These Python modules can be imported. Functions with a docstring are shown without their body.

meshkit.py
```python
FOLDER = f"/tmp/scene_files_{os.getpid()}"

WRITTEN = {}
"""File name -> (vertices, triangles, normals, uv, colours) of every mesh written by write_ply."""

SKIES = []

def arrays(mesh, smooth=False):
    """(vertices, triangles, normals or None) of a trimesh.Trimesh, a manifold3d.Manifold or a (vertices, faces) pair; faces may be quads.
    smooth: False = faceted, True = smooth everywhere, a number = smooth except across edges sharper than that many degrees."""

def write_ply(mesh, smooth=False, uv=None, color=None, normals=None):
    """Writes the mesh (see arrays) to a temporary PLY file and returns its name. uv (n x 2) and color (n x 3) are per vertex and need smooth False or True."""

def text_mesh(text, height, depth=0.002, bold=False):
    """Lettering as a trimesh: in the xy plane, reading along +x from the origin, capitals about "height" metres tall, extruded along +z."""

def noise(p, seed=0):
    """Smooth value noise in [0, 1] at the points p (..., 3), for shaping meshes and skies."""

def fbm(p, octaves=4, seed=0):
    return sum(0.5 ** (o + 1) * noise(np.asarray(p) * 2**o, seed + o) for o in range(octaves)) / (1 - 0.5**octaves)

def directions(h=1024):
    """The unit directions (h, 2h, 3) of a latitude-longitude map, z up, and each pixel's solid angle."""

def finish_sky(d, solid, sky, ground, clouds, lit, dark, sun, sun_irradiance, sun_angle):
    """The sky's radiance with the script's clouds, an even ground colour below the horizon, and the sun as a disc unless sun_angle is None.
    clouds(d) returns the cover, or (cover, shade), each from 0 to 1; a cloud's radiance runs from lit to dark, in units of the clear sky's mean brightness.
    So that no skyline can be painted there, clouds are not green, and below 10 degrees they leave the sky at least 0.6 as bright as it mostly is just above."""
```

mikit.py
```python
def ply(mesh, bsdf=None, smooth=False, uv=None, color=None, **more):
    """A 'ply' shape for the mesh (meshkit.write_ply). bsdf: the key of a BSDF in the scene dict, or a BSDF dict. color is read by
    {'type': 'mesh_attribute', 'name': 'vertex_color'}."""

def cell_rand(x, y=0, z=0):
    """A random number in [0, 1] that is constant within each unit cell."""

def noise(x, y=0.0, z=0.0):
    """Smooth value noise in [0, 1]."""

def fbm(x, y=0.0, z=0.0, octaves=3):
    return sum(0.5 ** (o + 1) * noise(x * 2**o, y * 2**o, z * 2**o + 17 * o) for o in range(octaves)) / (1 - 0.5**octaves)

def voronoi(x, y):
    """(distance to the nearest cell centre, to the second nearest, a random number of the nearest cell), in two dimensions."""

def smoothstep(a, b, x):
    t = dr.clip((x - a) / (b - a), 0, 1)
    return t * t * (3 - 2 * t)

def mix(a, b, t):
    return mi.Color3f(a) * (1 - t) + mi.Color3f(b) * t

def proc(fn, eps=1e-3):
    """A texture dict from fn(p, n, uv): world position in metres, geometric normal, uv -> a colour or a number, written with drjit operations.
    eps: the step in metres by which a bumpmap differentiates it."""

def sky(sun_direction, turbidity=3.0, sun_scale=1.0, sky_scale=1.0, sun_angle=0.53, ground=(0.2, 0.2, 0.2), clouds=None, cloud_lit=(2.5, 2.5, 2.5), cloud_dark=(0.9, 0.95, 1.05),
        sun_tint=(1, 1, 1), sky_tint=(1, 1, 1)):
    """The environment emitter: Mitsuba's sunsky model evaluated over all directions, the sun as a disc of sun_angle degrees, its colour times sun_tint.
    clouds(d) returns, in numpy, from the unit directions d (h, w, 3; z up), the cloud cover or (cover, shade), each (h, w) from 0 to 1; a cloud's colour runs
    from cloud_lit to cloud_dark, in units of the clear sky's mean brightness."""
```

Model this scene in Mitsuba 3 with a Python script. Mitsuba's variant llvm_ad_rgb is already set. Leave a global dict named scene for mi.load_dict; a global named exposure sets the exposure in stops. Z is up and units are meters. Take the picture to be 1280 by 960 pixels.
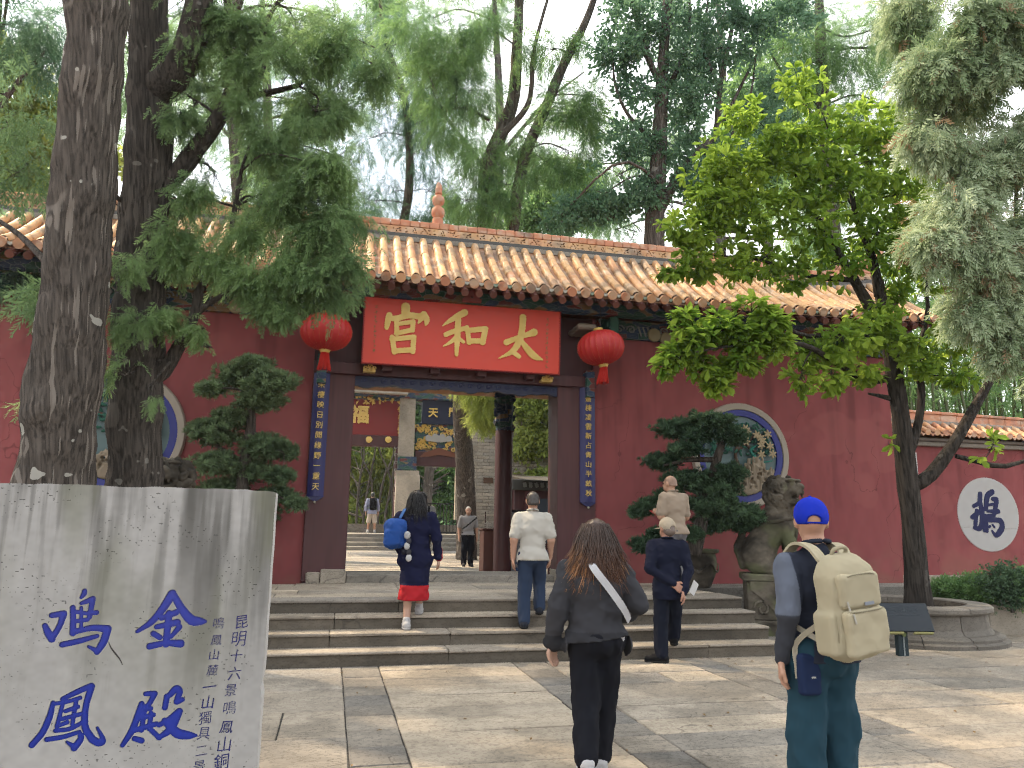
import math
import numpy as np, trimesh, mitsuba as mi, drjit as dr
import mikit, meshkit
from mikit import proc, noise, fbm, voronoi, cell_rand, smoothstep, mix
from shapely.geometry import Point, Polygon, MultiPoint, box as sbox
from shapely.ops import unary_union
from shapely import affinity
T = mi.ScalarTransform4f
scene, labels = {}, {}

# ------------------------------------------------------------------ camera, sky, exposure
YAW, PITCH, ROLL, FOCAL, EYE = math.radians(12.905), math.radians(10.51), math.radians(0.816), 960.0, 1.55
_fw = np.array([math.sin(YAW) * math.cos(PITCH), math.cos(YAW) * math.cos(PITCH), math.sin(PITCH)])
_r0 = np.array([math.cos(YAW), -math.sin(YAW), 0.0])
_u0 = np.cross(_r0, _fw)
_rt = math.cos(ROLL) * _r0 + math.sin(ROLL) * _u0
_up = -math.sin(ROLL) * _r0 + math.cos(ROLL) * _u0
CAM = np.array([0, 0, EYE])
scene['camera'] = dict(type='perspective', fov=2 * math.degrees(math.atan(640 / FOCAL)), fov_axis='x', near_clip=0.05, far_clip=2000.0,
                       to_world=T().look_at(origin=[0, 0, EYE], target=(CAM + _fw).tolist(), up=_up.tolist()))
SUN = (-0.60, 0.42, 1.0)
def cloud_cover(d):
    n = meshkit.fbm(d * 2.2 + 5.0, 4)
    return np.clip((n - 0.12) * 3.2, 0.55, 1) * 0.96, np.clip((n - 0.55) * 2, 0, 0.4)
scene['sky'] = mikit.sky(SUN, turbidity=3, sun_scale=1.0, sun_angle=1.8, sun_tint=(1.0, 0.95, 0.86), clouds=cloud_cover, cloud_lit=(3.6, 3.65, 3.7), cloud_dark=(2.4, 2.45, 2.5))
exposure = 2.75

def W(px, py, depth):
    """The point that a spot of the photograph has at this distance along the view axis (used to survey where plants stand)."""
    return CAM + depth * ((px - 640) / FOCAL * _rt - (py - 480) / FOCAL * _up + _fw)

# ------------------------------------------------------------------ helpers
def num(key):
    used = lambda k: k in scene or k in labels or k in _roots
    if not used(key):
        return key
    n = _count.get(key, 0)
    while True:
        n += 1
        if not used(f'{key}_{n:03d}'):
            _count[key] = n
            return f'{key}_{n:03d}'
_roots, _count = set(), {}

def tag(key, label=None, cat=None, group=None, kind=None):
    d = {k: v for k, v in (('label', label), ('category', cat), ('group', group), ('kind', kind)) if v}
    if d:
        labels[key] = {**labels.get(key, {}), **d}
    return key

def thing(name, label=None, cat=None, group=None, kind=None):
    key = num(name)
    _roots.add(key)
    tag(key, label, cat, group, kind)
    return key

def add(name, mesh, bsdf, parent=None, smooth=False, tone=None, color=None, label=None, cat=None, group=None, kind=None, uv=None):
    key = num(f'{parent}__{name}' if parent else name)
    if isinstance(mesh, tuple):
        mesh = trimesh.Trimesh(mesh[0], mesh[1], process=False)
    if smooth is not False and smooth is not True:
        mesh = trimesh.graph.smooth_shade(mesh, angle=np.radians(smooth), facet_minarea=None)
        smooth = True
    n = len(mesh.vertices)
    if uv is None:
        t = tone if tone is not None else (0.5, 0.5)
        uv = np.tile(np.asarray(t, float), (n, 1))
    if color is not None:
        color = np.asarray(color, float) * (.78 if bsdf in ('skin', 'hair') else .60)
        color = np.tile(color, (n, 1)) if color.ndim == 1 else color
    scene[key] = mikit.ply(mesh, bsdf, smooth=smooth, uv=uv, color=color)
    tag(key, label, cat, group, kind)
    return key

def TM(v, f):
    return trimesh.Trimesh(np.asarray(v, float), np.asarray(f, int), process=False)

def cat(*ms):
    ms = [m for x in ms for m in (x if isinstance(x, list) else [x])]
    v, f, o = [], [], 0
    for m in ms:
        v.append(np.asarray(m.vertices)); f.append(np.asarray(m.faces) + o); o += len(m.vertices)
    return TM(np.vstack(v), np.vstack(f))

def box(x0, x1, y0, y1, z0, z1, bevel=0.0, rough=0.0, rng=None):
    s = np.array([[i, j, k] for i in (0, 1) for j in (0, 1) for k in (0, 1)], float)
    lo, hi = np.array([x0, y0, z0], float), np.array([x1, y1, z1], float)
    if not bevel:
        v = lo + s * (hi - lo)
        return TM(v, [[0, 1, 3], [0, 3, 2], [4, 6, 7], [4, 7, 5], [0, 4, 5], [0, 5, 1], [2, 3, 7], [2, 7, 6], [0, 2, 6], [0, 6, 4], [1, 5, 7], [1, 7, 3]])
    pts = []
    for c in s:
        for a in range(3):
            q = lo + c * (hi - lo)
            for b in range(3):
                if b != a:
                    q[b] += bevel * (1 - 2 * c[b]) * (1 if rng is None else rng.uniform(0.5, 1.6))
            pts.append(q)
    pts = np.array(pts)
    if rough and rng is not None:
        pts += rng.uniform(-rough, rough, pts.shape) * [1, 1, 0.5]
    m = trimesh.convex.convex_hull(pts)
    return TM(m.vertices, m.faces)

def xf(m, rotz=0.0, move=(0, 0, 0), rotx=0.0, roty=0.0, scale=1.0):
    v = np.asarray(m.vertices) * scale
    for ang, (a, b) in ((rotx, (1, 2)), (roty, (2, 0)), (rotz, (0, 1))):
        if ang:
            c, s = math.cos(ang), math.sin(ang)
            v = v.copy()
            va, vb = v[:, a].copy(), v[:, b].copy()
            v[:, a], v[:, b] = c * va - s * vb, s * va + c * vb
    return TM(v + np.asarray(move, float), m.faces)

def smooth_path(p, n):
    p = np.asarray(p, float)
    if len(p) < 3:
        t = np.linspace(0, 1, n)[:, None]
        return p[0] + (p[-1] - p[0]) * t
    k = np.vstack([2 * p[0] - p[1], p, 2 * p[-1] - p[-2]])
    u = np.linspace(0, len(p) - 1 - 1e-9, n)
    i = u.astype(int); t = (u - i)[:, None]
    a, b, c, d = k[i], k[i + 1], k[i + 2], k[i + 3]
    return 0.5 * (2 * b + (c - a) * t + (2 * a - 5 * b + 4 * c - d) * t**2 + (3 * b - a - 3 * c + d) * t**3)

def tube(pts, r, sides=8, cap=True, wob=0.0, seed=0, frame=None):
    p = np.asarray(pts, float)
    r = np.interp(np.linspace(0, 1, len(p)), np.linspace(0, 1, len(np.atleast_1d(r))), np.atleast_1d(r))
    t = np.gradient(p, axis=0)
    t /= np.linalg.norm(t, axis=1, keepdims=True) + 1e-12
    ref = np.array([1.0, 0, 0]) if abs(t[:, 0]).mean() < 0.7 else np.array([0, 0, 1.0])
    a = np.cross(t, ref); a /= np.linalg.norm(a, axis=1, keepdims=True) + 1e-12
    b = np.cross(t, a)
    ang = np.arange(sides) * 2 * np.pi / sides
    ring = np.cos(ang)[None, :, None] * a[:, None] + np.sin(ang)[None, :, None] * b[:, None]
    rr = r[:, None] * np.ones(sides)
    v = p[:, None] + rr[..., None] * ring
    if wob:
        nn = meshkit.fbm(v * 3.1 + seed, 3, seed) - 0.5
        v = p[:, None] + (rr * (1 + wob * 2 * nn))[..., None] * ring
    i, j = np.meshgrid(np.arange(len(p) - 1), np.arange(sides), indexing='ij')
    q = np.stack([i * sides + j, i * sides + (j + 1) % sides, (i + 1) * sides + (j + 1) % sides, (i + 1) * sides + j], -1).reshape(-1, 4)
    f = np.vstack([q[:, [0, 1, 2]], q[:, [0, 2, 3]]])
    v = v.reshape(-1, 3)
    if cap:
        n0 = len(v); v = np.vstack([v, p[:1], p[-1:]])
        j = np.arange(sides); e = (len(p) - 1) * sides
        f = np.vstack([f, np.stack([(j + 1) % sides, j, j * 0 + n0], 1), np.stack([e + j, e + (j + 1) % sides, j * 0 + n0 + 1], 1)])
    m = TM(v, f)
    return m

def lathe(prof, n=32, c=(0, 0, 0)):
    prof = np.asarray(prof, float); ang = np.arange(n) * 2 * np.pi / n; k = len(prof)
    v = np.stack([prof[:, 0, None] * np.cos(ang), prof[:, 0, None] * np.sin(ang), np.repeat(prof[:, 1, None], n, 1)], -1).reshape(-1, 3)
    i, j = np.meshgrid(np.arange(k - 1), np.arange(n), indexing='ij')
    q = np.stack([i * n + j, i * n + (j + 1) % n, (i + 1) * n + (j + 1) % n, (i + 1) * n + j], -1).reshape(-1, 4)
    return TM(v + np.asarray(c, float), np.vstack([q[:, [0, 1, 2]], q[:, [0, 2, 3]]]))

def extr(poly, d):
    """A shapely polygon (x, z of an upright plane) as a solid of thickness d whose front looks towards -y; y runs from -d to 0."""
    ms = []
    for g in getattr(poly, 'geoms', [poly]):
        if g.area < 1e-9:
            continue
        m = trimesh.creation.extrude_polygon(g, d, engine='earcut')
        v = np.asarray(m.vertices)
        ms.append(TM(np.stack([v[:, 0], -v[:, 2], v[:, 1]], 1), m.faces))
    return cat(ms)

def brush(code, s=0.001):
    """Brush strokes 'x,z,width;...|...' as one outline."""
    out = []
    for st in code.split('|'):
        p = np.array([[float(a) for a in q.split(',')] for q in st.split(';')]) * s
        n = max(6, 5 * len(p)); q = smooth_path(p, n) if len(p) > 1 else p
        ds = [Point(a[0], a[1]).buffer(max(a[2], 0.004) / 2, 6) for a in q]
        out.append(unary_union([MultiPoint(list(x.exterior.coords) + list(y.exterior.coords)).convex_hull for x, y in zip(ds, ds[1:])]))
    return unary_union(out).simplify(0.0006)

def glyph(ch, x, z, h, slant=0.0, fat=0.0):
    """The character ch, h metres tall, its centre at (x, z)."""
    shape = None
    for part in GLYPH[ch].split(';'):
        pts = [[float(a) for a in q.split(' ')] for q in part[1:].split(',')]
        g = Polygon(pts).buffer(0)
        shape = g if shape is None else (shape.union(g) if part[0] == '+' else shape.difference(g))
    s = h / 92.0
    if fat:
        shape = shape.buffer(fat)
    return affinity.affine_transform(shape, [s, slant * s, 0, s, x - 48 * s - slant * s * 36, z - 36 * s])

# sculpting: a signed distance grid with smooth unions, meshed by surface nets
class Clay:
    def __init__(s, lo, hi, h):
        s.lo, s.h = np.asarray(lo, float), h
        s.n = np.ceil((np.asarray(hi, float) - s.lo) / h).astype(int) + 1
        s.D = np.full(s.n, 0.2, np.float32)
        s.ax = [s.lo[i] + np.arange(s.n[i]) * h for i in range(3)]
    def _region(s, lo, hi):
        a = np.clip(np.floor((np.asarray(lo) - s.lo) / s.h).astype(int), 0, s.n); b = np.clip(np.ceil((np.asarray(hi) - s.lo) / s.h).astype(int) + 1, 0, s.n)
        return tuple(slice(x, y) for x, y in zip(a, b))
    def _pts(s, R):
        return np.stack(np.meshgrid(*[s.ax[i][R[i]] for i in range(3)], indexing='ij'), -1).astype(np.float32)
    def put(s, d, R, k, sub=False):
        o = s.D[R]
        if d.size == 0: return
        if sub:
            d = -d; h = np.clip(0.5 - 0.5 * (o - d) / k, 0, 1); s.D[R] = o * (1 - h) + d * h + k * h * (1 - h)
        else:
            h = np.clip(0.5 + 0.5 * (o - d) / k, 0, 1); s.D[R] = o * (1 - h) + d * h - k * h * (1 - h)
    def cap(s, a, b, ra, rb=None, k=0.02, sub=False, flat=None):
        a, b = np.asarray(a, np.float32), np.asarray(b, np.float32); rb = ra if rb is None else rb
        m = max(ra, rb) + k + 3 * s.h
        R = s._region(np.minimum(a, b) - m, np.maximum(a, b) + m); P = s._pts(R)
        ab = b - a; t = np.clip(((P - a) @ ab) / max(ab @ ab, 1e-9), 0, 1)
        s.put(np.linalg.norm(P - a - t[..., None] * ab, axis=-1) - (ra + (rb - ra) * t), R, k, sub); return s
    def chain(s, pts, rs, k=0.02, sub=False):
        for i in range(len(pts) - 1):
            s.cap(pts[i], pts[i + 1], rs[i], rs[i + 1], k, sub)
        return s
    def ell(s, c, r, k=0.02, sub=False, rot=None):
        c, r = np.asarray(c, np.float32), np.asarray(r, np.float32); m = r.max() + k + 3 * s.h
        R = s._region(c - m, c + m); P = s._pts(R) - c
        if rot is not None: P = P @ np.asarray(rot, np.float32)
        k0 = np.linalg.norm(P / r, axis=-1); k1 = np.linalg.norm(P / (r * r), axis=-1)
        s.put(np.where(k1 > 1e-6, k0 * (k0 - 1) / np.maximum(k1, 1e-6), -r.min()), R, k, sub); return s
    def box(s, c, half, r=0.02, k=0.02, sub=False, rot=None):
        c, half = np.asarray(c, np.float32), np.asarray(half, np.float32); m = np.linalg.norm(half) + k + 3 * s.h
        R = s._region(c - m, c + m); P = s._pts(R) - c
        if rot is not None: P = P @ np.asarray(rot, np.float32)
        q = np.abs(P) - (half - r)
        s.put(np.linalg.norm(np.maximum(q, 0), axis=-1) + np.minimum(q.max(-1), 0) - r, R, k, sub); return s
    def cut(s, n, d, k=0.006):
        """keeps what lies where p.n < d"""
        P = s._pts(tuple(slice(0, x) for x in s.n)); n = np.asarray(n, np.float32)
        e = P @ n - d; h = np.clip(0.5 - 0.5 * (s.D - e) / k, 0, 1); s.D = s.D * (1 - h) + e * h + k * h * (1 - h); return s
    def ripple(s, amp, freq, seed=0, octv=3):
        P = s._pts(tuple(slice(0, x) for x in s.n)); near = np.abs(s.D) < amp * 4 + 3 * s.h
        s.D[near] += (amp * 2 * (meshkit.fbm(P[near] * np.asarray(freq) + seed * 3.7, octv, seed) - 0.5)).astype(np.float32); return s
    def mesh(s):
        D = s.D; ins = D < 0
        ins[[0, -1]] = False; ins[:, [0, -1]] = False; ins[:, :, [0, -1]] = False
        D = np.where(ins, D, np.maximum(D, 1e-6))
        nx, ny, nz = np.array(D.shape) - 1
        c8 = [(i, j, k) for i in (0, 1) for j in (0, 1) for k in (0, 1)]
        cnt = sum(ins[i:i + nx, j:j + ny, k:k + nz].astype(np.int8) for i, j, k in c8)
        cell = np.argwhere((cnt > 0) & (cnt < 8))
        acc, num_ = np.zeros((len(cell), 3)), np.zeros(len(cell))
        for a in range(3):
            for o in c8:
                if o[a]: continue
                o = np.array(o); e = o.copy(); e[a] = 1
                p, q = cell + o, cell + e
                dp, dq = D[p[:, 0], p[:, 1], p[:, 2]], D[q[:, 0], q[:, 1], q[:, 2]]
                x = (dp < 0) != (dq < 0); t = np.where(x, dp / np.where(x, dp - dq, 1), 0)
                w = cell + o + 0.0; w[:, a] += t
                acc[x] += w[x]; num_ += x
        V = s.lo + s.h * acc / np.maximum(num_, 1)[:, None]
        V[num_ == 0] = s.lo + s.h * (cell[num_ == 0] + .5)
        idx = np.full((nx, ny, nz), -1, np.int64); idx[cell[:, 0], cell[:, 1], cell[:, 2]] = np.arange(len(cell))
        F = []
        for a in range(3):
            b, c = (a + 1) % 3, (a + 2) % 3
            sl = [slice(None)] * 3; sl[a] = slice(0, -1); s2 = [slice(None)] * 3; s2[a] = slice(1, None)
            ch = np.argwhere(ins[tuple(sl)] != ins[tuple(s2)])
            ch = ch[(ch[:, b] > 0) & (ch[:, c] > 0)]
            flip = ~ins[ch[:, 0], ch[:, 1], ch[:, 2]]
            q = []
            for db, dc in ((-1, -1), (0, -1), (0, 0), (-1, 0)):
                w = ch.copy(); w[:, b] += db; w[:, c] += dc; q.append(idx[w[:, 0], w[:, 1], w[:, 2]])
            q = np.stack(q, 1); q[flip] = q[flip][:, ::-1]; F.append(q)
        F = np.vstack(F); F = F[(F >= 0).all(1)]
        T3 = np.vstack([F[:, [0, 1, 2]], F[:, [0, 2, 3]]]); n = len(V)
        E = np.vstack([F[:, [0, 1]], F[:, [1, 2]], F[:, [2, 3]], F[:, [3, 0]]]); E = np.unique(np.sort(E, 1), axis=0)
        deg = np.maximum(np.bincount(E.ravel(), minlength=n), 1)[:, None]
        for lam in (.5, -.53, .5, -.53):
            A = np.stack([np.bincount(E[:, 0], V[E[:, 1], k], n) + np.bincount(E[:, 1], V[E[:, 0], k], n) for k in range(3)], 1) / deg
            V = V + lam * (A - V) * (np.bincount(E.ravel(), minlength=n) > 0)[:, None]
        return TM(V, T3)

# foliage: many small leaf pieces spread along twigs
def kite(p, d, side, L, w, bend=0.0, nrm=(0, 0, 1)):
    p, d, side, nrm = (np.asarray(x, float) for x in (p, d, side, nrm))
    return np.array([p, p + d * L * 0.5 + side * w / 2 + nrm * bend, p + d * L, p + d * L * 0.5 - side * w / 2 + nrm * bend])

def leaf_unit(kind, rng):
    V = []
    if kind == 'cypress':                       # a feathery drooping spray along +x, of thin single slips
        for i in range(11):
            x = 0.04 + 0.9 * i / 10; L = 0.42 * (1 - 0.6 * x) * rng.uniform(.7, 1.2)
            for s in (-1, 1):
                a = 0.8 - 0.3 * x + rng.uniform(-.25, .25); d = np.array([np.cos(a), s * np.sin(a), rng.uniform(-.45, .2)]); d /= np.linalg.norm(d)
                p = np.array([x, 0.04 * np.sin(5 * x), -0.2 * x * x]); w = np.cross(d, [0.2 * s, 0, 1]); w /= np.linalg.norm(w)
                V.append(np.array([p + w * .012, p + d * L * .45 + w * .026, p + d * L, p + d * L * .45 - w * .026])[[0, 1, 2, 3]])
        v = np.vstack(V); n = len(V)
        f = np.vstack([[4 * i + 1, 4 * i + 2, 4 * i + 3] for i in range(n)] + [[4 * i, 4 * i + 1, 4 * i + 3] for i in range(n)])
        return v, f, np.repeat(np.arange(n), 4)
    elif kind == 'wisp':                        # a thin hanging spray
        for i in range(8):
            x = 0.05 + 0.85 * i / 7; L = 0.32
            for s in (-1, 1):
                a = 0.5 + rng.uniform(-.2, .2); d = np.array([np.cos(a), s * np.sin(a), rng.uniform(-.4, .2)])
                V.append(kite([x, 0, -0.25 * x * x], d, [-d[1], d[0], .3], L * rng.uniform(.6, 1.2), 0.04))
    elif kind == 'broad':                       # a loose twig of simple leaves
        for i in range(8):
            d = rng.normal(size=3) + [1.0, 0, -.25]; d /= np.linalg.norm(d); s = np.cross(d, rng.normal(size=3) * .5 + [0, 0, 1]); s /= np.linalg.norm(s)
            V.append(kite([0.9 * rng.random(), rng.uniform(-.25, .25), rng.uniform(-.2, .2)], d, s, 0.42, 0.22))
    elif kind == 'needle':                      # a rosette of narrow leaves around +z
        for i in range(16):
            a, e = i * 2.4 + rng.uniform(-.2, .2), rng.uniform(.15, 1.2)
            d = np.array([np.cos(a) * np.cos(e), np.sin(a) * np.cos(e), np.sin(e)]); s = np.cross(d, [0, 0, 1]); s /= np.linalg.norm(s)
            V.append(kite([0, 0, 0.1 * rng.random()], d, s, rng.uniform(.75, 1.05), 0.15))
    elif kind == 'bamboo':
        for i in range(7):
            d = rng.normal(size=3) * [1, 1, .5] + [0.9, 0, -.8]; d /= np.linalg.norm(d); s = np.cross(d, [0, 0, 1]); s /= np.linalg.norm(s)
            V.append(kite([0.5 * rng.random(), rng.uniform(-.1, .1), rng.uniform(-.1, .1)], d, s, rng.uniform(.6, .9), 0.11))
    if kind == 'magnolia':                      # a whorl of long obovate leaves at a twig's end, spread around +x
        for i in range(7):
            a, e = i * 2.2 + rng.uniform(-.3, .3), rng.uniform(.1, .9)
            d = np.array([np.sin(e) , np.cos(e) * np.cos(a), np.cos(e) * np.sin(a) * .55 - .12]); d /= np.linalg.norm(d)
            V.append(obovate(np.array([.1 * rng.random(), 0, 0]), d, rng.uniform(.75, 1.1), .40, rng))
        v = np.vstack(V); n = len(V)
        f = np.vstack([np.array(OBO) + 7 * i for i in range(n)])
        return v, f, np.repeat(np.arange(n), 7)
    v = np.vstack(V); n = len(V)
    f = np.vstack([[4 * i + a for a in t] for i in range(n) for t in ((0, 1, 2), (0, 2, 3))])
    return v, f, np.repeat(np.arange(n), 4)
OBO = [[0, 1, 3], [0, 3, 2], [1, 4, 3], [2, 3, 5], [3, 4, 6], [3, 6, 5]]
def obovate(p, d, L, w, rng):
    s = np.cross(d, [0, 0, 1.0]); s /= np.linalg.norm(s) + 1e-9; n = np.cross(s, d); n *= np.sign(n[2] + 1e-9)
    s = s + n * rng.uniform(-.35, .35)
    c = lambda u, k, h: p + d * L * u + s * k * w * L / 2 + n * L * h
    return np.array([p, c(.38, .72, .07), c(.38, -.72, .07), c(.5, 0, .03), c(.74, 1.0, .04), c(.74, -1.0, .04), c(1.0, 0, -.10)])

def frames(d, rng, roll=None, upright=None):
    """Rotation matrices (N,3,3) whose first column is d and whose third leans to +z."""
    d = d / (np.linalg.norm(d, axis=1, keepdims=True) + 1e-9)
    z = np.tile([0, 0, 1.0], (len(d), 1)) + (rng.normal(size=d.shape) * (roll if roll is not None else 0.5))
    y = np.cross(z, d); y /= np.linalg.norm(y, axis=1, keepdims=True) + 1e-9
    return np.stack([d, y, np.cross(d, y)], -1)

def scatter(kind, P, dirs, size, rng, roll=0.5, variants=4, up_axis=False):
    Vs, Fs, Us, o = [], [], [], 0
    which = rng.integers(0, variants, len(P))
    for k in range(variants):
        v, f, ids = leaf_unit(kind, rng)
        sel = np.nonzero(which == k)[0]
        if not len(sel): continue
        R = frames(dirs[sel], rng, roll)
        if up_axis: R = R[:, :, [1, 2, 0]]
        s = size * rng.uniform(.7, 1.3, len(sel))
        vv = np.einsum('nij,mj->nmi', R, v) * s[:, None, None] + P[sel][:, None]
        Vs.append(vv.reshape(-1, 3)); Fs.append((f[None] + (np.arange(len(sel)) * len(v))[:, None, None]).reshape(-1, 3) + o); o += len(sel) * len(v)
        lr = rng.random((len(sel), ids.max() + 1))[:, ids] * .5 + rng.random(len(sel))[:, None] * .5
        Us.append(np.stack([lr.ravel(), np.repeat(rng.random(len(sel)), len(v))], 1))
    return TM(np.vstack(Vs), np.vstack(Fs)), np.vstack(Us)

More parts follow.
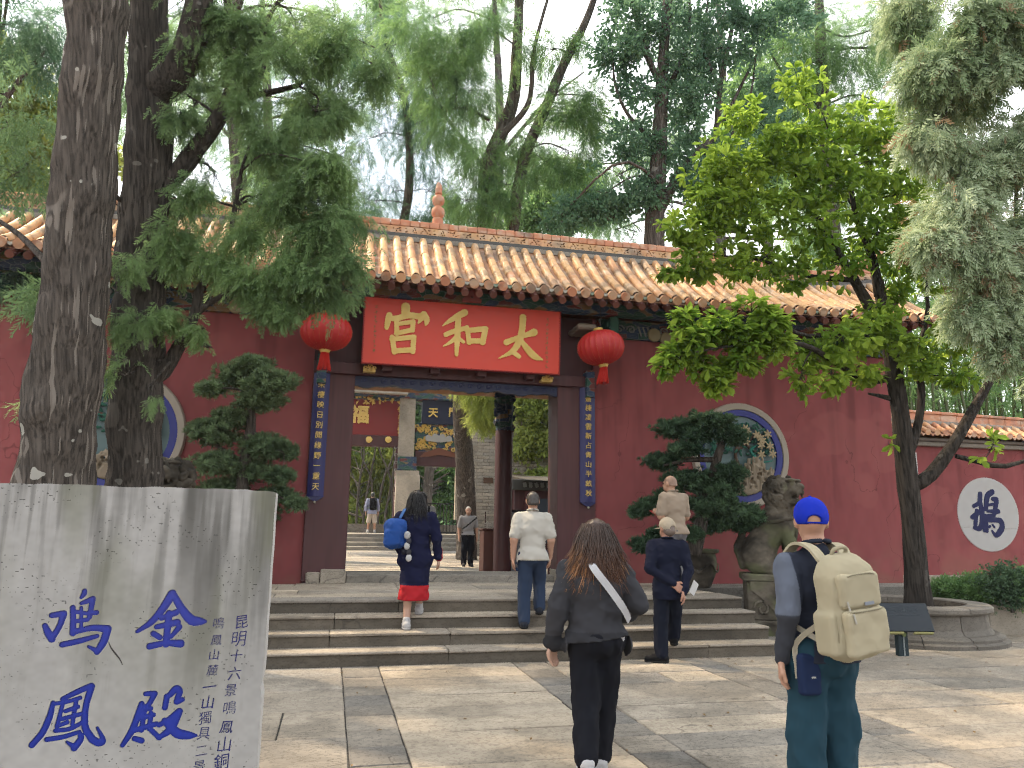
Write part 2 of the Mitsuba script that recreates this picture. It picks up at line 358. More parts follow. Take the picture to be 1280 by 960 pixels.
def clump_points(c, r, n, rng, gap=0.42, freq=1.6, shell=0.55):
    c, r = np.asarray(c, float), np.broadcast_to(np.asarray(r, float), 3)
    d = rng.normal(size=(n * 3, 3)); d /= np.linalg.norm(d, axis=1, keepdims=True)
    rad = (shell + (1 - shell) * rng.random(n * 3)) * rng.random(n * 3) ** 0.25
    p = c + d * rad[:, None] * r * (0.75 + 0.5 * meshkit.noise(d * 2.3 + c, 3))[:, None]
    ok = meshkit.noise(p * freq, 7) > gap
    return p[ok][:n], d[ok][:n]
BRUSH = {'宫': '1011,5116,145;1016,5001,145|749,4957,97;735,4875,103;715,4745,74|752,4897,86;889,4913,98;1060,4974,104;1250,4971,105;1328,5001,99|1316,5009,117;1369,4922,99;1357,4840,41|1308,4978,117;1234,4861,35|868,4870,75;888,4656,86|887,4817,69;1134,4872,75|1145,4878,81;1140,4728,81|877,4655,80;1122,4732,81|811,4591,80;839,4451,86;861,4340,80|806,4555,80;1167,4616,87|1167,4610,87;1159,4371,86|854,4363,86;1158,4401,92', '和': '2002,5093,120;1869,5012,101;1738,4920,65;1640,4842,18|1700,4695,83;1861,4774,83;2039,4829,78|1898,4962,101;1894,4673,101;1890,4365,59|1888,4672,83;1778,4568,59;1668,4500,24|1912,4650,71;2003,4589,54|2050,4848,72;2099,4590,90|2055,4788,84;2358,4840,97|2370,4841,97;2327,4605,102|2098,4614,90;2332,4630,90', '太': '3017,5087,118;3007,4875,111;2954,4654,117;2849,4488,92;2616,4351,18|2740,4634,104;2953,4735,80;3107,4795,93;3219,4840,131|2991,4688,74;3110,4542,111;3235,4427,118;3379,4374,25|2880,4459,80;2964,4403,74', '金': '-587,1273,29;-616,1219,24;-654,1168,18;-700,1135,8|-583,1273,19;-546,1215,25;-510,1176,31;-482,1170,27;-458,1169,9|-592,1201,20;-593,1086,20|-618,1183,14;-567,1204,19|-632,1151,14;-559,1167,21|-642,1127,16;-617,1112,16|-550,1150,17;-577,1113,9|-650,1080,20;-595,1091,17;-541,1088,26', '鳴': '-1021,1161,15;-1008,1136,21;-992,1113,22|-1002,1198,15;-962,1204,19|-962,1201,20;-971,1159,16;-991,1116,17|-899,1286,14;-900,1275,14;-909,1261,5|-906,1241,8;-888,1248,13;-867,1258,15|-867,1257,15;-872,1191,14|-933,1225,16;-927,1178,16;-923,1133,19|-923,1211,10;-886,1204,10;-849,1207,13|-921,1175,11;-878,1181,11|-923,1137,19;-896,1143,15;-855,1151,18;-804,1146,22|-804,1146,23;-814,1100,23;-833,1063,16|-834,1067,14;-864,1083,6|-955,1092,16;-898,1104,16;-838,1121,10|-904,1225,8;-896,1145,8', '殿': '-648,908,13;-616,908,16|-617,907,16;-633,871,13;-657,849,14|-659,872,17;-681,786,19;-712,728,11|-657,849,12;-625,855,12|-667,819,13;-614,832,13|-647,843,13;-651,778,13|-623,838,13;-624,783,13|-676,779,15;-601,799,14|-672,750,15;-647,742,17|-615,776,14;-585,749,13|-572,896,17;-576,856,16|-562,902,17;-542,923,21;-528,911,18;-537,875,14;-516,883,13|-591,794,13;-557,813,17;-524,841,20|-522,841,18;-548,780,23;-590,748,10|-573,810,17;-527,765,30;-487,754,26;-457,752,7', '鳳': '-963,887,11;-968,842,17;-986,786,18;-1017,743,17|-933,899,11;-885,923,15;-840,943,16|-839,940,20;-851,869,17;-846,799,20;-816,753,22|-816,753,22;-792,741,22;-780,751,14;-804,794,5|-960,883,9;-918,888,10;-873,901,10|-930,882,10;-941,803,11|-918,856,10;-878,870,11|-927,829,11;-861,845,11|-937,806,10;-907,817,10|-886,890,11;-890,810,11|-945,789,10;-896,794,11;-852,817,10|-970,760,13;-914,767,12;-863,782,9|-863,779,11;-856,758,17;-875,727,20|-875,730,16;-902,749,5', '鵝': '13577,2379,108;13547,2203,118|13388,2118,84;13556,2193,99|13557,2203,104;13581,1970,117;13547,1756,117;13474,1649,112;13355,1661,84|13324,1884,102;13622,2058,104|13448,2026,84;13382,1735,102|13619,1932,85;13593,1603,70|13895,2430,119;13756,2334,128;13687,2069,104|13896,2278,95;13983,2251,110;13895,1975,104|13750,2148,61;13907,2171,62|13724,2021,66;13995,2016,105|13651,1903,85;13878,1932,85|13669,1913,94;13656,1604,94|13736,1827,94;14018,1822,119;14061,1686,128;13963,1559,128;13870,1510,85;13792,1605,42|13726,1682,52;13752,1701,52|13819,1731,42;13860,1683,47'}
GLYPH = {'昆': '+52 37,59 37,59 22,73 27,82 33,84 33,88 29,88 27,59 14,59 2,61 0,83 0,85 3,85 12,92 10,91 -1,87 -6,60 -7,53 -4;+14 77,82 77,82 41,14 41;-21 48,74 47,75 55,22 56;-21 63,74 62,75 70,22 71;+13 -7,11 0,15 3,15 37,23 37,23 27,46 27,46 20,23 20,23 3,48 5,49 -1,25 -4,15 -7', '明': '+31 -5,31 -3,41 7,47 23,48 77,89 77,88 -5,81 -8,68 -8,66 -3,66 -1,80 -1,82 0,81 22,53 22,50 9,45 0,36 -9;-55 30,82 29,82 46,55 46;-55 54,82 53,82 70,55 70;+8 75,39 75,39 17,14 17,14 8,8 8;-14 25,32 24,32 43,14 43;-15 68,14 50,32 50,32 68', '十': '+5 37,5 44,44 44,45 81,52 81,52 44,91 44,91 37,52 37,52 -9,44 -8,44 37', '六': '+5 48,5 55,91 55,91 48;+58 33,59 35,64 37,67 35,87 5,91 -4,83 -7,75 9;+39 77,41 79,47 80,56 60,49 57,47 58;+5 -4,6 0,18 14,29 36,37 34,27 13,13 -7,11 -8', '景': '+5 38,5 44,43 44,42 50,16 50,16 77,80 77,80 50,50 50,49 48,53 44,90 44,90 38;-23 56,71 55,72 60,24 61;-23 67,71 66,72 71,24 72;+60 5,65 10,87 0,90 -3,86 -7,84 -7,81 -4;+19 32,78 32,78 13,52 13,51 -6,44 -9,34 -9,32 -3,44 -3,44 13,19 13;-25 19,71 18,71 27,25 27;+5 -3,5 -1,13 1,27 10,34 8,28 2,11 -7,9 -7', '鳴': '+40 72,55 72,58 81,66 80,63 72,84 72,84 43,47 42,48 38,92 38,92 32,47 32,48 26,90 26,88 -1,84 -8,69 -9,67 -4,79 -3,81 -1,83 20,40 20;-47 49,77 48,77 55,47 55;-47 61,77 60,77 67,47 67;+74 4,68 16,73 17,79 6;+57 12,58 15,63 14,67 2,61 2;+48 5,46 13,48 14,52 13,54 -2,48 -3;+27 -4,33 4,35 14,41 14,41 9,36 -3,33 -6;+7 71,33 71,33 18,14 18,13 9,7 9;-14 26,26 25,26 64,14 64', '鳳': '+4 -5,10 10,13 25,14 75,82 75,83 10,85 1,87 -1,89 13,93 10,93 -1,90 -8,86 -9,81 -6,77 6,75 26,74 69,21 69,21 35,18 14,10 -8;+24 59,24 64,72 64,71 59,51 59,49 57,50 54,66 54,66 32,36 32,34 30,36 27,72 27,72 23,34 22,36 18,72 18,71 -1,68 -6,54 -7,53 -4,53 -2,64 -1,66 14,28 14,28 54,42 54,43 58;-35 41,34 36,60 36,60 41;-35 50,34 45,60 45,60 50;+52 8,53 11,56 11,61 3,57 1;+42 8,43 10,47 9,50 -1,46 -2;+34 -4,33 9,35 10,38 9,38 -4;+17 -3,23 4,25 11,29 10,29 5,25 -2,22 -5,19 -5', '山': '+10 60,18 60,18 6,44 6,44 79,51 80,52 6,77 6,78 60,85 61,86 -8,78 -8,77 -1,10 -1', '銅': '+43 -9,43 76,89 76,89 -6,86 -9,73 -10,71 -5,71 -3,83 -3,83 69,50 69,49 -10;+54 54,54 60,78 60,78 54;+56 44,76 44,76 15,61 15,61 9,56 9;-71 37,61 38,61 21,71 21;+6 50,3 58,14 67,22 81,27 79,26 74,40 63,40 60,37 56,31 63,22 68,14 57,35 56,35 50,26 50,26 39,38 39,38 33,26 33,26 7,38 8,38 2,10 -5,5 -4,6 2,16 3,20 6,20 32,18 33,5 33,5 39,20 39,20 48,19 50,10 50,9 52;+28 11,32 29,36 28,37 24,33 10;+7 25,8 27,12 28,16 11,15 9,10 9,10 16', '麓': '+3 -5,7 2,11 18,12 51,46 51,44 54,46 56,45 60,52 62,59 68,48 69,48 74,65 74,65 81,71 81,71 74,91 74,91 69,76 68,80 64,92 58,89 54,84 55,72 64,71 53,65 53,64 64,52 56,55 51,90 50,90 45,63 44,63 38,86 38,86 21,63 21,63 13,75 15,81 18,85 18,88 15,84 12,63 8,63 -1,65 -2,84 -2,86 0,86 6,88 7,92 5,91 -4,88 -7,58 -6,56 -3,55 21,31 21,31 14,52 14,52 9,31 9,31 0,53 2,53 -3,51 -4,23 -8,21 -2,25 1,25 21,18 21,15 5,10 -7,7 -8;-63 27,80 26,80 33,63 33;-40 27,56 26,56 33,40 33;-40 39,56 38,56 45,40 45;-18 27,34 26,34 33,18 33;-18 39,34 38,34 45,18 45;+44 60,40 56,30 63,30 53,23 53,22 63,9 53,7 53,4 58,14 63,19 68,5 69,5 74,23 74,23 80,29 81,30 74,46 74,46 69,33 68', '一': '+4 41,92 41,92 33,4 33', '獨': '+3 20,3 22,12 29,21 44,18 55,8 47,3 51,14 63,11 70,5 75,6 78,10 80,19 70,26 80,32 78,31 73,23 62,27 50,29 37,35 41,42 51,42 53,35 53,35 77,88 77,88 53,51 53,47 48,48 47,90 47,89 5,87 -4,84 -7,71 -8,69 -3,71 -2,70 1,33 -2,33 4,53 5,53 13,37 14,37 33,33 31,29 34,28 8,26 -2,21 -8,8 -9,6 -2,17 -2,20 2,22 31,20 31,18 26,9 16,7 16;-37 34,53 33,53 39,58 39,59 33,75 33,75 14,70 13,76 4,77 -2,81 0,84 41,43 41;-72 60,82 59,82 71,72 71;-59 20,69 19,69 28,59 28;-59 6,67 8,65 12,68 12,68 14,59 14;-56 60,66 59,66 71,56 71;-43 20,53 19,53 28,43 28;-41 60,51 59,51 71,41 71', '具': '+4 -4,31 11,31 13,5 13,5 20,20 20,20 76,77 76,77 20,91 20,91 13,65 12,90 -1,92 -4,86 -9,79 -3,58 7,62 11,62 13,33 13,33 11,38 7,26 -1,10 -9;-27 35,70 34,70 42,27 42;-27 63,70 62,70 70,27 70;-28 56,27 49,28 47,68 47,70 48,70 56;-28 28,27 20,70 20,70 28,69 29', '二': '+5 9,91 9,91 1,5 1;+14 59,14 67,83 66,83 59', '朱': '+4 2,5 5,13 8,24 16,37 29,38 32,6 33,6 40,44 40,44 57,23 57,16 45,8 48,17 59,24 78,32 77,28 68,28 64,44 64,44 80,51 81,52 64,83 64,83 57,52 57,52 41,90 40,90 33,58 32,60 28,73 16,83 9,93 5,88 -2,70 9,53 26,51 -9,44 -9,44 26,18 2,11 -2,8 -2', '樓': '+32 -4,55 2,55 3,40 6,45 17,33 17,33 23,49 23,52 26,52 28,37 28,37 44,59 45,59 49,40 49,40 59,34 59,34 64,40 65,40 75,59 75,59 81,66 81,66 75,86 75,86 65,91 65,91 59,86 59,86 49,66 49,66 45,88 44,88 28,61 28,58 24,92 23,92 17,80 17,77 9,73 4,75 2,88 -2,88 -6,86 -8,83 -8,66 -1,57 -5,35 -9;-66 34,81 33,81 39,66 39;-66 55,79 54,79 59,66 59;-79 69,66 70,66 64,79 64;-51 10,66 6,71 11,73 17,53 17,50 12;-44 34,59 33,59 39,44 39;-46 55,59 54,59 59,46 59;-46 65,59 64,59 70,46 70;+3 17,11 33,17 54,16 55,6 55,6 62,18 62,18 81,24 81,24 62,32 62,32 55,24 55,24 50,34 35,34 32,30 28,26 38,24 38,24 -9,18 -9,18 34,16 34,9 14,6 12', '映': '+35 -8,32 -2,45 4,53 12,58 23,58 26,36 26,36 33,42 33,42 65,60 65,60 80,67 80,67 65,87 65,87 33,93 33,93 27,70 26,70 24,78 8,85 1,92 -2,92 -4,89 -8,81 -5,71 6,65 18,58 7,50 -1,38 -8;-67 34,80 33,80 58,67 58;-49 34,60 33,60 58,49 58;+7 73,33 73,33 10,14 10,14 2,7 2;-14 18,26 17,26 39,14 39;-14 46,26 45,26 67,14 67', '日': '+17 74,80 74,80 -7,72 -7,71 -1,25 -1,24 -8,17 -8;-24 41,72 40,72 67,24 67;-25 33,24 6,72 6,72 33', '別': '+66 -9,64 -2,78 -2,80 -1,80 78,87 79,88 -2,84 -8,79 -9;+57 69,64 69,64 15,57 15;+4 -5,15 13,20 43,20 44,9 45,9 76,47 76,47 44,28 44,26 41,26 34,48 34,46 2,43 -6,40 -8,25 -8,23 -3,38 -1,41 22,41 27,39 28,25 28,22 12,16 -1,9 -9;-16 52,40 51,40 70,16 70', '開': '+52 76,88 76,88 -3,85 -7,69 -8,67 -1,79 -1,81 0,81 43,52 43;-59 50,81 49,81 58,59 58;-59 64,81 63,81 71,59 71;+22 15,22 21,35 22,35 32,24 32,24 38,72 38,72 32,61 32,61 21,74 21,74 15,61 15,61 -7,54 -7,54 15,42 15,35 -2,29 -8,27 -8,23 -3,25 -3,32 5,34 15;-42 32,41 21,54 21,54 32;+9 76,44 76,44 44,16 44,16 -8,9 -8;-16 51,37 50,37 58,16 58;-17 71,16 63,37 63,37 71', '綠': '+32 4,28 20,33 21,36 7,38 7,61 19,61 38,38 38,38 44,68 44,70 45,71 51,43 51,52 80,59 79,58 73,83 73,77 44,91 44,91 38,69 38,69 35,74 27,76 27,83 36,89 33,77 21,83 12,93 4,91 0,89 -2,86 -1,77 9,69 22,67 -7,62 -9,50 -9,48 -3,61 -3,61 12,52 8,43 1,40 1,38 6;-56 67,53 57,73 57,75 67;+42 32,45 35,48 35,55 26,56 22,50 19,48 25;+5 28,12 35,18 46,6 45,5 51,12 59,20 79,24 80,27 77,14 52,23 53,29 66,34 64,35 62,16 31,30 33,27 43,32 44,38 26,33 24,31 28,7 23;+20 -2,18 18,23 19,25 10,25 -1,23 -2;+5 -5,8 10,8 18,13 18,14 14,10 -6', '野': '+50 38,50 44,74 44,72 48,56 58,56 60,61 63,71 58,79 68,52 69,52 76,87 76,91 73,89 68,76 53,83 47,83 44,91 44,93 43,93 41,85 20,79 22,84 37,73 37,73 -4,70 -7,54 -8,53 -6,52 -1,66 -1,66 36;+4 2,22 4,24 6,24 19,7 19,7 26,24 27,24 37,7 37,7 76,48 76,48 37,31 36,31 26,48 26,48 19,31 19,31 7,51 8,51 2,7 -5,4 -4;-32 53,31 43,42 43,42 53;-32 70,31 59,42 59,42 70;-14 53,13 43,25 43,25 53;-25 69,13 70,13 59,25 59', '重': '+5 -6,5 0,44 1,44 9,12 9,12 15,44 15,44 22,15 22,15 51,44 51,44 57,6 57,6 63,44 63,44 70,14 69,13 75,56 77,78 80,81 74,51 71,51 63,91 63,91 57,52 57,51 52,81 51,81 22,51 22,51 16,85 15,85 9,51 9,51 0,91 0,91 -6;-51 28,74 27,74 34,51 34;-51 40,74 39,74 46,51 46;-22 28,44 27,44 34,22 34;-22 40,44 39,44 46,22 46', '天': '+4 -3,26 10,35 20,41 33,40 36,6 36,6 43,43 43,44 51,44 64,43 66,10 66,10 73,86 73,86 66,51 66,51 44,90 43,90 36,54 35,59 23,71 9,86 0,92 -1,88 -8,83 -7,69 1,55 16,48 29,38 11,27 1,11 -8,8 -8', '畫': '+5 -1,91 -1,91 -6,5 -6;+5 31,5 36,44 36,43 41,12 41,12 45,42 45,44 47,43 50,15 50,15 55,44 56,43 60,5 60,5 65,44 65,44 70,15 70,15 74,43 74,44 75,44 81,51 81,52 74,80 74,80 65,91 65,91 60,80 60,80 50,51 49,53 45,84 45,84 41,51 41,51 36,91 36,91 31;-51 56,73 55,73 60,51 60;-52 70,51 65,73 65,73 70;+16 27,81 27,81 4,16 4;-51 9,73 8,73 13,51 13;-51 18,73 17,73 23,51 23;-23 9,44 8,44 13,23 13;-23 18,44 17,44 23,23 23', '棟': '+32 0,33 2,43 7,56 20,55 22,41 22,41 55,59 55,61 57,60 64,38 64,38 70,61 70,61 80,68 80,68 70,91 70,91 64,68 63,68 55,88 55,88 22,73 21,83 9,93 2,91 -2,89 -4,85 -2,69 16,67 -9,61 -9,61 16,50 4,41 -3,36 -4;-68 29,81 28,81 37,68 37;-68 43,81 42,81 50,68 50;-47 29,61 28,61 37,48 37;-47 43,61 42,61 50,47 50;+3 15,12 32,18 52,17 53,5 53,5 60,19 60,19 81,25 81,26 60,37 60,37 53,26 53,26 44,38 29,36 24,33 23,28 34,26 34,25 -9,19 -9,19 33,17 33,13 20,7 10', '凌': '+27 -8,24 -2,38 0,52 6,44 17,41 17,33 10,31 10,27 14,41 24,47 30,52 39,58 37,55 29,79 29,82 27,78 18,67 8,67 5,80 0,92 -2,89 -8,73 -5,60 2,47 -4,32 -8;-48 22,56 12,60 11,62 11,71 20,71 22,49 23;+28 51,28 57,56 57,55 66,34 66,34 72,56 72,56 81,63 80,63 72,84 72,84 66,63 66,63 57,90 57,90 51;+65 44,68 48,71 48,90 36,87 32,84 32,82 35;+28 35,28 37,37 41,45 48,52 46,45 39,33 31;+4 2,10 12,17 32,19 33,23 31,24 29,22 23,11 -3,4 -1;+13 62,5 74,11 76,20 64,24 55,17 52', '雲': '+5 11,5 17,91 17,91 11,69 11,86 -5,81 -9,79 -9,74 -4,17 -7,15 -1,26 7,27 11;-29 1,65 1,67 3,60 8,60 11,39 11;+7 64,44 64,44 71,13 71,13 77,83 77,83 71,51 71,51 64,89 64,89 43,82 43,81 58,51 58,51 34,44 34,44 58,14 58,14 43,7 43;+16 24,16 30,80 30,79 24;+56 36,56 41,79 41,79 36;+56 52,77 52,77 47,56 47;+17 41,39 41,39 36,17 36;+19 52,39 52,39 47,19 47', '新': '+44 -3,50 8,53 25,53 71,74 75,83 79,89 73,60 66,60 48,92 48,92 41,81 41,81 -8,74 -8,73 41,60 41,59 18,56 4,50 -7;+4 42,4 48,16 49,12 61,14 64,6 64,6 70,24 70,21 79,26 81,28 80,32 70,48 70,48 64,42 64,43 61,38 49,50 48,50 42,31 42,31 33,49 32,49 26,31 26,31 -1,29 -5,17 -6,16 -2,16 0,24 0,24 26,5 26,5 32,24 32,24 42;-18 63,22 53,21 48,31 48,36 64;+42 5,35 20,38 22,41 21,47 10,46 6;+4 6,9 12,12 21,18 21,18 17,11 4,8 3', '占': '+15 36,43 36,43 81,50 81,50 62,89 62,89 55,50 54,50 36,81 36,81 -8,74 -8,73 -2,23 -2,22 -8,15 -8;-22 6,74 5,74 29,22 29', '青': '+6 49,44 49,44 56,16 56,15 62,44 62,44 68,12 68,12 74,44 74,45 81,51 81,51 74,85 74,85 68,51 68,51 62,81 62,81 56,51 56,51 49,90 49,90 43,6 43;+19 37,77 38,77 -5,71 -8,57 -8,55 -2,70 -2,70 7,27 7,26 -8,19 -8;-26 13,70 12,70 20,26 20;-26 26,69 25,70 31,27 32', '半': '+5 19,5 26,44 26,44 42,11 42,11 49,44 49,44 81,51 81,51 49,85 49,85 42,51 42,51 27,53 26,91 26,91 19,51 19,51 -8,44 -8,44 19;+63 56,68 63,74 78,82 76,71 55,67 54;+15 73,15 76,19 78,22 77,30 63,32 56,28 54,24 55,23 60', '畝': '+8 49,47 49,47 39,49 39,56 56,60 80,68 80,66 65,86 64,83 46,78 32,83 13,93 -3,89 -8,85 -6,81 0,75 20,74 20,66 7,54 -6,49 -9,45 -5,45 -3,55 5,65 19,73 37,77 58,64 58,59 42,54 32,47 34,47 1,14 0,14 -6,8 -6;-30 8,40 7,40 22,30 22;-30 29,40 28,40 42,30 42;-14 29,23 28,25 29,25 42,14 42;-25 21,14 22,14 7,25 7;+4 59,4 66,26 66,20 77,20 79,25 81,34 66,51 66,50 59', '秋': '+37 -4,49 6,57 20,62 45,63 80,69 80,68 43,71 28,75 17,81 7,93 -3,89 -8,84 -6,74 5,65 23,57 5,49 -4,43 -8,41 -8;+74 33,83 59,89 58,90 55,80 32;+41 34,46 44,48 59,55 58,52 41,48 32;+3 14,13 29,19 45,5 46,5 53,21 54,21 68,7 66,5 72,37 79,41 74,28 70,28 53,43 53,43 46,28 46,38 33,40 28,37 24,35 24,30 34,28 34,28 -9,21 -8,21 30,19 30,15 20,7 8', '福': '+2 23,17 36,29 54,28 56,5 56,6 63,20 63,13 76,13 78,19 80,26 67,22 63,35 63,38 61,37 55,28 39,38 29,40 29,40 34,90 34,90 -8,83 -8,82 -4,47 -4,46 -9,40 -9,40 26,38 26,35 22,26 32,25 31,25 -8,18 -8,18 26,14 25,6 17;-67 3,83 2,83 12,67 12;-67 19,83 18,83 28,67 28;-46 3,61 2,61 12,46 12;-46 19,61 18,61 28,46 28;+39 76,90 76,90 70,39 70;+45 63,85 63,85 41,45 41;-78 47,79 57,51 57,51 47', '門': '+52 76,88 76,88 -2,84 -7,65 -8,63 -1,80 -1,80 40,52 40;-59 47,80 46,80 56,59 56;-59 62,80 61,80 70,59 70;+9 76,43 76,43 41,16 41,16 -8,9 -8;-16 48,36 47,36 56,16 56;-16 62,36 61,36 70,16 70', '金': '+3 49,23 58,32 64,43 74,47 81,54 79,53 74,60 67,72 59,86 52,92 51,93 49,89 44,81 46,74 50,73 45,52 45,52 32,85 32,85 25,52 25,52 1,90 1,90 -5,7 -6,7 1,44 1,44 25,11 25,11 32,44 32,44 44,23 45,22 49,8 43;-49 69,28 52,69 53,57 61;+61 4,61 7,66 13,70 23,76 21,76 17,67 3;+19 20,24 23,26 22,32 12,34 5,30 3,27 4,25 11', '殿': '+36 12,41 14,46 8,49 -1,56 1,65 9,56 24,54 32,51 32,51 39,86 39,88 38,86 28,75 9,82 2,92 -2,92 -4,89 -8,86 -8,78 -4,70 3,59 -5,50 -8,47 -2,43 -2;-61 31,64 21,68 15,71 14,79 28,79 32;+52 42,49 48,56 56,56 76,82 76,82 51,92 51,92 45,79 45,76 48,75 70,63 70,62 54,60 49,54 42;+2 -2,6 7,9 25,9 77,49 77,49 55,16 55,16 42,24 41,24 52,29 52,29 41,37 41,37 52,43 52,43 41,48 41,48 35,43 35,43 23,51 23,51 17,14 17,9 -4,6 -5;-17 71,16 61,42 61,42 71;-29 24,37 23,37 35,29 35;-15 24,24 23,24 35,15 35;+15 -4,22 7,23 13,30 12,22 -6,19 -7', '讲': '+32 25,32 32,47 32,47 55,34 55,34 62,47 62,47 80,54 81,54 62,70 62,71 81,78 81,79 62,90 62,90 55,79 55,79 32,92 32,92 25,79 25,79 -8,71 -8,70 25,54 25,52 11,46 -2,40 -8,36 -7,34 -3,43 8,47 24;-54 33,71 32,71 55,54 55;+4 43,4 50,24 50,24 11,27 11,32 16,34 16,36 12,34 8,22 0,17 -6,13 -1,17 7,17 43;+11 74,12 77,16 79,28 67,29 63,23 60', '解': '+48 24,54 34,56 44,62 43,61 35,69 35,69 44,75 44,75 35,90 35,90 29,75 28,75 17,77 16,92 16,92 10,75 10,75 -9,69 -9,69 10,49 10,49 16,68 16,69 28,58 29,53 19,48 21;+47 48,58 57,62 68,62 70,49 70,49 76,89 76,89 59,88 52,85 47,70 46,69 50,69 52,79 52,81 53,82 70,69 70,66 58,59 48,53 44,50 44;+3 -6,6 -2,10 14,10 46,7 46,4 49,4 52,9 57,14 67,18 81,24 80,23 72,38 72,41 70,36 56,45 56,45 -5,40 -8,33 -8,32 -4,25 -4,25 14,17 14,15 13,14 2,9 -9;-30 -2,39 -2,39 14,30 14;-31 33,30 20,39 20,39 33;-31 39,39 38,39 50,30 50;-20 66,16 56,29 56,32 66;-17 33,16 20,25 20,25 33;-17 39,25 38,25 50,17 50'}
def Y(px, py, y):
    """x and z of a spot of the photograph on the upright plane at depth y (survey of the facades)."""
    d = W(px, py, 1.0) - CAM
    q = CAM + d * (y / d[1])
    return q[0], q[2]

# ------------------------------------------------------------------ materials
def bs(name, **kw):
    bump = kw.pop('bump', None)
    d = {'type': 'principled', **kw}
    if bump:
        d = {'type': 'bumpmap', 'arbitrary': {'type': 'proc', **bump[0]}, 'scale': bump[1], 'bsdf': d}
    scene[name] = {'type': 'twosided', 'bsdf': d}
rgb = lambda *c: {'type': 'rgb', 'value': list(c)}
VC = {'type': 'mesh_attribute', 'name': 'vertex_color'}

def f_slab(p, n, uv):
    a = fbm(p.x * 1.7 + uv.y * 40, p.y * 3.1, p.z * 2.0, 4); g = fbm(p.x * 14, p.y * 22, p.z * 18, 3)
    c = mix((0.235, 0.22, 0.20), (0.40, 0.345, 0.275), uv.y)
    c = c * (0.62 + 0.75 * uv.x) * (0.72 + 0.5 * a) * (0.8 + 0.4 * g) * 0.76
    stain = smoothstep(0.52, 0.66, fbm(p.x * 1.6 + 11, p.y * 1.6, p.z, 5))
    crack = smoothstep(0.010, 0.0, dr.abs(fbm(p.x * 1.3 + uv.x * 30, p.y * 2.4, p.z, 4) - 0.5)) * smoothstep(.5, .62, noise(p.x * .7, p.y * .7 + 9, 3))
    grit = smoothstep(.55, .75, noise(p.x * 60, p.y * 60, p.z * 60)); c = c * (1 - .22 * grit)
    return mix(c, c * 0.62, stain * 0.6) * (1 - 0.4 * crack)
def b_slab(p, n, uv): return fbm(p.x * 9, p.y * 13, p.z * 13, 4) + 0.35 * fbm(p.x * 50, p.y * 50, p.z * 50, 2)
bs('slab', base_color=proc(f_slab), roughness=0.72, specular=0.35, bump=(proc(b_slab), 0.012))
def f_wall(p, n, uv):
    a = fbm(p.x * 0.6, p.y, p.z * 0.35, 4); b = fbm(p.x * 6, p.y * 6, p.z * 2.2, 4)
    c = mix((0.165, 0.043, 0.045), (0.255, 0.072, 0.074), a) * (0.80 + 0.4 * b)
    drip = smoothstep(0.50, 0.72, fbm(p.x * 4.5, p.y * 3.5, p.z * 0.22, 4)) * smoothstep(1.5, 4.2, p.z + fbm(p.x * 2, 1., 1., 2))
    low = smoothstep(1.7, 0.6, p.z) * smoothstep(0.38, 0.62, fbm(p.x * 1.8, p.y, p.z * 2.2, 4))
    patch = smoothstep(.60, .64, fbm(p.x * .8 + 3, p.y, p.z * .9, 4))
    c = mix(c, c * 0.55, drip * 0.6)
    c = mix(c, mi.Color3f(.26, .085, .08), patch * .35)
    hair = smoothstep(.006, .0, dr.abs(fbm(p.x * .9 + 4, p.y, p.z * .7, 5) - .5)) * smoothstep(.5, .6, noise(p.x * .5, 3., p.z * .5))
    c = c * (1 - .35 * hair)
    return mix(c, mi.Color3f(0.22, 0.095, 0.075), low * 0.6)
def b_wall(p, n, uv): return fbm(p.x * 5, p.y * 5, p.z * 5, 4)
bs('red_plaster', base_color=proc(f_wall), roughness=0.85, specular=0.25, bump=(proc(b_wall), 0.006))
def f_wood(p, n, uv):
    g = fbm(p.x * 26, p.y * 26, p.z * 1.3, 3)
    return mix((0.046, 0.017, 0.019), (0.082, 0.028, 0.030), g) * (0.75 + 0.5 * uv.x)
bs('dark_red_wood', base_color=proc(f_wood), roughness=0.55, specular=0.4)
def f_tile(p, n, uv):
    c = mix((0.47, 0.285, 0.135), (0.42, 0.165, 0.09), uv.y) * (0.65 + 0.6 * uv.x)
    w = fbm(p.x * 7, p.y * 5, p.z * 7, 4)
    grime = smoothstep(0.5, 0.72, fbm(p.x * 3.3 + 4, p.y * 3.3, p.z * 3, 4))
    c = mix(c, mi.Color3f(0.46, 0.36, 0.27), smoothstep(.45, .72, w) * .6)
    return mix(c, mi.Color3f(0.11, 0.085, 0.065), grime * 0.65)
def r_tile(p, n, uv): return 0.40 + 0.35 * fbm(p.x * 9, p.y * 9, p.z * 9, 2)
bs('glazed_tile', base_color=proc(f_tile), roughness=proc(r_tile), specular=0.55)
def f_frieze(p, n, uv):
    u, v = p.x * 3.2 + p.y, p.z * 9
    d1, d2, r = voronoi(u * 1.5 + 0.5 * noise(u * 4, v), v * 1.2)
    e = smoothstep(0.0, 0.09, d2 - d1)
    c = mix((0.02, 0.045, 0.11), (0.02, 0.085, 0.06), smoothstep(.35, .4, r))
    c = mix(c, (0.16, 0.03, 0.025), smoothstep(.72, .75, r)); c = mix(c, (0.20, 0.12, 0.05), smoothstep(.88, .9, r))
    ring = smoothstep(.05, .0, dr.abs(d1 - .22))
    c = mix(c, (.16, .19, .20), ring * .5)
    return mix((.17, .19, .19), c, e) * (0.45 + .5 * fbm(p.x * 6, p.y * 6, p.z * 6, 3))
bs('painted_frieze', base_color=proc(f_frieze), roughness=0.7)
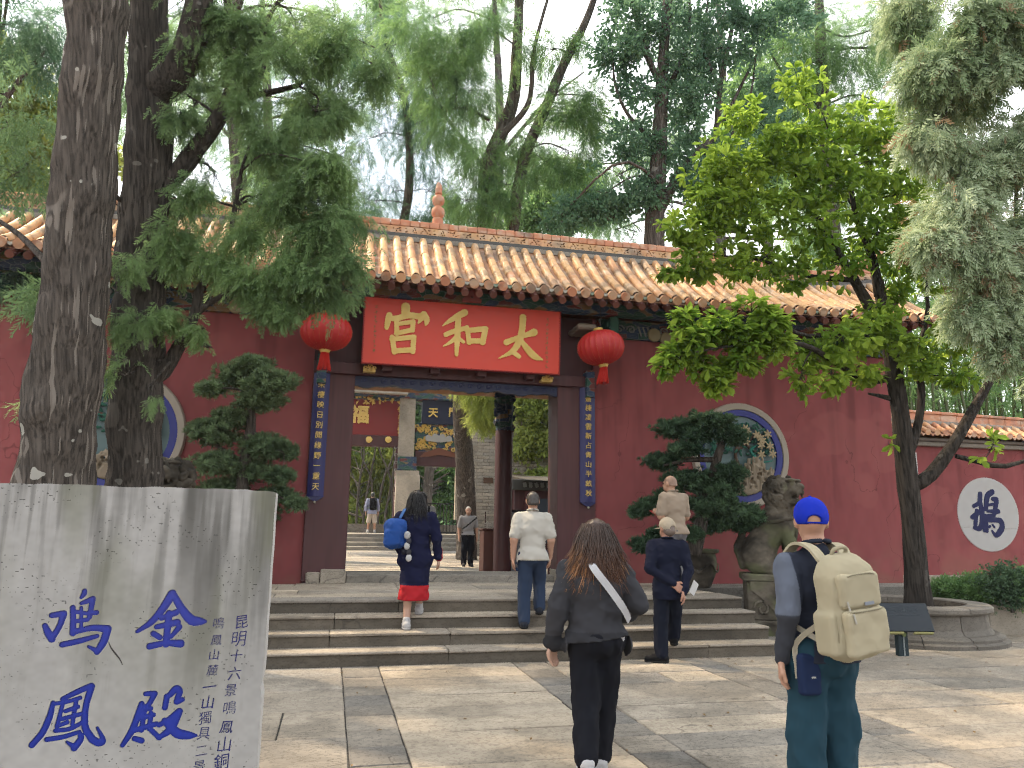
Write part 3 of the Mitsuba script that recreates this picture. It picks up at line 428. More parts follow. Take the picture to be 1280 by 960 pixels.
def f_stele(p, n, uv):
    base = 0.265 + 0.075 * fbm(p.x * 2, p.y, p.z * 2, 4) - 0.05 * fbm(p.x * 40, p.y * 40, p.z * 40, 2)
    base = base * (.86 + .28 * fbm(p.x * 15, p.y * 15, p.z * 9, 4)); c = mi.Color3f(base, base * 0.985, base * 0.955); side = smoothstep(.6, .9, dr.abs(n.y))
    reach = smoothstep(0.55, 1.70, p.z + 0.55 * (fbm(p.x * 5.5, p.y, p.z * .35 + 3, 3) - .5))
    s1 = smoothstep(0.42, 0.70, fbm(p.x * 10 + 1.5, p.y * 2, p.z * 0.9, 5)); s2 = smoothstep(0.45, 0.70, fbm(p.x * 30, p.y * 2, p.z * 1.6 + 5, 4))
    c = mix(c, mi.Color3f(0.07, 0.068, 0.062), s1 * reach * reach * 0.95 * side)
    c = mix(c, mi.Color3f(0.08, 0.078, 0.072), s2 * reach * 0.6 * side)
    g = smoothstep(0.5, 0.68, fbm(p.x * 4.2 + 8, p.y, p.z * 1.2, 4)) * reach
    c = mix(c, mi.Color3f(0.105, 0.11, 0.065), g * 0.6 * side)
    pit = smoothstep(.84, .90, noise(p.x * 120, p.y * 120, p.z * 120)) * smoothstep(.45, .65, noise(p.x * 6, 3, p.z * 6))
    crk = smoothstep(.004, 0., dr.abs(fbm(p.x * 1.6 + 2, p.y, p.z * 1.1, 4) - .47)) * smoothstep(.6, .7, noise(p.x * 2, 7, p.z * 2))
    return c * (1 - .6 * pit) 
def b_stele(p, n, uv): return fbm(p.x * 12, p.y * 12, p.z * 12, 4)
bs('stele_stone', base_color=proc(f_stele), roughness=0.8, specular=0.3, bump=(proc(b_stele), 0.002))
def f_lion(p, n, uv):
    a = fbm(p.x * 3, p.y * 3, p.z * 3, 4); b = fbm(p.x * 17, p.y * 17, p.z * 17, 3)
    c = mix((0.036, 0.031, 0.025), (0.125, 0.108, 0.086), smoothstep(.3, .7, a)) * (.6 + .8 * b)
    return mix(c, (0.105, 0.115, 0.06), smoothstep(.5, .68, fbm(p.x * 2.2 + 7, p.y * 2.2, p.z * 2.2, 3)) * .75)
def b_lion(p, n, uv): return fbm(p.x * 22, p.y * 22, p.z * 22, 4)
bs('lion_stone', base_color=proc(f_lion), roughness=0.9, specular=0.2, bump=(proc(b_lion), 0.02))
def f_bark(p, n, uv):
    w = p.z * 0.55; g = fbm((p.x + p.y * .6) * 52 + w * 14, (p.y - p.x * .3) * 52, p.z * 2.6, 4)
    c = mix((0.026, 0.022, 0.019), (0.120, 0.104, 0.092), smoothstep(.15, .85, g)) * (0.7 + .6 * uv.x)
    streak = smoothstep(.66, .74, fbm((p.x + p.y) * 30 + w * 9, 4.0, p.z * 2.2, 2))
    c = mix(c, mi.Color3f(0.26, 0.235, 0.21), streak * .55 * uv.y)
    lich = smoothstep(.725, .75, fbm(p.x * 5.5 + 3, p.y * 5.5, p.z * 4.5, 3)) * uv.y
    return mix(c, mi.Color3f(.40, .40, .37), lich * .8)
def b_bark(p, n, uv): return fbm((p.x + p.y * .6) * 52 + p.z * 7.7, (p.y - p.x * .3) * 52, p.z * 2.8, 4)
bs('bark', base_color=proc(f_bark), roughness=0.9, specular=0.2, bump=(proc(b_bark), 0.03))
def f_earth(p, n, uv):
    return mix((0.10, 0.075, 0.05), (0.22, 0.15, 0.09), fbm(p.x * 3, p.y * 3, p.z * 3, 4)) * (.7 + .6 * fbm(p.x * 30, p.y * 30, 0, 2))
bs('soil', base_color=proc(f_earth), roughness=0.95, specular=0.1)
def f_cloth(p, n, uv): return 0.5 * fbm(p.x * 14, p.y * 14, p.z * 9, 3) + 0.06 * noise(p.x * 420, p.y * 420, p.z * 420)
bs('fabric', base_color=VC, roughness=0.9, specular=0.15, sheen=0.25, bump=(proc(f_cloth), 0.018))
bs('paint', base_color=VC, roughness=0.5, specular=0.4)
bs('matt', base_color=VC, roughness=0.9, specular=0.15)
bs('gloss', base_color=VC, roughness=0.22, specular=0.5)
def f_gold(p, n, uv): return mix((.50, .33, .075), (.62, .45, .15), fbm(p.x * 9, p.y * 9, p.z * 9, 3))
bs('gilt', base_color=proc(f_gold), roughness=0.45, metallic=0.25, specular=.5)
bs('hair', base_color=VC, roughness=0.42, specular=0.5, anisotropic=0.6)
bs('skin', base_color=VC, roughness=0.5, specular=0.35)

def leaf(name, dark, light, trans, rough=0.5, hue=None):
    def fn(p, n, uv):
        a = fbm(p.x * 1.1, p.y * 1.1, p.z * 1.1, 3)
        c = mix(dark, light, dr.clip(uv.x * .7 + (a - .5) * 1.2 + .15, 0, 1))
        return mix(c, hue, smoothstep(.93, .95, uv.y)) if hue is not None else c
    scene[name] = {'type': 'principledthin', 'base_color': proc(fn), 'roughness': rough, 'diff_trans': trans, 'spec_trans': 0.0, 'eta': 1.35}
leaf('cypress_leaf', (0.12, 0.205, 0.10), (0.30, 0.44, 0.19), 1.25)
leaf('sun_toned_cypress_leaf', (0.19, 0.30, 0.14), (0.58, 0.66, 0.48), 0.9, hue=(.30, .21, .13))  # paler leaf colour stands in for sun gloss on the sprays
leaf('magnolia_leaf', (0.13, 0.25, 0.035), (0.37, 0.50, 0.08), 1.25, 0.33)
leaf('dark_leaf', (0.08, 0.165, 0.105), (0.19, 0.33, 0.19), 1.2, 0.4)
leaf('mid_leaf', (0.12, 0.23, 0.10), (0.28, 0.44, 0.17), 1.2, 0.45)
leaf('lime_leaf', (0.20, 0.28, 0.06), (0.46, 0.52, 0.16), 1.2, 0.45)
leaf('bonsai_leaf', (0.036, 0.068, 0.045), (0.11, 0.175, 0.095), 0.5, 0.35)
leaf('grey_pine_leaf', (0.09, 0.145, 0.08), (0.23, 0.31, 0.16), 0.7, 0.35)

R0 = np.random.default_rng(11)
# ------------------------------------------------------------------ ground, paving, steps
g = box(-80, 90, -40, 130, -0.4, -0.035)
add('ground', g, 'soil', kind='structure', label='bare earth ground beneath the paving and planting beds')
add('plaza_paving', box(-9, 18, -6, 12.8, -0.03, -0.012), 'slab', tone=(-.55, .2), kind='structure', label='stone slab plaza with dark stone bands leading to the steps')
def slabs(x0, x1, y0, y1, row, length, tone, hue, z=0.0, parent='plaza_paving', far=None, th=0.03):
    y = y0
    while y < y1 - 0.05:
        d = row * R0.uniform(.85, 1.15)
        d = min(d, y1 - y) if y1 - y - d > .15 else y1 - y
        x = x0
        while x < x1 - 0.05:
            L = length * R0.uniform(.7, 1.35)
            L = L if x1 - x - L > .35 * length else x1 - x
            jz = R0.uniform(-.003, .003)
            m = box(x + .006, x + L - .006, y + .006, y + d - .006, z - th, z + jz, .008, .004, R0)
            v = np.asarray(m.vertices); top = v[:, 2] > z - .012
            v[top, 2] += (v[top, 0] - x) * R0.uniform(-.002, .002) + (v[top, 1] - y) * R0.uniform(-.004, .004)
            add('slab', m, 'slab', parent, tone=(np.clip(tone - .04 + R0.normal() * .08, 0.05, 1), np.clip(hue + .15 + R0.normal() * .25, 0, 1.6)))
            x += L
        y += d
slabs(-2.6, .20, 2.4, 9.10, .78, 1.3, .44, .5)
slabs(.20, .60, 2.4, 9.10, .42, .5, .22, .1)
slabs(.60, 2.13, 2.4, 9.10, .42, 1.6, .47, 1.1)
slabs(2.13, 2.53, 2.4, 9.10, .42, .5, .30, .15)
slabs(2.53, 4.18, 2.4, 9.10, .50, 1.5, .46, .55)
slabs(4.18, 4.58, 2.4, 9.10, .45, .55, .34, .2)
slabs(4.58, 11.5, 3.4, 9.10, .55, 1.5, .44, .5)
slabs(5.72, 11.5, 9.10, 11.9, .65, 1.5, .46, .45)

st = thing('stone_steps', 'worn grey stone steps climbing from the plaza to the gate', 'steps')
RISE, Y0, GO = 0.156, 9.11, 0.331
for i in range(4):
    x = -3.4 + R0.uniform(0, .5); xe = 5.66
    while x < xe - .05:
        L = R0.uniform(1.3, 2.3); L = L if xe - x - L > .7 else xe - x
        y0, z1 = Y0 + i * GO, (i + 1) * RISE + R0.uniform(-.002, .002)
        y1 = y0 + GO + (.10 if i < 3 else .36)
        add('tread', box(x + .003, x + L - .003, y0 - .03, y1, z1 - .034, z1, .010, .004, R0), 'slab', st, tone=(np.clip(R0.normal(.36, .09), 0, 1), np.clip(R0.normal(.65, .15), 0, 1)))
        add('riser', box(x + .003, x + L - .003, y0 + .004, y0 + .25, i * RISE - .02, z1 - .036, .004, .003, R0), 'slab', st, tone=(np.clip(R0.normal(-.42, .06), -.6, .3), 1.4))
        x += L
add('core', box(-3.4, 5.6, 10.42, 12.9, -.02, .575), 'slab', st, tone=(.2, .2))
add('terrace', box(-7, 5.62, 10.46, 12.94, .3, .60), 'slab', tone=(.1, .3), kind='structure', label='paved landing between the top step and the gate')
slabs(-3.4, 5.62, 10.475, 12.74, .62, 1.4, .60, .75, z=.626, parent='terrace')
slabs(-.42, 4.5, 12.74, 13.0, .26, 1.5, .6, .6, z=.626, parent='terrace')
# the threshold and the courtyard floor behind the gate
add('threshold', box(.285, 3.77, 13.0, 14.3, .3, .735, .012), 'slab', tone=(.62, .35), kind='structure', label='low raised stone threshold slab in the gateway')
cy = TM([[-14, 14.32, .44], [22, 14.32, .44], [22, 29.9, .60], [-14, 29.9, .60], [22, 12.9, .2], [-14, 12.9, .2]], [[0, 1, 2], [0, 2, 3], [5, 4, 1], [5, 1, 0]])
add('courtyard_floor', cy, 'slab', tone=(.62, .3), kind='structure', label='pale paved court floor seen through the gate')
y = 14.4
while y < 29.4:
    d = R0.uniform(.6, .9); x = -1.2
    while x < 5.6:
        L = R0.uniform(.9, 1.6); zz = .44 + .16 * (y - 14.32) / 15.6
        add('slab', xf(box(.005, L - .005, .005, d - .005, -.02, .012, .006), move=(x, y, zz)), 'slab', 'courtyard_floor', tone=(R0.uniform(.45, .8), R0.uniform(.1, .6)))
        x += L
    y += d
fs = thing('far_steps', 'flight of low stone steps across the far side of the court', 'steps')
for i in range(4):
    for k in range(4):
        x0 = -3 + k * 3.1
        add('step_block', box(x0 + .01, x0 + 3.09, 29.6 + i * .38, 30.1 + i * .38, .4, .60 + (i + 1) * .15, .02, .005, R0), 'slab', fs, tone=(R0.uniform(.35, .7), .3))
add('upper_terrace', box(-14, 22, 31.1, 60, .4, 1.196), 'slab', tone=(.6, .3), kind='structure', label='upper stone terrace beyond the far steps')

# ------------------------------------------------------------------ the gate
GX0, GX1, WY = -6.65, 10.65, 12.95
gate = thing('temple_gate', 'dark red walled temple gateway with orange glazed tile roof above the stone steps', 'gate')
add('wall', box(GX0, -.42, WY, 13.75, 0, 5.32), 'red_plaster', gate)
add('wall', box(4.485, GX1, WY, 13.75, 0, 5.32), 'red_plaster', gate)
add('upper_wall', box(-.42, 4.485, 13.02, 13.70, 4.12, 5.32), 'dark_red_wood', gate)
for x0, x1 in ((-.415, .262), (3.782, 4.48)):
    add('pillar', box(x0, x1, 12.875, 13.35, .64, 4.12, .012), 'dark_red_wood', gate, tone=(.62, .5))
for x0, x1 in ((-.345, .272), (3.77, 4.4)):
    a, b = (x0, x0 + .22), (x0 + .223, x1)
    if x0 > 2: a, b = (x1 - .22, x1), (x0, x1 - .223)
    add('pillar_base', cat(box(*a, 12.76, 13.3, .62, .80, .02, .006, R0), box(*b, 12.73, 13.32, .62, .845, .02, .006, R0)), 'slab', gate, tone=(.75, .75))
add('plinth', box(5.68, 11.02, 12.38, 12.945, -.05, .60, .025, .008, R0), 'slab', gate, tone=(.22, .2))
add('plinth_end_stone', box(11.03, 11.42, 12.35, 12.94, -.05, .62, .03, .01, R0), 'slab', gate, tone=(.85, .6))
add('plinth', box(-6.6, -3.5, 12.4, 12.945, -.05, .60, .025, .008, R0), 'slab', gate, tone=(.22, .2))
# beams, lintel
wave = np.array([(x, 3.835 + .022 * math.cos(x * 7.1) + .012 * math.cos(x * 21)) for x in np.linspace(.262, 3.782, 90)])
lint = Polygon(list(wave) + [(3.782, 3.998), (.262, 3.998)])
add('carved_lintel', xf(extr(lint, .10), move=(0, 13.0, 0)), 'paint', gate, color=(.018, .025, .085))
sc = [tube([(x, 12.895, 3.90 + .045 * math.sin(a)) if 0 else (x + .06 * math.cos(a) * (1 - a / 9), 12.895, 3.92 + .05 * math.sin(a) * (1 - a / 9)) for a in np.linspace(0, 7, 14)], .008, 4) for x in np.arange(.40, 3.75, .165)]
add('lintel_scrolls', cat(sc), 'paint', gate, color=(.035, .05, .16), kind='stuff')
add('beam', box(-.415, 4.48, 12.80, 13.03, 4.003, 4.20, .008), 'dark_red_wood', gate, tone=(.5, .5))
for x in (.77, 1.56, 2.36, 3.22):
    add('peg', box(x - .08, x + .08, 12.60, 12.80, 4.055, 4.15, .008), 'dark_red_wood', gate, tone=(.45, .5))
for x in (.48, 3.52):
    pts = [tube([(x + dx + .035 * math.cos(a) * (1 - a / 8), 12.62, 4.075 + dz + .035 * math.sin(a) * (1 - a / 8)) for a in np.linspace(0, 6.5, 12)], .013, 5) for dx, dz in ((-.07, .01), (.07, .01), (0, .045), (-.03, -.01), (.035, -.01))]
    add('gilt_bracket', cat(pts, box(x - .1, x + .1, 12.63, 12.80, 4.03, 4.07)), 'gilt', gate)
# rear of the gate: two round columns and their beam
for x in (.02, 3.64):
    c = lathe([(0, .35), (.30, .35), (.30, .47), (.235, .56), (.195, .62), (.195, 3.6), (.18, 3.7), (0, 3.7)], 20, (x, 16.6, 0))
    add('column', c, 'dark_red_wood', gate, smooth=35, tone=(.35, .5))
    car = []
    for k in range(30):
        a0, zz = R0.uniform(0, 6.28), 3.66 + .80 * k / 30
        car.append(tube([(x + (.21 + .02 * math.sin(a * 2)) * math.cos(a0 + .10 * a), 16.6 + .21 * math.sin(a0 + .1 * a) - .02, zz + .05 * math.sin(a)) for a in np.linspace(0, 6, 10)], .022, 5))
    add('carved_capital', cat(car, lathe([(0, 3.62), (.19, 3.62), (.21, 4.52), (0, 4.52)], 14, (x, 16.6, 0))), 'painted_frieze', gate)
add('rear_beam', box(-.6, 9.0, 16.45, 16.75, 4.50, 4.80, .01), 'painted_frieze', gate)
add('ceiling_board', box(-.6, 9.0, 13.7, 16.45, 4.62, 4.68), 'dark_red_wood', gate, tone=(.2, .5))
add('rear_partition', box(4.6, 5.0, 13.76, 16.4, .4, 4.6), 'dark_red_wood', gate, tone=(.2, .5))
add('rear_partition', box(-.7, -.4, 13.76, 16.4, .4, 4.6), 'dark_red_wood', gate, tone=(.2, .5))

# painted work below the eaves
add('eave_beam', box(GX0 - .1, GX1 + .1, 12.32, 12.50, 5.235, 5.42), 'painted_frieze', gate)
add('frieze', box(GX0, -.45, 12.86, 12.947, 4.93, 5.30), 'painted_frieze', gate)
add('frieze', box(4.52, GX1, 12.86, 12.947, 4.96, 5.30), 'painted_frieze', gate)
curl = lambda x, z, s, d=1: tube([(x + d * s * (1 - a / 9.5) * math.cos(a), 12.845, z + s * (1 - a / 9.5) * math.sin(a)) for a in np.linspace(0, 8.5, 22)], .017, 5)
for x in np.concatenate([np.arange(4.95, 10.4, .86), np.arange(-6.2, -.8, .86)]):
    add('curl_relief', cat(curl(x, 5.13, .085), curl(x + .22, 5.13, .085, -1), *[tube([(x + .36 + .09 * k + .06 * t, 12.845, 5.20 - .18 * t) for t in (0, .5, 1)], .017, 5) for k in range(4)]), 'paint', gate, color=(.24, .25, .25))
for x in (4.62, 7.0, 9.3, -.66, -3.0, -5.2):
    add('green_bracket', cat(box(x, x + .15, 12.42, 12.93, 4.94, 5.23, .01), box(x - .04, x + .19, 12.5, 12.92, 5.06, 5.15, .01)), 'paint', gate, color=(.035, .12, .085))
for x, z in ((5.62, 5.06), (5.86, 5.0), (8.2, 5.06), (-1.7, 5.03)):
    add('painted_disc', xf(lathe([(0, 0), (.115, 0), (.13, .02), (.12, .05), (0, .06)], 20), rotx=math.pi / 2, move=(x, 12.86, z)), 'paint', gate, color=(.36, .30, .18))
add('cross_beam', box(3.98, 4.32, 12.3, 12.9, 4.93, 5.04, .03), 'paint', gate, color=(.30, .24, .19))
add('carved_stub', cat(box(4.27, 4.42, 12.72, 12.93, 3.82, 4.3), *[curl(4.34 + dx, z, .035) for z in (3.9, 4.0, 4.1, 4.2) for dx in (-.04, .04)]), 'painted_frieze', gate)
add('carved_stub', cat(box(-.36, -.21, 12.72, 12.93, 3.82, 4.3), *[curl(-.28 + dx, z, .035) for z in (3.9, 4.0, 4.1, 4.2) for dx in (-.04, .04)]), 'painted_frieze', gate)
orn = unary_union([Point(0, .16).buffer(.06), Point(-.07, .07).buffer(.06), Point(.07, .07).buffer(.06), sbox(-.16, 0, .16, .06)])
add('carved_crest', xf(extr(orn, .05), move=(2.10, 12.30, 5.24)), 'paint', gate, color=(.34, .08, .07))

# roof: barrel tiles in columns, each tile a piece
def ridge_z(x):
    d = abs(x - 2.02)
    return 7.0 - .20 * float(np.clip((d - 4.3) / 2.6, 0, 1)) ** 1.3 + .10 * max(0, d - 7.2) ** 1.5
def roof_pt(x, t, side=-1):
    """t = 0 under the ridge, 1 at the eave; side -1 faces the plaza."""
    run = 1.33 if side < 0 else 3.2
    yy = (13.24 if side < 0 else 13.60) + side * run * t
    zt = ridge_z(x) - .40
    lift = .012 * max(0, abs(x - 2.02) - 5.5) ** 1.5
    ze = (5.50 + lift) if side < 0 else 4.55
    return np.array([x, yy, zt + (ze - zt) * (1.22 * t - .22 * t * t)])
xs = np.arange(GX0 - .05, GX1 + .26, .2365)
tt = np.linspace(0, 1, 9)
V = np.array([[roof_pt(x, t) - [0, 0, .02] for t in tt] for x in xs]); nx = len(xs)
V2 = np.array([[roof_pt(x, t) - [0, 0, .12] for t in tt] for x in xs])
i, j = np.meshgrid(np.arange(nx - 1), np.arange(8), indexing='ij')
q = np.stack([i * 9 + j, i * 9 + j + 1, (i + 1) * 9 + j + 1, (i + 1) * 9 + j], -1).reshape(-1, 4)
top = TM(V.reshape(-1, 3), np.vstack([q[:, :3], q[:, [0, 2, 3]]])); bot = TM(V2.reshape(-1, 3), np.vstack([q[:, [0, 2, 1]], q[:, [0, 3, 2]]]))
roof = add('roof', cat(top, bot), 'glazed_tile', gate, tone=(-.25, .6), smooth=False)
Vb = np.array([[roof_pt(x, t, 1) for t in tt] for x in xs]); Vc = Vb - [0, 0, .12]
add('rear_slope', cat(TM(Vb.reshape(-1, 3), np.vstack([q[:, [0, 2, 1]], q[:, [0, 3, 2]]])), TM(Vc.reshape(-1, 3), np.vstack([q[:, :3], q[:, [0, 2, 3]]]))), 'glazed_tile', roof, tone=(.3, .6))
add('gable_fill', TM([[GX0 + .02, 11.95, 5.4], [GX0 + .02, 13.4, 6.5], [GX0 + .02, 16.7, 4.5], [GX1 - .02, 11.95, 5.4], [GX1 - .02, 13.4, 6.5], [GX1 - .02, 16.7, 4.5]], [[0, 1, 2], [3, 5, 4]]), 'red_plaster', gate)
NT = 6
def barrel(x, t0, t1, r=.072):
    p0, p1 = roof_pt(x, t0), roof_pt(x, t1)
    d = (p1 - p0) / np.linalg.norm(p1 - p0); u = np.cross([1, 0, 0], d); u *= np.sign(u[2])
    a = np.linspace(-.15, math.pi + .15, 9); v = []
    for p, rr in ((p0, r * .93), (p0 + d * .01, r * .93), (p1, r), (p1 + d * .012, r * .86)):
        v += [p + rr * (np.cos(b) * np.array([1, 0, 0]) + np.sin(b) * u) for b in a]
    f = [[k * 9 + m, (k + 1) * 9 + m, (k + 1) * 9 + m + 1] for k in range(3) for m in range(8)] + [[k * 9 + m, (k + 1) * 9 + m + 1, k * 9 + m + 1] for k in range(3) for m in range(8)]
    return TM(v, f)
rest, count = [], 0
order = sorted(np.arange(len(xs)), key=lambda k: (not (-.2 < xs[k] < 10.9), abs(xs[k] - 4.5)))
for k in order:
    x, colr = xs[k], R0.uniform(-.12, .12)
    for s in range(NT):
        m = barrel(x + R0.uniform(-.008, .008), s / NT, (s + 1.12) / NT); m = xf(m, move=(0, 0, R0.uniform(-.004, .008)))
        if count < 290:
            add('tile', m, 'glazed_tile', roof, smooth=True, tone=(np.clip(.55 + colr + R0.normal() * .12, 0, 1), np.clip(R0.normal(.12, .2), 0, 1))); count += 1
        else: rest.append(m)
add('tile_field', cat(rest), 'glazed_tile', roof, smooth=True, tone=(.55, .12), kind='stuff')
disc = lathe([(0, -.006), (.026, -.006), (.03, .006), (.052, .006), (.056, -.008), (.078, -.008), (.078, .05), (0, .05)], 18)
disc = xf(disc, rotx=math.pi / 2 + .3)
for k, x in enumerate(xs):
    p = roof_pt(x, 1.10)
    add('end_tile', xf(disc, move=p + [0, .03, .0]), 'glazed_tile', roof, tone=(R0.uniform(.35, .8), R0.uniform(.4, 1)))
    if k < nx - 1:
        p = roof_pt(x + .118, 1.05)
        dp = Polygon([(-.075, .045), (-.05, -.02), (0, -.06), (.05, -.02), (.075, .045), (.04, .01), (0, 0), (-.04, .01)])
        add('drip_tile', xf(extr(dp, .022), rotx=-.35, move=p + [0, -.02, -.03]), 'paint', roof, color=(.42, .40, .33) if R0.random() < .6 else (.2, .26, .18))
    rp = [roof_pt(x + .10, t) - [0, 0, .185 + .01 * t] for t in (.35, 1.04)]
    add('rafter', tube(rp, .062, 12), 'paint', gate, color=np.array([.21, .075, .055]) * R0.uniform(.6, 1.25))
    if False:
        rp = [roof_pt(x, t) - [0, 0, .145 + .02 * t] for t in (.6, 1.05)]
        add('rafter_board', box(x, x + .45, rp[1][1] - .02, rp[0][1], rp[1][2] - .03, rp[1][2] + .01), 'painted_frieze', gate)
# ridge
rx = np.linspace(GX0 - .1, GX1 + .2, 60)
def ridge_strip(y0, y1, za, zb):
    v = []
    for x in rx:
        z = ridge_z(x); v += [[x, y0, z + za], [x, y0, z + zb], [x, y1, z + zb], [x, y1, z + za]]
    f = []
    for k in range(len(rx) - 1):
        for m in range(4):
            a, b, c, d = 4 * k + m, 4 * k + (m + 1) % 4, 4 * k + 4 + (m + 1) % 4, 4 * k + 4 + m
            f += [[a, c, b], [a, d, c]]
    e = 4 * (len(rx) - 1)
    f += [[0, 1, 2], [0, 2, 3], [e, e + 2, e + 1], [e, e + 3, e + 2]]
    return TM(v, f)
rg = add('ridge', ridge_strip(13.33, 13.53, -.45, -.125), 'paint', gate, color=(.05, .035, .03))
add('moulding', cat(ridge_strip(13.24, 13.33, -.345, -.285), ridge_strip(13.265, 13.325, -.284, -.262)), 'paint', rg, color=(.10, .095, .09))
add('mortar_band', ridge_strip(13.21, 13.32, -.43, -.346), 'slab', rg, tone=(.7, .2))
x = GX0 - .08
while x < GX1 + .15:
    L = .178; z = ridge_z(x + L / 2)
    m = box(x + .003, x + L - .003, 13.285, 13.57, z - .115, z + R0.uniform(-.004, .006), .012, .003, R0)
    add('ridge_block', m, 'glazed_tile', rg, tone=(R0.uniform(.45, .8), R0.uniform(.8, 1))); x += L
variants = []
for k in range(4):
    po = sbox(0, -.255, .256, -.128)
    for _ in range(9):
        cx, cz, a = R0.uniform(.03, .225), R0.uniform(-.235, -.148), R0.uniform(0, 3.14)
        po = po.difference(affinity.translate(affinity.rotate(affinity.scale(Point(0, 0).buffer(1, 3), .021, .009), a, use_radians=True, origin=(0, 0)), cx, cz))
    variants.append(extr(po, .045))
x = GX0 - .08
while x < GX1 + .1:
    add('pierced_panel', xf(variants[R0.integers(4)], move=(x + .002, 13.328, ridge_z(x + .13))), 'glazed_tile', rg, tone=(R0.uniform(.45, .85), R0.uniform(.0, .5))); x += .2575
fin = lathe([(0, 6.98), (.10, 6.98), (.10, 7.13), (.075, 7.15), (.115, 7.20), (.125, 7.26), (.115, 7.33), (.06, 7.37), (.055, 7.39), (.105, 7.44), (.115, 7.50), (.105, 7.56), (.055, 7.60), (.05, 7.62), (.07, 7.63), (.06, 7.70), (.07, 7.73), (.05, 7.76), (.055, 7.80), (.02, 7.86), (0, 7.87)], 24, (1.62, 13.43, 0))
add('finial', fin, 'glazed_tile', gate, smooth=50, tone=(.55, 1))
for s, x in ((1, GX1 + .25), (-1, GX0 - .15)):
    pts = smooth_path([(x - s * .9, 13.43, ridge_z(x - s * .9) - .02), (x - s * .3, 13.43, ridge_z(x) + .02), (x + s * .1, 13.43, ridge_z(x) + .22), (x + s * .25, 13.43, ridge_z(x) + .5)], 12)
    add('ridge_end', tube(pts, [.16, .14, .10, .03], 8), 'glazed_tile', gate, tone=(.5, .9), smooth=True)
# the gate's relief roundels
def medallion(cx, lab, seed):
    r_ = np.random.default_rng(seed)
    m = thing('relief_roundel', lab, 'roundel', 'round relief panels set in the gate wall')
    cz = 2.90
    turn = lambda mesh: xf(mesh, rotx=math.pi / 2, move=(cx, WY, cz))
    add('outer_ring', turn(lathe([(.845, 0), (.865, .075), (.965, .085), (.985, .05), (.985, 0)], 64)), 'paint', m, smooth=30, color=(.46, .40, .33))
    add('blue_ring', turn(lathe([(.735, .0), (.745, .045), (.845, .055), (.864, .05), (.864, 0)], 64)), 'paint', m, smooth=30, color=(.035, .045, .30))
    add('panel', turn(lathe([(0, .012), (.745, .012), (.745, 0)], 64)), 'paint', m, color=(.13, .21, .22))
    rock = Clay((cx - .75, WY - .26, cz - .76), (cx + .75, WY + .02, cz - .02), .013)
    for k in range(120):
        a = r_.uniform(-.6, .6); top = .16 + .36 * max(0, 1 - abs(a - .25) / .55) * r_.random()
        z0 = -math.sqrt(max(.05, .74**2 - a * a)) + .05
        rock.cap((cx + a, WY - .05, cz + z0), (cx + a + r_.uniform(-.06, .06), WY - r_.uniform(.06, .17), cz + max(z0 + .02, -.62 + top * 1.3)), .035, .022, k=.02)
    for k in range(60):
        a = r_.uniform(-.55, .6); z = r_.uniform(-.6, -.15); rock.ell((cx + a, WY - .17, cz + z), (r_.uniform(.016, .04), .1, r_.uniform(.02, .05)), k=.012, sub=True)
    add('rock_relief', rock.mesh(), 'matt', m, smooth=True, color=(.40, .33, .25))
    tr = []
    for p in ([(0, -.35), (-.12, .0), (-.05, .3), (-.25, .55)], [(-.08, .1), (.15, .25), (.3, .42), (.45, .4)], [(-.1, .2), (-.3, .28), (-.5, .2)], [(.1, .22), (.25, .1), (.5, .05)]):
        q_ = smooth_path([(cx + a, WY - .05, cz + b) for a, b in p], 12); tr.append(tube(q_, [.035, .015], 6))
    add('tree_relief', cat(tr), 'matt', m, smooth=True, color=(.13, .09, .07))
    lv = []
    for k in range(150):
        a, b = r_.uniform(-.6, .62), r_.uniform(.02, .68)
        if a * a + b * b > .49: continue
        lv.append(xf(trimesh.creation.icosphere(0), roty=r_.uniform(0, 3), scale=np.array([.055, .02, .025]), move=(cx + a, WY - r_.uniform(.03, .09), cz + b)))
    add('leaf_relief', cat(lv), 'matt', m, color=(.055, .16, .12), kind='stuff')
    for k in range(12):
        a, b = r_.uniform(.05, .62), r_.uniform(-.05, .55)
        if a * a + b * b > .46: continue
        pe = [xf(trimesh.creation.icosphere(1), scale=np.array([.045, .015, .02]), roty=0, move=(.045, 0, 0)) for _ in range(6)]
        add('flower_relief', cat([xf(p_, roty=j_ * 1.047 + a) for j_, p_ in enumerate(pe)]).apply_translation([cx + a, WY - .12, cz + b]), 'matt', m, smooth=True, color=(.52, .42, .27))
    for bx, bz in ((.22, -.08),):
        add('bird_relief', cat(xf(trimesh.creation.icosphere(2), scale=np.array([.05, .04, .11]), roty=.4, move=(cx + bx, WY - .09, cz + bz)), tube(smooth_path([(cx + bx, WY - .09, cz + bz + .08), (cx + bx - .05, WY - .1, cz + bz + .18), (cx + bx + .05, WY - .1, cz + bz + .26)], 8), [.03, .015], 6), tube(smooth_path([(cx + bx, WY - .08, cz + bz - .08), (cx + bx + .12, WY - .08, cz + bz - .05), (cx + bx + .4, WY - .08, cz + bz)], 8), [.03, .01], 6)), 'matt', m, smooth=True, color=(.05, .25, .20))
medallion(7.33, 'blue ringed flower relief on the red wall right of the gate', 5)
medallion(-3.29, 'round relief half hidden behind the two old cypress trunks', 6)
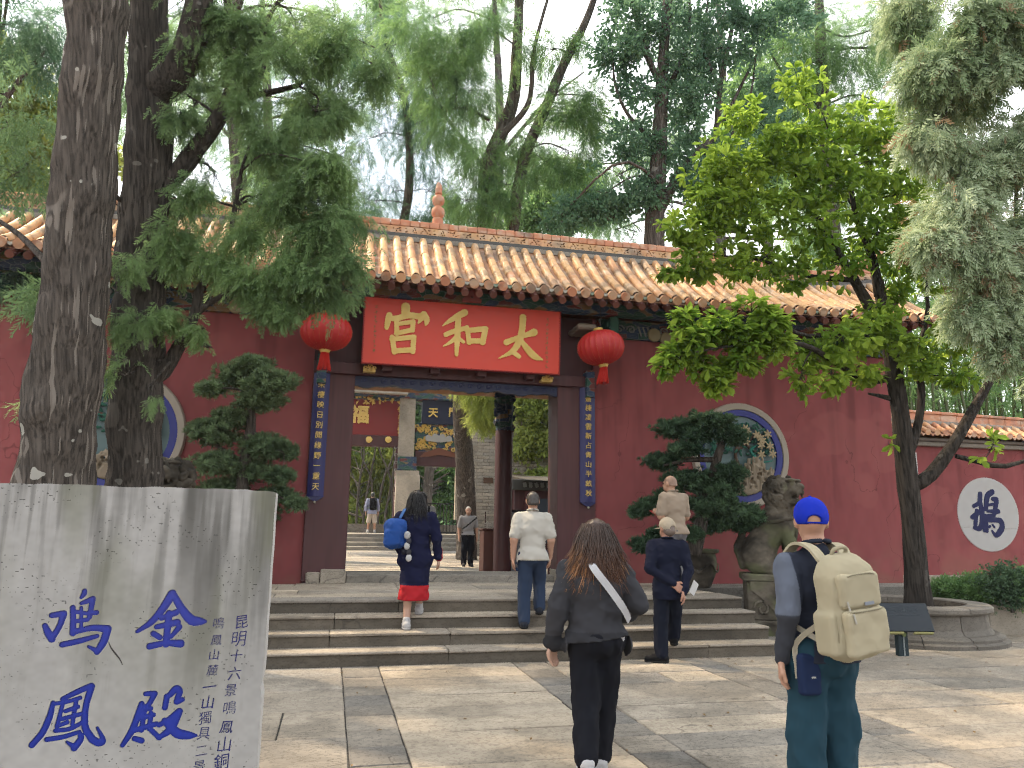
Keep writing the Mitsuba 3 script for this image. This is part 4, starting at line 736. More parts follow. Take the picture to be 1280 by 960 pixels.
# ------------------------------------------------------------------ name board, couplets, lanterns
pb = thing('name_board', 'big red board with three gold brush characters above the gateway', 'sign')
tilt = -.06
def on_board(m): return xf(xf(m, move=(0, -12.49, -4.14)), rotx=-tilt, move=(0, 12.49, 4.14))
add('board', on_board(box(.345, 3.685, 12.47, 12.53, 4.14, 5.245, .008)), 'paint', pb, color=(.92, .090, .055))
add('rim', on_board(cat(box(.33, 3.70, 12.455, 12.535, 4.125, 4.145, .006), box(.33, .352, 12.455, 12.535, 4.14, 5.25, .006), box(3.678, 3.70, 12.455, 12.535, 4.14, 5.25, .006))), 'paint', pb, color=(.36, .024, .022))
for ch in '宫和太':
    add('character', on_board(xf(extr(brush(BRUSH[ch]), .022), move=(0, 12.471, 0))), 'gilt', pb)
for x0, n in ((.53, 10), (3.46, 11)):
    ms = []
    for k in range(n):
        z = 5.08 - k * .082
        for _ in range(5):
            a, l = R0.uniform(-.2, 3.3) // 1.57 * 1.57, R0.uniform(.018, .04)
            ms.append(xf(box(-l / 2, l / 2, -.004, .003, -.004, .004), roty=a, move=(x0 + R0.uniform(-.016, .016), 12.468, z + R0.uniform(-.024, .024))))
    add('small_inscription', on_board(cat(ms)), 'paint', pb, color=(.42, .20, .07), kind='stuff')
for x0, x1, txt, lab in ((-.405, -.145, '朱樓映日別開綠野一重天', 'dark blue board with gold writing on the left gate pillar'), (4.185, 4.465, '畫棟凌雲新占青山半畝秋', 'dark blue board with gold writing on the right gate pillar')):
    c = thing('couplet_board', lab, 'board', 'pair of couplet boards on the gate pillars')
    n = 9; a = np.linspace(-1, 1, n); xm, hw = (x0 + x1) / 2, (x1 - x0) / 2
    bow = lambda u: 12.80 + .05 * u * u
    v = [(xm + hw * u, bow(u), z) for z in (1.98, 4.0) for u in a] + [(xm + hw * u, bow(u) + .024, z) for z in (1.98, 4.0) for u in a]
    f = []
    for k in range(n - 1):
        f += [[k, k + 1, n + k + 1], [k, n + k + 1, n + k], [2 * n + k, 3 * n + k + 1, 2 * n + k + 1], [2 * n + k, 3 * n + k, 3 * n + k + 1], [k, 2 * n + k + 1, k + 1], [k, 2 * n + k, 2 * n + k + 1], [n + k, n + k + 1, 3 * n + k + 1], [n + k, 3 * n + k + 1, 3 * n + k]]
    f += [[0, n, 3 * n], [0, 3 * n, 2 * n], [n - 1, 3 * n - 1, 4 * n - 1], [n - 1, 4 * n - 1, 2 * n - 1]]
    add('board', TM(v, f), 'paint', c, smooth=30, color=(.035, .035, .16))
    add('end_leaf', xf(extr(Polygon([(-hw, 0), (hw, 0), (hw * .5, -.05), (0, -.08), (-hw * .5, -.05)]), .03), move=(xm, 12.85, 1.978)), 'paint', c, color=(.03, .03, .13))
    add('end_knob', xf(trimesh.creation.icosphere(1), scale=.02, move=(xm, 12.82, 1.89)), 'matt', c, color=(.6, .55, .45))
    for k, ch in enumerate(txt):
        z = 3.80 - k * .166
        add('character', xf(extr(glyph(ch, xm, z, .115, .05, .6), .016), move=(0, 12.806, 0)), 'gilt', c)
def lantern(x, y, z, lab, lean):
    L = thing('red_lantern', lab, 'lantern', 'pair of red lanterns hung at the gate')
    n, seg = 96, 22; th = np.linspace(.13, math.pi - .13, seg); ph = np.arange(n) * 2 * np.pi / n
    rr = 1 - .055 * np.abs(np.sin(ph * 12)) ** .7 * 0 - .05 * (1 - np.abs(np.cos(ph * 12)) ** .5)
    v = np.stack([.405 * np.sin(th)[:, None] ** .85 * (rr * np.cos(ph)), .405 * np.sin(th)[:, None] ** .85 * (rr * np.sin(ph)), np.repeat(.30 * np.cos(th)[:, None], n, 1)], -1).reshape(-1, 3)
    i, j = np.meshgrid(np.arange(seg - 1), np.arange(n), indexing='ij')
    q = np.stack([i * n + j, (i + 1) * n + j, (i + 1) * n + (j + 1) % n, i * n + (j + 1) % n], -1).reshape(-1, 4)
    mv = lambda m: xf(m, roty=lean * .15, move=(x, y, z))
    add('shade', mv(TM(v, np.vstack([q[:, :3], q[:, [0, 2, 3]]]))), 'paint', L, smooth=True, color=(.62, .03, .03))
    ribs = [tube([(.405 * math.sin(t) ** .85 * math.cos(a) * 1.004, .405 * math.sin(t) ** .85 * math.sin(a) * 1.004, .30 * math.cos(t)) for t in np.linspace(.15, 2.99, 12)], .004, 4) for a in np.arange(24) * math.pi / 12]
    add('ribs', mv(cat(ribs)), 'paint', L, color=(.66, .10, .05), kind='stuff')
    add('top_cap', mv(lathe([(0, .29), (.085, .285), (.09, .31), (.075, .345), (.06, .345), (0, .34)], 16)), 'gilt', L)
    add('bottom_cap', mv(lathe([(0, -.345), (.07, -.345), (.085, -.30), (.08, -.28), (0, -.28)], 16)), 'gilt', L)
    ts = [tube(smooth_path([(.06 * math.cos(a), .06 * math.sin(a), -.34), (.075 * math.cos(a) + lean * .03, .075 * math.sin(a), -.46), (.10 * math.cos(a) + lean * .07 + R0.uniform(-.01, .01), .09 * math.sin(a), -.62 + R0.uniform(-.02, .02))], 6), .007, 4) for a in np.linspace(0, 6.28, 40)]
    add('tassel', mv(cat(ts)), 'fabric', L, color=(.66, .04, .03), kind='stuff')
    add('hook_wire', tube([(x, y, z + .34), (x, y, 5.36)], .008, 5), 'paint', L, color=(.05, .04, .04))
lantern(4.36, 12.22, 4.60, 'red lantern in the clear to the right of the name board', -1)
lantern(-.24, 12.30, 4.57, 'red lantern half covered by cypress sprays at the left gate pillar', 0.1)

# ------------------------------------------------------------------ inscribed stone tablet
sl = thing('stone_tablet', 'grey stained stone tablet with large blue carved characters standing close in front', 'tablet')
SY = 3.3
tp = np.linspace(-1.75, -.226, 40)
prof = [(x, 1.688 - .004 * meshkit.noise(np.array([[x * 9, 0, 0]]), 2)[0] - .010 * meshkit.fbm(np.array([[x * 16, 3, 0]]), 3)[0] - .004 * (x + .226)) for x in tp]
prof[-1] = (-.236, prof[-1][1] - .004)
edge = [(-.226 + .0008 * math.sin(z * 31) - (.008 if abs(z - .93) < .02 else 0), z) for z in np.linspace(1.672, -.05, 40)]
slab_poly = Polygon(prof + edge + [(-1.75, -.05)])
blue = []
big = unary_union([brush(BRUSH[ch]).buffer(.0035) for ch in '金殿鳴鳳'])
rows = [('昆明十六景鳴鳳山銅', -.3225, 1.165, .0640, .0085, .056), ('鳴鳳山麓一山獨具二景', -.408, 1.160, .0575, .0065, .050)]
small = {}
for txt, x, z, dz, dx, h in rows:
    for k, ch in enumerate(txt):
        small[(txt, k)] = affinity.rotate(glyph(ch, x - k * dx * .5 + R0.uniform(-.003, .003), z - k * dz + R0.uniform(-.004, .004), h * R0.uniform(.8, 1.08), .14, .1), R0.uniform(-2, 9)).buffer(R0.uniform(-.0002, .0006))
cutters = unary_union([big] + list(small.values()))
front = slab_poly.difference(cutters)
add('body', xf(extr(front, .014), move=(0, SY + .014, 0)), 'stele_stone', sl)
add('core', xf(extr(slab_poly.buffer(-.001), .13), move=(0, SY + .1445, 0)), 'stele_stone', sl)
for ch in '金殿鳴鳳':
    po = brush(BRUSH[ch]).buffer(.0026)
    m1 = extr(po, .006)
    ridge = [extr(po.buffer(-d), .0022) for d in (.004, .008)]
    m = cat(xf(m1, move=(0, SY + .0135, 0)), *[xf(r, move=(0, SY + .0078 - .0022 * k, 0)) for k, r in enumerate(ridge)])
    add('carved_character', m, 'gloss', sl, color=(.020, .045, .40))
for k, po in small.items():
    add('small_character', xf(extr(po, .008), move=(0, SY + .0132, 0)), 'gloss', sl, color=(.045, .055, .26))
crk = [tube(smooth_path([(-.795 + .04 * math.sin(t * 2) * t + .02 * t, SY - .0005, 1.10 - .085 * t) for t in np.linspace(0, 1, 5)], 9), [.001, .003, .001], 4)]
add('crack', cat(crk), 'matt', sl, color=(.07, .065, .06))

# ------------------------------------------------------------------ the low wall on the right, its roundel, bed and hedge
bw = thing('boundary_wall', 'lower dark red wall with orange tile coping right of the gate', 'wall')
BY = 14.0
add('wall', box(10.66, 24, BY, BY + .4, 0, 3.36), 'red_plaster', bw)
add('footing', box(10.66, 24, BY - .06, BY + .45, 0, .68, .02), 'slab', bw, tone=(.35, .9))
add('cornice', box(10.66, 24, BY - .10, BY + .5, 3.362, 3.46, .015), 'slab', bw, tone=(.5, .3))
add('cornice', box(10.66, 24, BY - .16, BY + .56, 3.462, 3.53, .015), 'slab', bw, tone=(.3, .2))
cz = lambda x: 4.12 - .016 * (x - 11)
core = TM([[10.66, BY - .3, 3.60], [24, BY - .3, 3.56], [24, BY + .12, 3.86], [10.66, BY + .12, 3.92], [10.66, BY + .7, 3.60], [24, BY + .7, 3.56]], [[0, 1, 2], [0, 2, 3], [3, 2, 5], [3, 5, 4], [0, 3, 4], [1, 5, 2], [0, 4, 5], [0, 5, 1]])
cp = add('coping', core, 'glazed_tile', bw, tone=(.35, .6))
x = 10.72
while x < 20:
    for (ya, za, yb, zb) in ((BY + .10, 3.905, BY - .12, 3.77), (BY - .10, 3.77, BY - .33, 3.63)):
        dz = -.004 * (x - 10.7); a = np.linspace(-.1, math.pi + .1, 8); v = []
        for yy, zz, r in ((ya, za, .058), (yb, zb, .064), (yb - .015, zb - .01, .05)):
            v += [(x + r * math.cos(b), yy + .3 * r * -math.sin(b), zz + dz + r * math.sin(b)) for b in a]
        f = [[k * 8 + m_, (k + 1) * 8 + m_, (k + 1) * 8 + m_ + 1] for k in range(2) for m_ in range(7)] + [[k * 8 + m_, (k + 1) * 8 + m_ + 1, k * 8 + m_ + 1] for k in range(2) for m_ in range(7)]
        add('tile', TM(v, f), 'glazed_tile', cp, smooth=True, tone=(R0.uniform(.3, .9), R0.uniform(.1, .9)))
    add('end_tile', xf(xf(lathe([(0, 0), (.068, 0), (.068, .03), (0, .03)], 14), rotx=math.pi / 2 + .2), move=(x, BY - .325, 3.635 - .004 * (x - 10.7))), 'glazed_tile', cp, tone=(R0.uniform(.3, .9), R0.uniform(.2, 1)))
    dp = Polygon([(-.07, .02), (0, -.06), (.07, .02), (0, -.01)])
    add('drip_tile', xf(extr(dp, .02), move=(x + .115, BY - .33, 3.60 - .004 * (x - 10.7))), 'glazed_tile', cp, tone=(.3, .8))
    x += .23
x = 10.68
while x < 20:
    L = .42; z = 4.13 - .016 * (x - 10.7)
    add('ridge_block', xf(box(.004, L - .004, BY + .0, BY + .24, z - .03, z + .03, .01), move=(x, 0, 0)), 'glazed_tile', cp, tone=(R0.uniform(.4, .7), .9))
    add('ridge_panel', xf(box(.003, L - .003, BY + .03, BY + .21, z - .18, z - .032, .006), move=(x, 0, 0)), 'glazed_tile', cp, tone=(R0.uniform(.45, .75), R0.uniform(.7, 1)))
    add('ridge_foot', xf(box(.003, L - .003, BY - .02, BY + .26, z - .26, z - .182, .01), move=(x, 0, 0)), 'slab', cp, tone=(R0.uniform(.6, .9), .2))
    x += L
add('notice', box(11.60, 12.05, BY - .035, BY - .001, 2.42, 3.22, .006), 'paint', bw, color=(.66, .66, .66), label='plain white panel fixed to the red wall')
rd = thing('character_roundel', 'white painted disc with one dark blue character on the lower red wall', 'roundel')
cx, c_z = 13.75, 1.95
add('disc', xf(lathe([(0, .012), (.775, .012), (.785, .006), (.785, 0)], 64), rotx=math.pi / 2, move=(cx, BY, c_z)), 'matt', rd, color=(.60, .60, .59))
add('character', xf(extr(brush(BRUSH['鵝']), .01), move=(0, BY - .0115, 0)), 'matt', rd, color=(.045, .05, .13))
add('seam', box(cx - .74, cx + .74, BY - .0135, BY - .012, 1.655, 1.661), 'matt', rd, color=(.45, .44, .42))
add('planting_bed', box(11.5, 24, 10.55, 13.93, -.05, .44), 'soil', kind='structure', label='raised bed of soil in front of the lower red wall')
kb = thing('bed_kerb', 'low dressed stone kerb holding the planting bed at the right edge', 'kerb')
x = 10.0
for L in (1.15, .9, 1.2, 1.0, 1.2):
    add('kerb_stone', box(x + .004, x + L - .004, 10.35, 10.58, -.03, .46 + R0.uniform(-.006, .006), .02, .005, R0), 'slab', kb, tone=(R0.uniform(.55, .75), .75)); x += L
y = 10.6
for L in (.8, .85, .75):
    add('kerb_stone', box(11.30, 11.50, y + .004, y + L - .004, -.03, .46, .02, .005, R0), 'slab', kb, tone=(R0.uniform(.5, .75), .7)); y += L

# ------------------------------------------------------------------ tree planter and information board
PC = np.array([8.52, 10.42])
pl = thing('stone_planter', 'round dark stone planter ring with moulded foot around the magnolia', 'planter')
def ringseg(prof, a0, a1, n=6):
    prof = np.asarray(prof, float); k = len(prof); an = np.linspace(a0, a1, n)
    v = np.stack([PC[0] + prof[None, :, 0] * np.cos(an)[:, None], PC[1] + prof[None, :, 0] * np.sin(an)[:, None], np.repeat(prof[None, :, 1], n, 0)], -1).reshape(-1, 3)
    f = []
    for i_ in range(n - 1):
        for j_ in range(k):
            a, b, c, d = i_ * k + j_, i_ * k + (j_ + 1) % k, (i_ + 1) * k + (j_ + 1) % k, (i_ + 1) * k + j_
            f += [[a, c, b], [a, d, c]]
    m = TM(v, f); trimesh.repair.fix_normals(m); return m
for k in range(12):
    a0, a1 = k * math.pi / 6 + .004, (k + 1) * math.pi / 6 - .004
    t = (np.clip(-.1 + R0.normal() * .06, -.3, .5), .45)
    add('foot_stone', ringseg([(.9, -.03), (1.36, -.03), (1.36, .05), (1.30, .075), (1.30, .11), (1.22, .15), (.9, .15)], a0, a1), 'slab', pl, tone=t)
    add('wall_stone', ringseg([(.86, .148), (1.17, .148), (1.12, .22), (1.10, .40), (1.12, .43), (.86, .43)], a0, a1), 'slab', pl, tone=t)
    add('rim_stone', ringseg([(.84, .428), (1.16, .428), (1.18, .45), (1.18, .50), (1.15, .525), (.86, .525), (.84, .51)], a0 + .1, a1 + .1), 'slab', pl, tone=(t[0] + .2, .35))
add('soil_fill', lathe([(0, .42), (.3, .43), (.9, .40), (.9, .1)], 30, (PC[0], PC[1], 0)), 'soil', pl)
ib = thing('information_board', 'small dark blue reading board on a single post in front of the planter', 'sign')
q = W(1131, 772, 9.85); bx, by, bz = q
slant = lambda m: xf(m, rotx=-.45, rotz=-.18, move=(bx, by, bz))
add('panel', slant(box(-.33, .33, -.02, .02, -.185, .185, .008)), 'paint', ib, color=(.012, .022, .035))
add('text_lines', slant(cat(*[box(-.24, .24 - R0.uniform(0, .06), -.0225, -.0195, z, z + .008) for z in (.12, .095, .07, .02)])), 'matt', ib, color=(.07, .085, .10), kind='stuff')
add('yellow_edge', slant(cat(box(-.34, -.085, -.03, .015, -.215, -.192, .003), box(.05, .30, -.03, .015, -.215, -.192, .003))), 'matt', ib, color=(.38, .36, .16))
add('post', box(bx - .10, bx + .045, by + .02, by + .10, -.02, bz - .10, .008), 'paint', ib, color=(.015, .035, .045))
add('pale_stripe', box(bx - .035, bx - .02, by + .012, by + .022, .0, bz - .2), 'matt', ib, color=(.40, .44, .44))
add('badge', xf(lathe([(0, 0), (.03, 0), (.03, .01), (0, .012)], 12), rotx=math.pi / 2, move=(bx - .028, by + .005, bz - .205)), 'matt', ib, color=(.25, .30, .12))

# ------------------------------------------------------------------ stone guardian lions
def unit_(v): return np.asarray(v) / np.linalg.norm(v)
def lion(px, py, rz, lab, face):
    t = thing('stone_lion', lab, 'statue', 'pair of weathered stone lions guarding the gate')
    # faces +x before turning; sits on a block
    c = Clay((-.62, -.50, .78), (.74, .50, 2.36), .0115)
    c.ell((-.22, 0, 1.10), (.30, .25, .27)).ell((-.25, -.20, 1.08), (.25, .12, .25), .03).ell((-.25, .20, 1.08), (.25, .12, .25), .03)     # haunches
    c.chain([(-.2, 0, 1.2), (.02, 0, 1.50), (.16, 0, 1.78)], [.25, .245, .22], .06)
    c.ell((.22, 0, 1.52), (.19, .20, .26), .05)
    for s in (-1, 1):
        c.chain([(.16, .15 * s, 1.62), (.27, .17 * s, 1.30), (.31, .17 * s, .98), (.34, .17 * s, .90)], [.125, .095, .08, .085], .035)
        c.ell((.42, .17 * s, .885), (.14, .095, .075), .03)
        for k in (-1, 0, 1): c.ell((.51, .17 * s + .05 * k, .88), (.06, .032, .055), .012)
        c.chain([(-.20, .22 * s, .96), (.02, .26 * s, .885)], [.12, .085], .03); c.ell((.10, .26 * s, .875), (.12, .08, .065), .02)
        for k in (-1, 0, 1): c.ell((.19, .26 * s + .045 * k, .87), (.05, .028, .05), .012)
    c.chain([(-.48, .0, .95), (-.54, .05, 1.2), (-.46, .05, 1.42)], [.07, .085, .05], .03)
    # head turned by face
    H = np.array([.22, 0, 2.02]); cf, sf = math.cos(face), math.sin(face)
    hp = lambda x, y, z: H + np.array([cf * x - sf * y, sf * x + cf * y, z]); Rh = np.array([[cf, -sf, 0], [sf, cf, 0], [0, 0, 1]])
    c.ell(hp(0, 0, 0), (.25, .235, .22), .05, rot=Rh); c.ell(hp(.20, 0, .02), (.15, .17, .095), .04, rot=Rh); c.ell(hp(.17, 0, -.145), (.15, .14, .06), .03, rot=Rh)
    c.ell(hp(.28, 0, -.07), (.17, .13, .042), .015, sub=True, rot=Rh); c.ell(hp(.30, 0, .075), (.075, .085, .055), .02, rot=Rh)
    for s in (-1, 1):
        c.ell(hp(.21, .105 * s, .11), (.06, .06, .055), .02, rot=Rh); c.ell(hp(.20, .11 * s, .17), (.085, .085, .03), .015, rot=Rh); c.ell(hp(.30, .06 * s, -.005), (.05, .06, .04), .015, rot=Rh)
        c.ell(hp(.0, .22 * s, .12), (.09, .05, .07), .015, rot=Rh)
        c.ell(hp(.30, .09 * s, -.045), (.02, .02, .05), .006, rot=Rh)
    r_ = np.random.default_rng(3)
    for k in range(120):                                     # curls of the mane
        a, e = r_.uniform(.75, 5.53), r_.uniform(-1.1, 1.1)
        p = hp(.26 * math.cos(a) * math.cos(e) - .03, .27 * math.sin(a) * math.cos(e), .25 * math.sin(e) - .02)
        p = H + (p - H) * 1.06; c.ell(p, (.052, .052, .052), .004); q__ = unit_(p - H); c.ell(p + q__ * .05, (.024, .024, .024), .004, sub=True); c.ell(p + q__ * .036, (.011, .011, .011), .003)
    for k in range(20):
        a = r_.uniform(1.2, 5.1); p = hp(.2 * math.cos(a) - .1, .26 * math.sin(a), -.30 - .12 * r_.random()); c.ell(p, (.06, .06, .06), .01)
    c.ripple(.006, (9, 9, 9), 4)
    place = lambda m: xf(m, rotz=rz, move=(px, py, 0), scale=np.array([.92, .95, 1.06]))
    add('body', place(c.mesh()), 'lion_stone', t, smooth=True)
    # collar ribbon
    ang = np.linspace(0, 2 * np.pi, 40)
    add('ribbon', place(cat(tube([(.10 + .285 * math.cos(a), .275 * math.sin(a), 1.60 + .05 * math.cos(a)) for a in ang], .03, 6), tube([(.36, -.10, 1.58), (.40, -.05, 1.45), (.37, -.06, 1.3)], [.03, .04, .03], 6))), 'lion_stone', t, smooth=True)
    w = lambda a, b, z0, z1, bev=.02: box(-a, a, -b, b, z0, z1, bev, .006, r_)
    top = box(-.52, .60, -.40, .40, .74, .84, .018, .005, r_)
    add('pedestal_top', place(top), 'lion_stone', t)
    dr = [Polygon([(-.46, 0), (.46, 0), (.46, -.12), (.30, -.22), (.10, -.40), (0, -.50), (-.10, -.40), (-.30, -.22), (-.46, -.12)])]
    add('pedestal_block', place(box(-.46, .54, -.36, .36, .20, .742, .02, .006, r_)), 'lion_stone', t)
    for s in (-1, 1):
        add('carved_cloth', place(xf(extr(dr[0], .035), rotz=0 if s < 0 else math.pi, move=(.04, .36 * s, .74))), 'lion_stone', t)
        for d in (-1, 1): add('scroll_relief', place(cat(*[tube([(.04 + d * .28 + .13 * (1 - a / 9) * math.cos(a) * d, s * .375, .36 + .13 * (1 - a / 9) * math.sin(a)) for a in np.linspace(0, 8, 18)], .022, 6)])), 'lion_stone', t, smooth=True)
    add('carved_cloth', place(xf(extr(dr[0], .035), rotz=math.pi / 2, move=(.54, 0, .74))), 'lion_stone', t)
    add('pedestal_foot', place(box(-.56, .64, -.46, .46, -.02, .20, .03, .008, r_)), 'lion_stone', t)
lion(6.74, 11.05, -.42, 'mossy stone lion on a carved pedestal in front of the right wall', -.55)
lion(-2.06, 11.35, -1.9, 'stone lion of which only the head shows above the blue lettered tablet', 0.1)

# ------------------------------------------------------------------ pots of the trained pines
def pot(x, y, z, lab):
    t = thing('plant_pot', lab, 'pot', 'pots of the two trained pines')
    add('bowl', lathe([(0, 0), (.20, 0), (.22, .03), (.25, .10), (.30, .22), (.325, .38), (.315, .50), (.30, .55), (.36, .575), (.365, .62), (.33, .625), (.30, .60), (.29, .55), (0, .55)], 40, (x, y, z)), 'lion_stone', t, smooth=35)
    dr_ = [tube([(x + (.335 + .01 * math.sin(a)) * math.cos(-1.6 + b), y + .335 * math.sin(-1.6 + b), z + .33 + .07 * math.sin(a * 1.7)) for a, b in zip(np.linspace(0, 8, 30), np.linspace(-1.2, 1.3, 30))], [.01, .028, .02, .008], 6)]
    add('dragon_relief', cat(dr_), 'lion_stone', t, smooth=True)
    add('soil_fill', lathe([(0, .585), (.31, .565)], 20, (x, y, z)), 'soil', t)
    return t
pot(5.98, 12.10, .60, 'dark carved stone pot of the pine right of the steps')
pot(-2.10, 12.15, .55, 'stone pot of the pine left of the steps, mostly hidden')

# ------------------------------------------------------------------ things in the court behind the gate
cf_ = lambda y: .44 + .16 * (y - 14.32) / 15.6
sd = thing('wooden_stand', 'red brown wooden counter with white cut-out characters on top inside the gate', 'stand')
yy = 17.4; z0 = cf_(yy); xa, _ = Y(604, 700, yy); xb, _ = Y(634, 700, yy); _, zt = Y(618, 663, yy)
add('cabinet', box(xa, xb, yy, yy + .5, z0, zt, .012), 'paint', sd, color=(.17, .062, .045))
add('counter_top', box(xa - .04, xb + .04, yy - .04, yy + .54, zt + .002, zt + .04, .01), 'paint', sd, color=(.13, .05, .04))
for k, ch in enumerate('金殿讲解'):
    add('character', xf(extr(glyph(ch, xa + .02 + (k + .4) * (xb - xa + .1) / 4, zt + .13, .15, 0, 1.5), .015), move=(0, yy, 0)), 'paint', sd, color=(.72, .70, .66))
add('rod', tube([(xa + .05, yy + .1, zt), (xa + .05, yy + .1, zt + .42)], .012, 6), 'paint', sd, color=(.08, .03, .03))
mic = thing('white_pole', 'thin white pole with a pale fitting beside the wooden counter', 'pole')
xm_, _ = Y(625, 700, 17.2)
add('shaft', tube([(xm_, 17.2, cf_(17.2)), (xm_, 17.2, zt + .25)], .016, 6), 'paint', mic, color=(.6, .6, .58))
add('fitting', xf(trimesh.creation.icosphere(1), scale=np.array([.06, .06, .09]), move=(xm_, 17.18, cf_(17.2) + .36)), 'paint', mic, color=(.75, .74, .70))
add('base', lathe([(0, 0), (.13, 0), (.12, .03), (0, .04)], 16, (xm_, 17.2, cf_(17.2))), 'paint', mic, color=(.5, .5, .5))
bo = thing('poster_stand', 'leaning grey poster stand with rows of small pictures inside the gate', 'poster stand')
xa, _ = Y(638, 700, 16.9); xb, _ = Y(664, 700, 16.9); _, z1 = Y(650, 640, 16.9); zf = cf_(16.9)
lean = lambda m: xf(xf(m, move=(0, -16.9, -zf)), rotx=-.12, move=(0, 16.9, zf))
add('sheet', lean(box(xa, xb, 16.9, 16.93, zf + .12, z1, .004)), 'matt', bo, color=(.42, .43, .44))
add('print_rows', lean(cat(*[box(xa + .05 + .16 * k, xa + .17 + .16 * k, 16.893, 16.898, zf + .2 + .17 * r, zf + .31 + .17 * r) for r in range(5) for k in range(2)])), 'matt', bo, color=(.20, .23, .28), kind='stuff')
add('black_frame', lean(cat(box(xa - .03, xa, 16.88, 16.95, zf, z1 + .04), box(xb, xb + .03, 16.88, 16.95, zf, z1 + .04), box(xa - .03, xb + .03, 16.88, 16.95, z1, z1 + .06))), 'paint', bo, color=(.03, .03, .03))
cr = thing('striped_box', 'low box with yellow, white and blue stripes on the gate floor', 'box')
xa, _ = Y(650, 700, 16.2); xb, _ = Y(676, 700, 16.2); zf = cf_(16.2)
for k, c in enumerate(((.65, .52, .05), (.65, .66, .66), (.04, .10, .38), (.65, .66, .66), (.04, .10, .38))):
    add('stripe', box(xa, xb, 16.2, 16.6, zf + .001 + k * .075, zf + .073 + k * .075, .006), 'paint', cr, color=c)
bl = thing('dark_pavilion', 'dark timber pavilion with a name strip in the shade right of the court', 'building')
xa, zt = Y(646, 610, 21); xb, _ = Y(760, 600, 21); zt = Y(660, 600, 21)[1]
add('front', box(xa, xb + 2, 21.3, 24, .4, zt, .02), 'dark_red_wood', bl, tone=(.1, .5))
add('fascia', box(xa - .1, xb + 2, 21.1, 21.25, zt - .28, zt + .02, .02), 'paint', bl, color=(.06, .06, .055))
add('name_dashes', cat(*[xf(box(-.05, .05, -.01, 0, -.07, .07), roty=R0.uniform(-.6, .6), move=(xa + .25 + k * .17, 21.09, zt - .13)) for k in range(9)]), 'paint', bl, color=(.22, .24, .22), kind='stuff')
rf_ = TM([[xa + .2, 20.7, zt - .02], [xb + 2, 20.7, zt - .02], [xb + 2, 23, zt + .25], [xa + .2, 23, zt + .25], [xa + .2, 25, zt], [xb + 2, 25, zt]], [[0, 1, 2], [0, 2, 3], [3, 2, 5], [3, 5, 4], [0, 3, 4]])
add('roof', rf_, 'slab', bl, tone=(-.45, .1))
for k in range(5):
    add('post', box(xa + .3 + k * .9, xa + .42 + k * .9, 21.15, 21.29, .4, zt - .3), 'dark_red_wood', bl, tone=(.3, .5))
    add('window', box(xa + .5 + k * .9, xa + 1.1 + k * .9, 21.27, 21.298, 1.1, zt - .5), 'paint', bl, color=(.05, .07, .10))

# brick flank wall and the memorial archway on the upper terrace
BK = 26.0
bk = thing('brick_wall', 'tall pale whitewashed brick wall behind the old trunk in the court', 'wall')
xa = Y(588, 600, BK)[0]; xb = Y(640, 600, BK)[0] + 1.5; zt = Y(600, 470, BK)[1] + 1
add('core', box(xa, xb, BK + .02, BK + .6, .4, zt), 'slab', bk, tone=(.75, .3))
z, r, n = .6, 0, 0; loose = []
while z < zt - .1:
    x = xa - (.0 if r % 2 else .21)
    while x < xb - .05:
        x0, x1 = max(x, xa), min(x + .43, xb)
        m = box(x0 + .008, x1 - .008, BK - .015 + R0.uniform(-.006, .006), BK + .03, z + .006, z + .108, .006)
        if n < 280: add('brick', m, 'slab', bk, tone=(np.clip(R0.normal(1.15, .15), .5, 1.4), R0.uniform(.1, .6)))
        else: loose.append(m)
        n += 1; x += .43
    z += .115; r += 1
if loose: add('brick_field', cat(loose), 'slab', bk, tone=(1.1, .3), kind='stuff')
add('plate', box(Y(604, 600, BK)[0], Y(616, 600, BK)[0], BK - .05, BK - .02, Y(610, 604, BK)[1], Y(610, 597, BK)[1]), 'paint', bk, color=(.12, .06, .03))
AY = 31.3
ar = thing('memorial_archway', 'ornate painted archway with red and blue plaques at the top of the far steps', 'archway')
def abox(name, x0, x1, y0, y1, m, front=0., depth=.4, **k):
    p, q = Y(x0, y1, AY), Y(x1, y0, AY)
    return add(name, box(p[0], q[0], AY - front, AY + depth, p[1], q[1], .015), m, ar, **k)
abox('stone_column', 496, 520, 478, 588, 'slab', .25, .5, tone=(.6, .75)); abox('stone_column', 494, 523, 589, 594, 'slab', .32, .5, tone=(.8, .8)); abox('column_foot', 492, 524, 594.5, 650, 'slab', .36, .6, tone=(1.0, .9))
abox('carved_dado', 496, 520, 572, 588, 'painted_frieze', .33, .3)
abox('red_plaque', 400, 501, 502, 546, 'paint', .08, .3, color=(.26, .022, .022))
gm = []
for x0, x1, y0, y1 in ((400, 504, 494, 502), (497, 505, 503, 543)):
    p, q = Y(x0, y1, AY), Y(x1, y0, AY)
    for k in range(90): gm.append(xf(trimesh.creation.icosphere(0), scale=np.array([R0.uniform(.04, .10), .05, R0.uniform(.03, .06)]), roty=R0.uniform(0, 3), move=(R0.uniform(p[0], q[0]), AY - .14, R0.uniform(p[1], q[1]))))
add('gilt_carving', cat(gm), 'gilt', ar, kind='stuff')
p = Y(450, 518, AY); add('character', xf(extr(glyph('福', p[0], p[1], .72, .0, 3.2), .03), move=(0, AY - .082, 0)), 'gilt', ar)
abox('beam', 400, 505, 546, 555.5, 'dark_red_wood', .15, .3, tone=(.2, .5)); abox('canopy', 380, 506, 470, 493, 'painted_frieze', .6, .6); abox('canopy_edge', 380, 508, 484, 491, 'slab', .9, .2, tone=(1.3, .2))
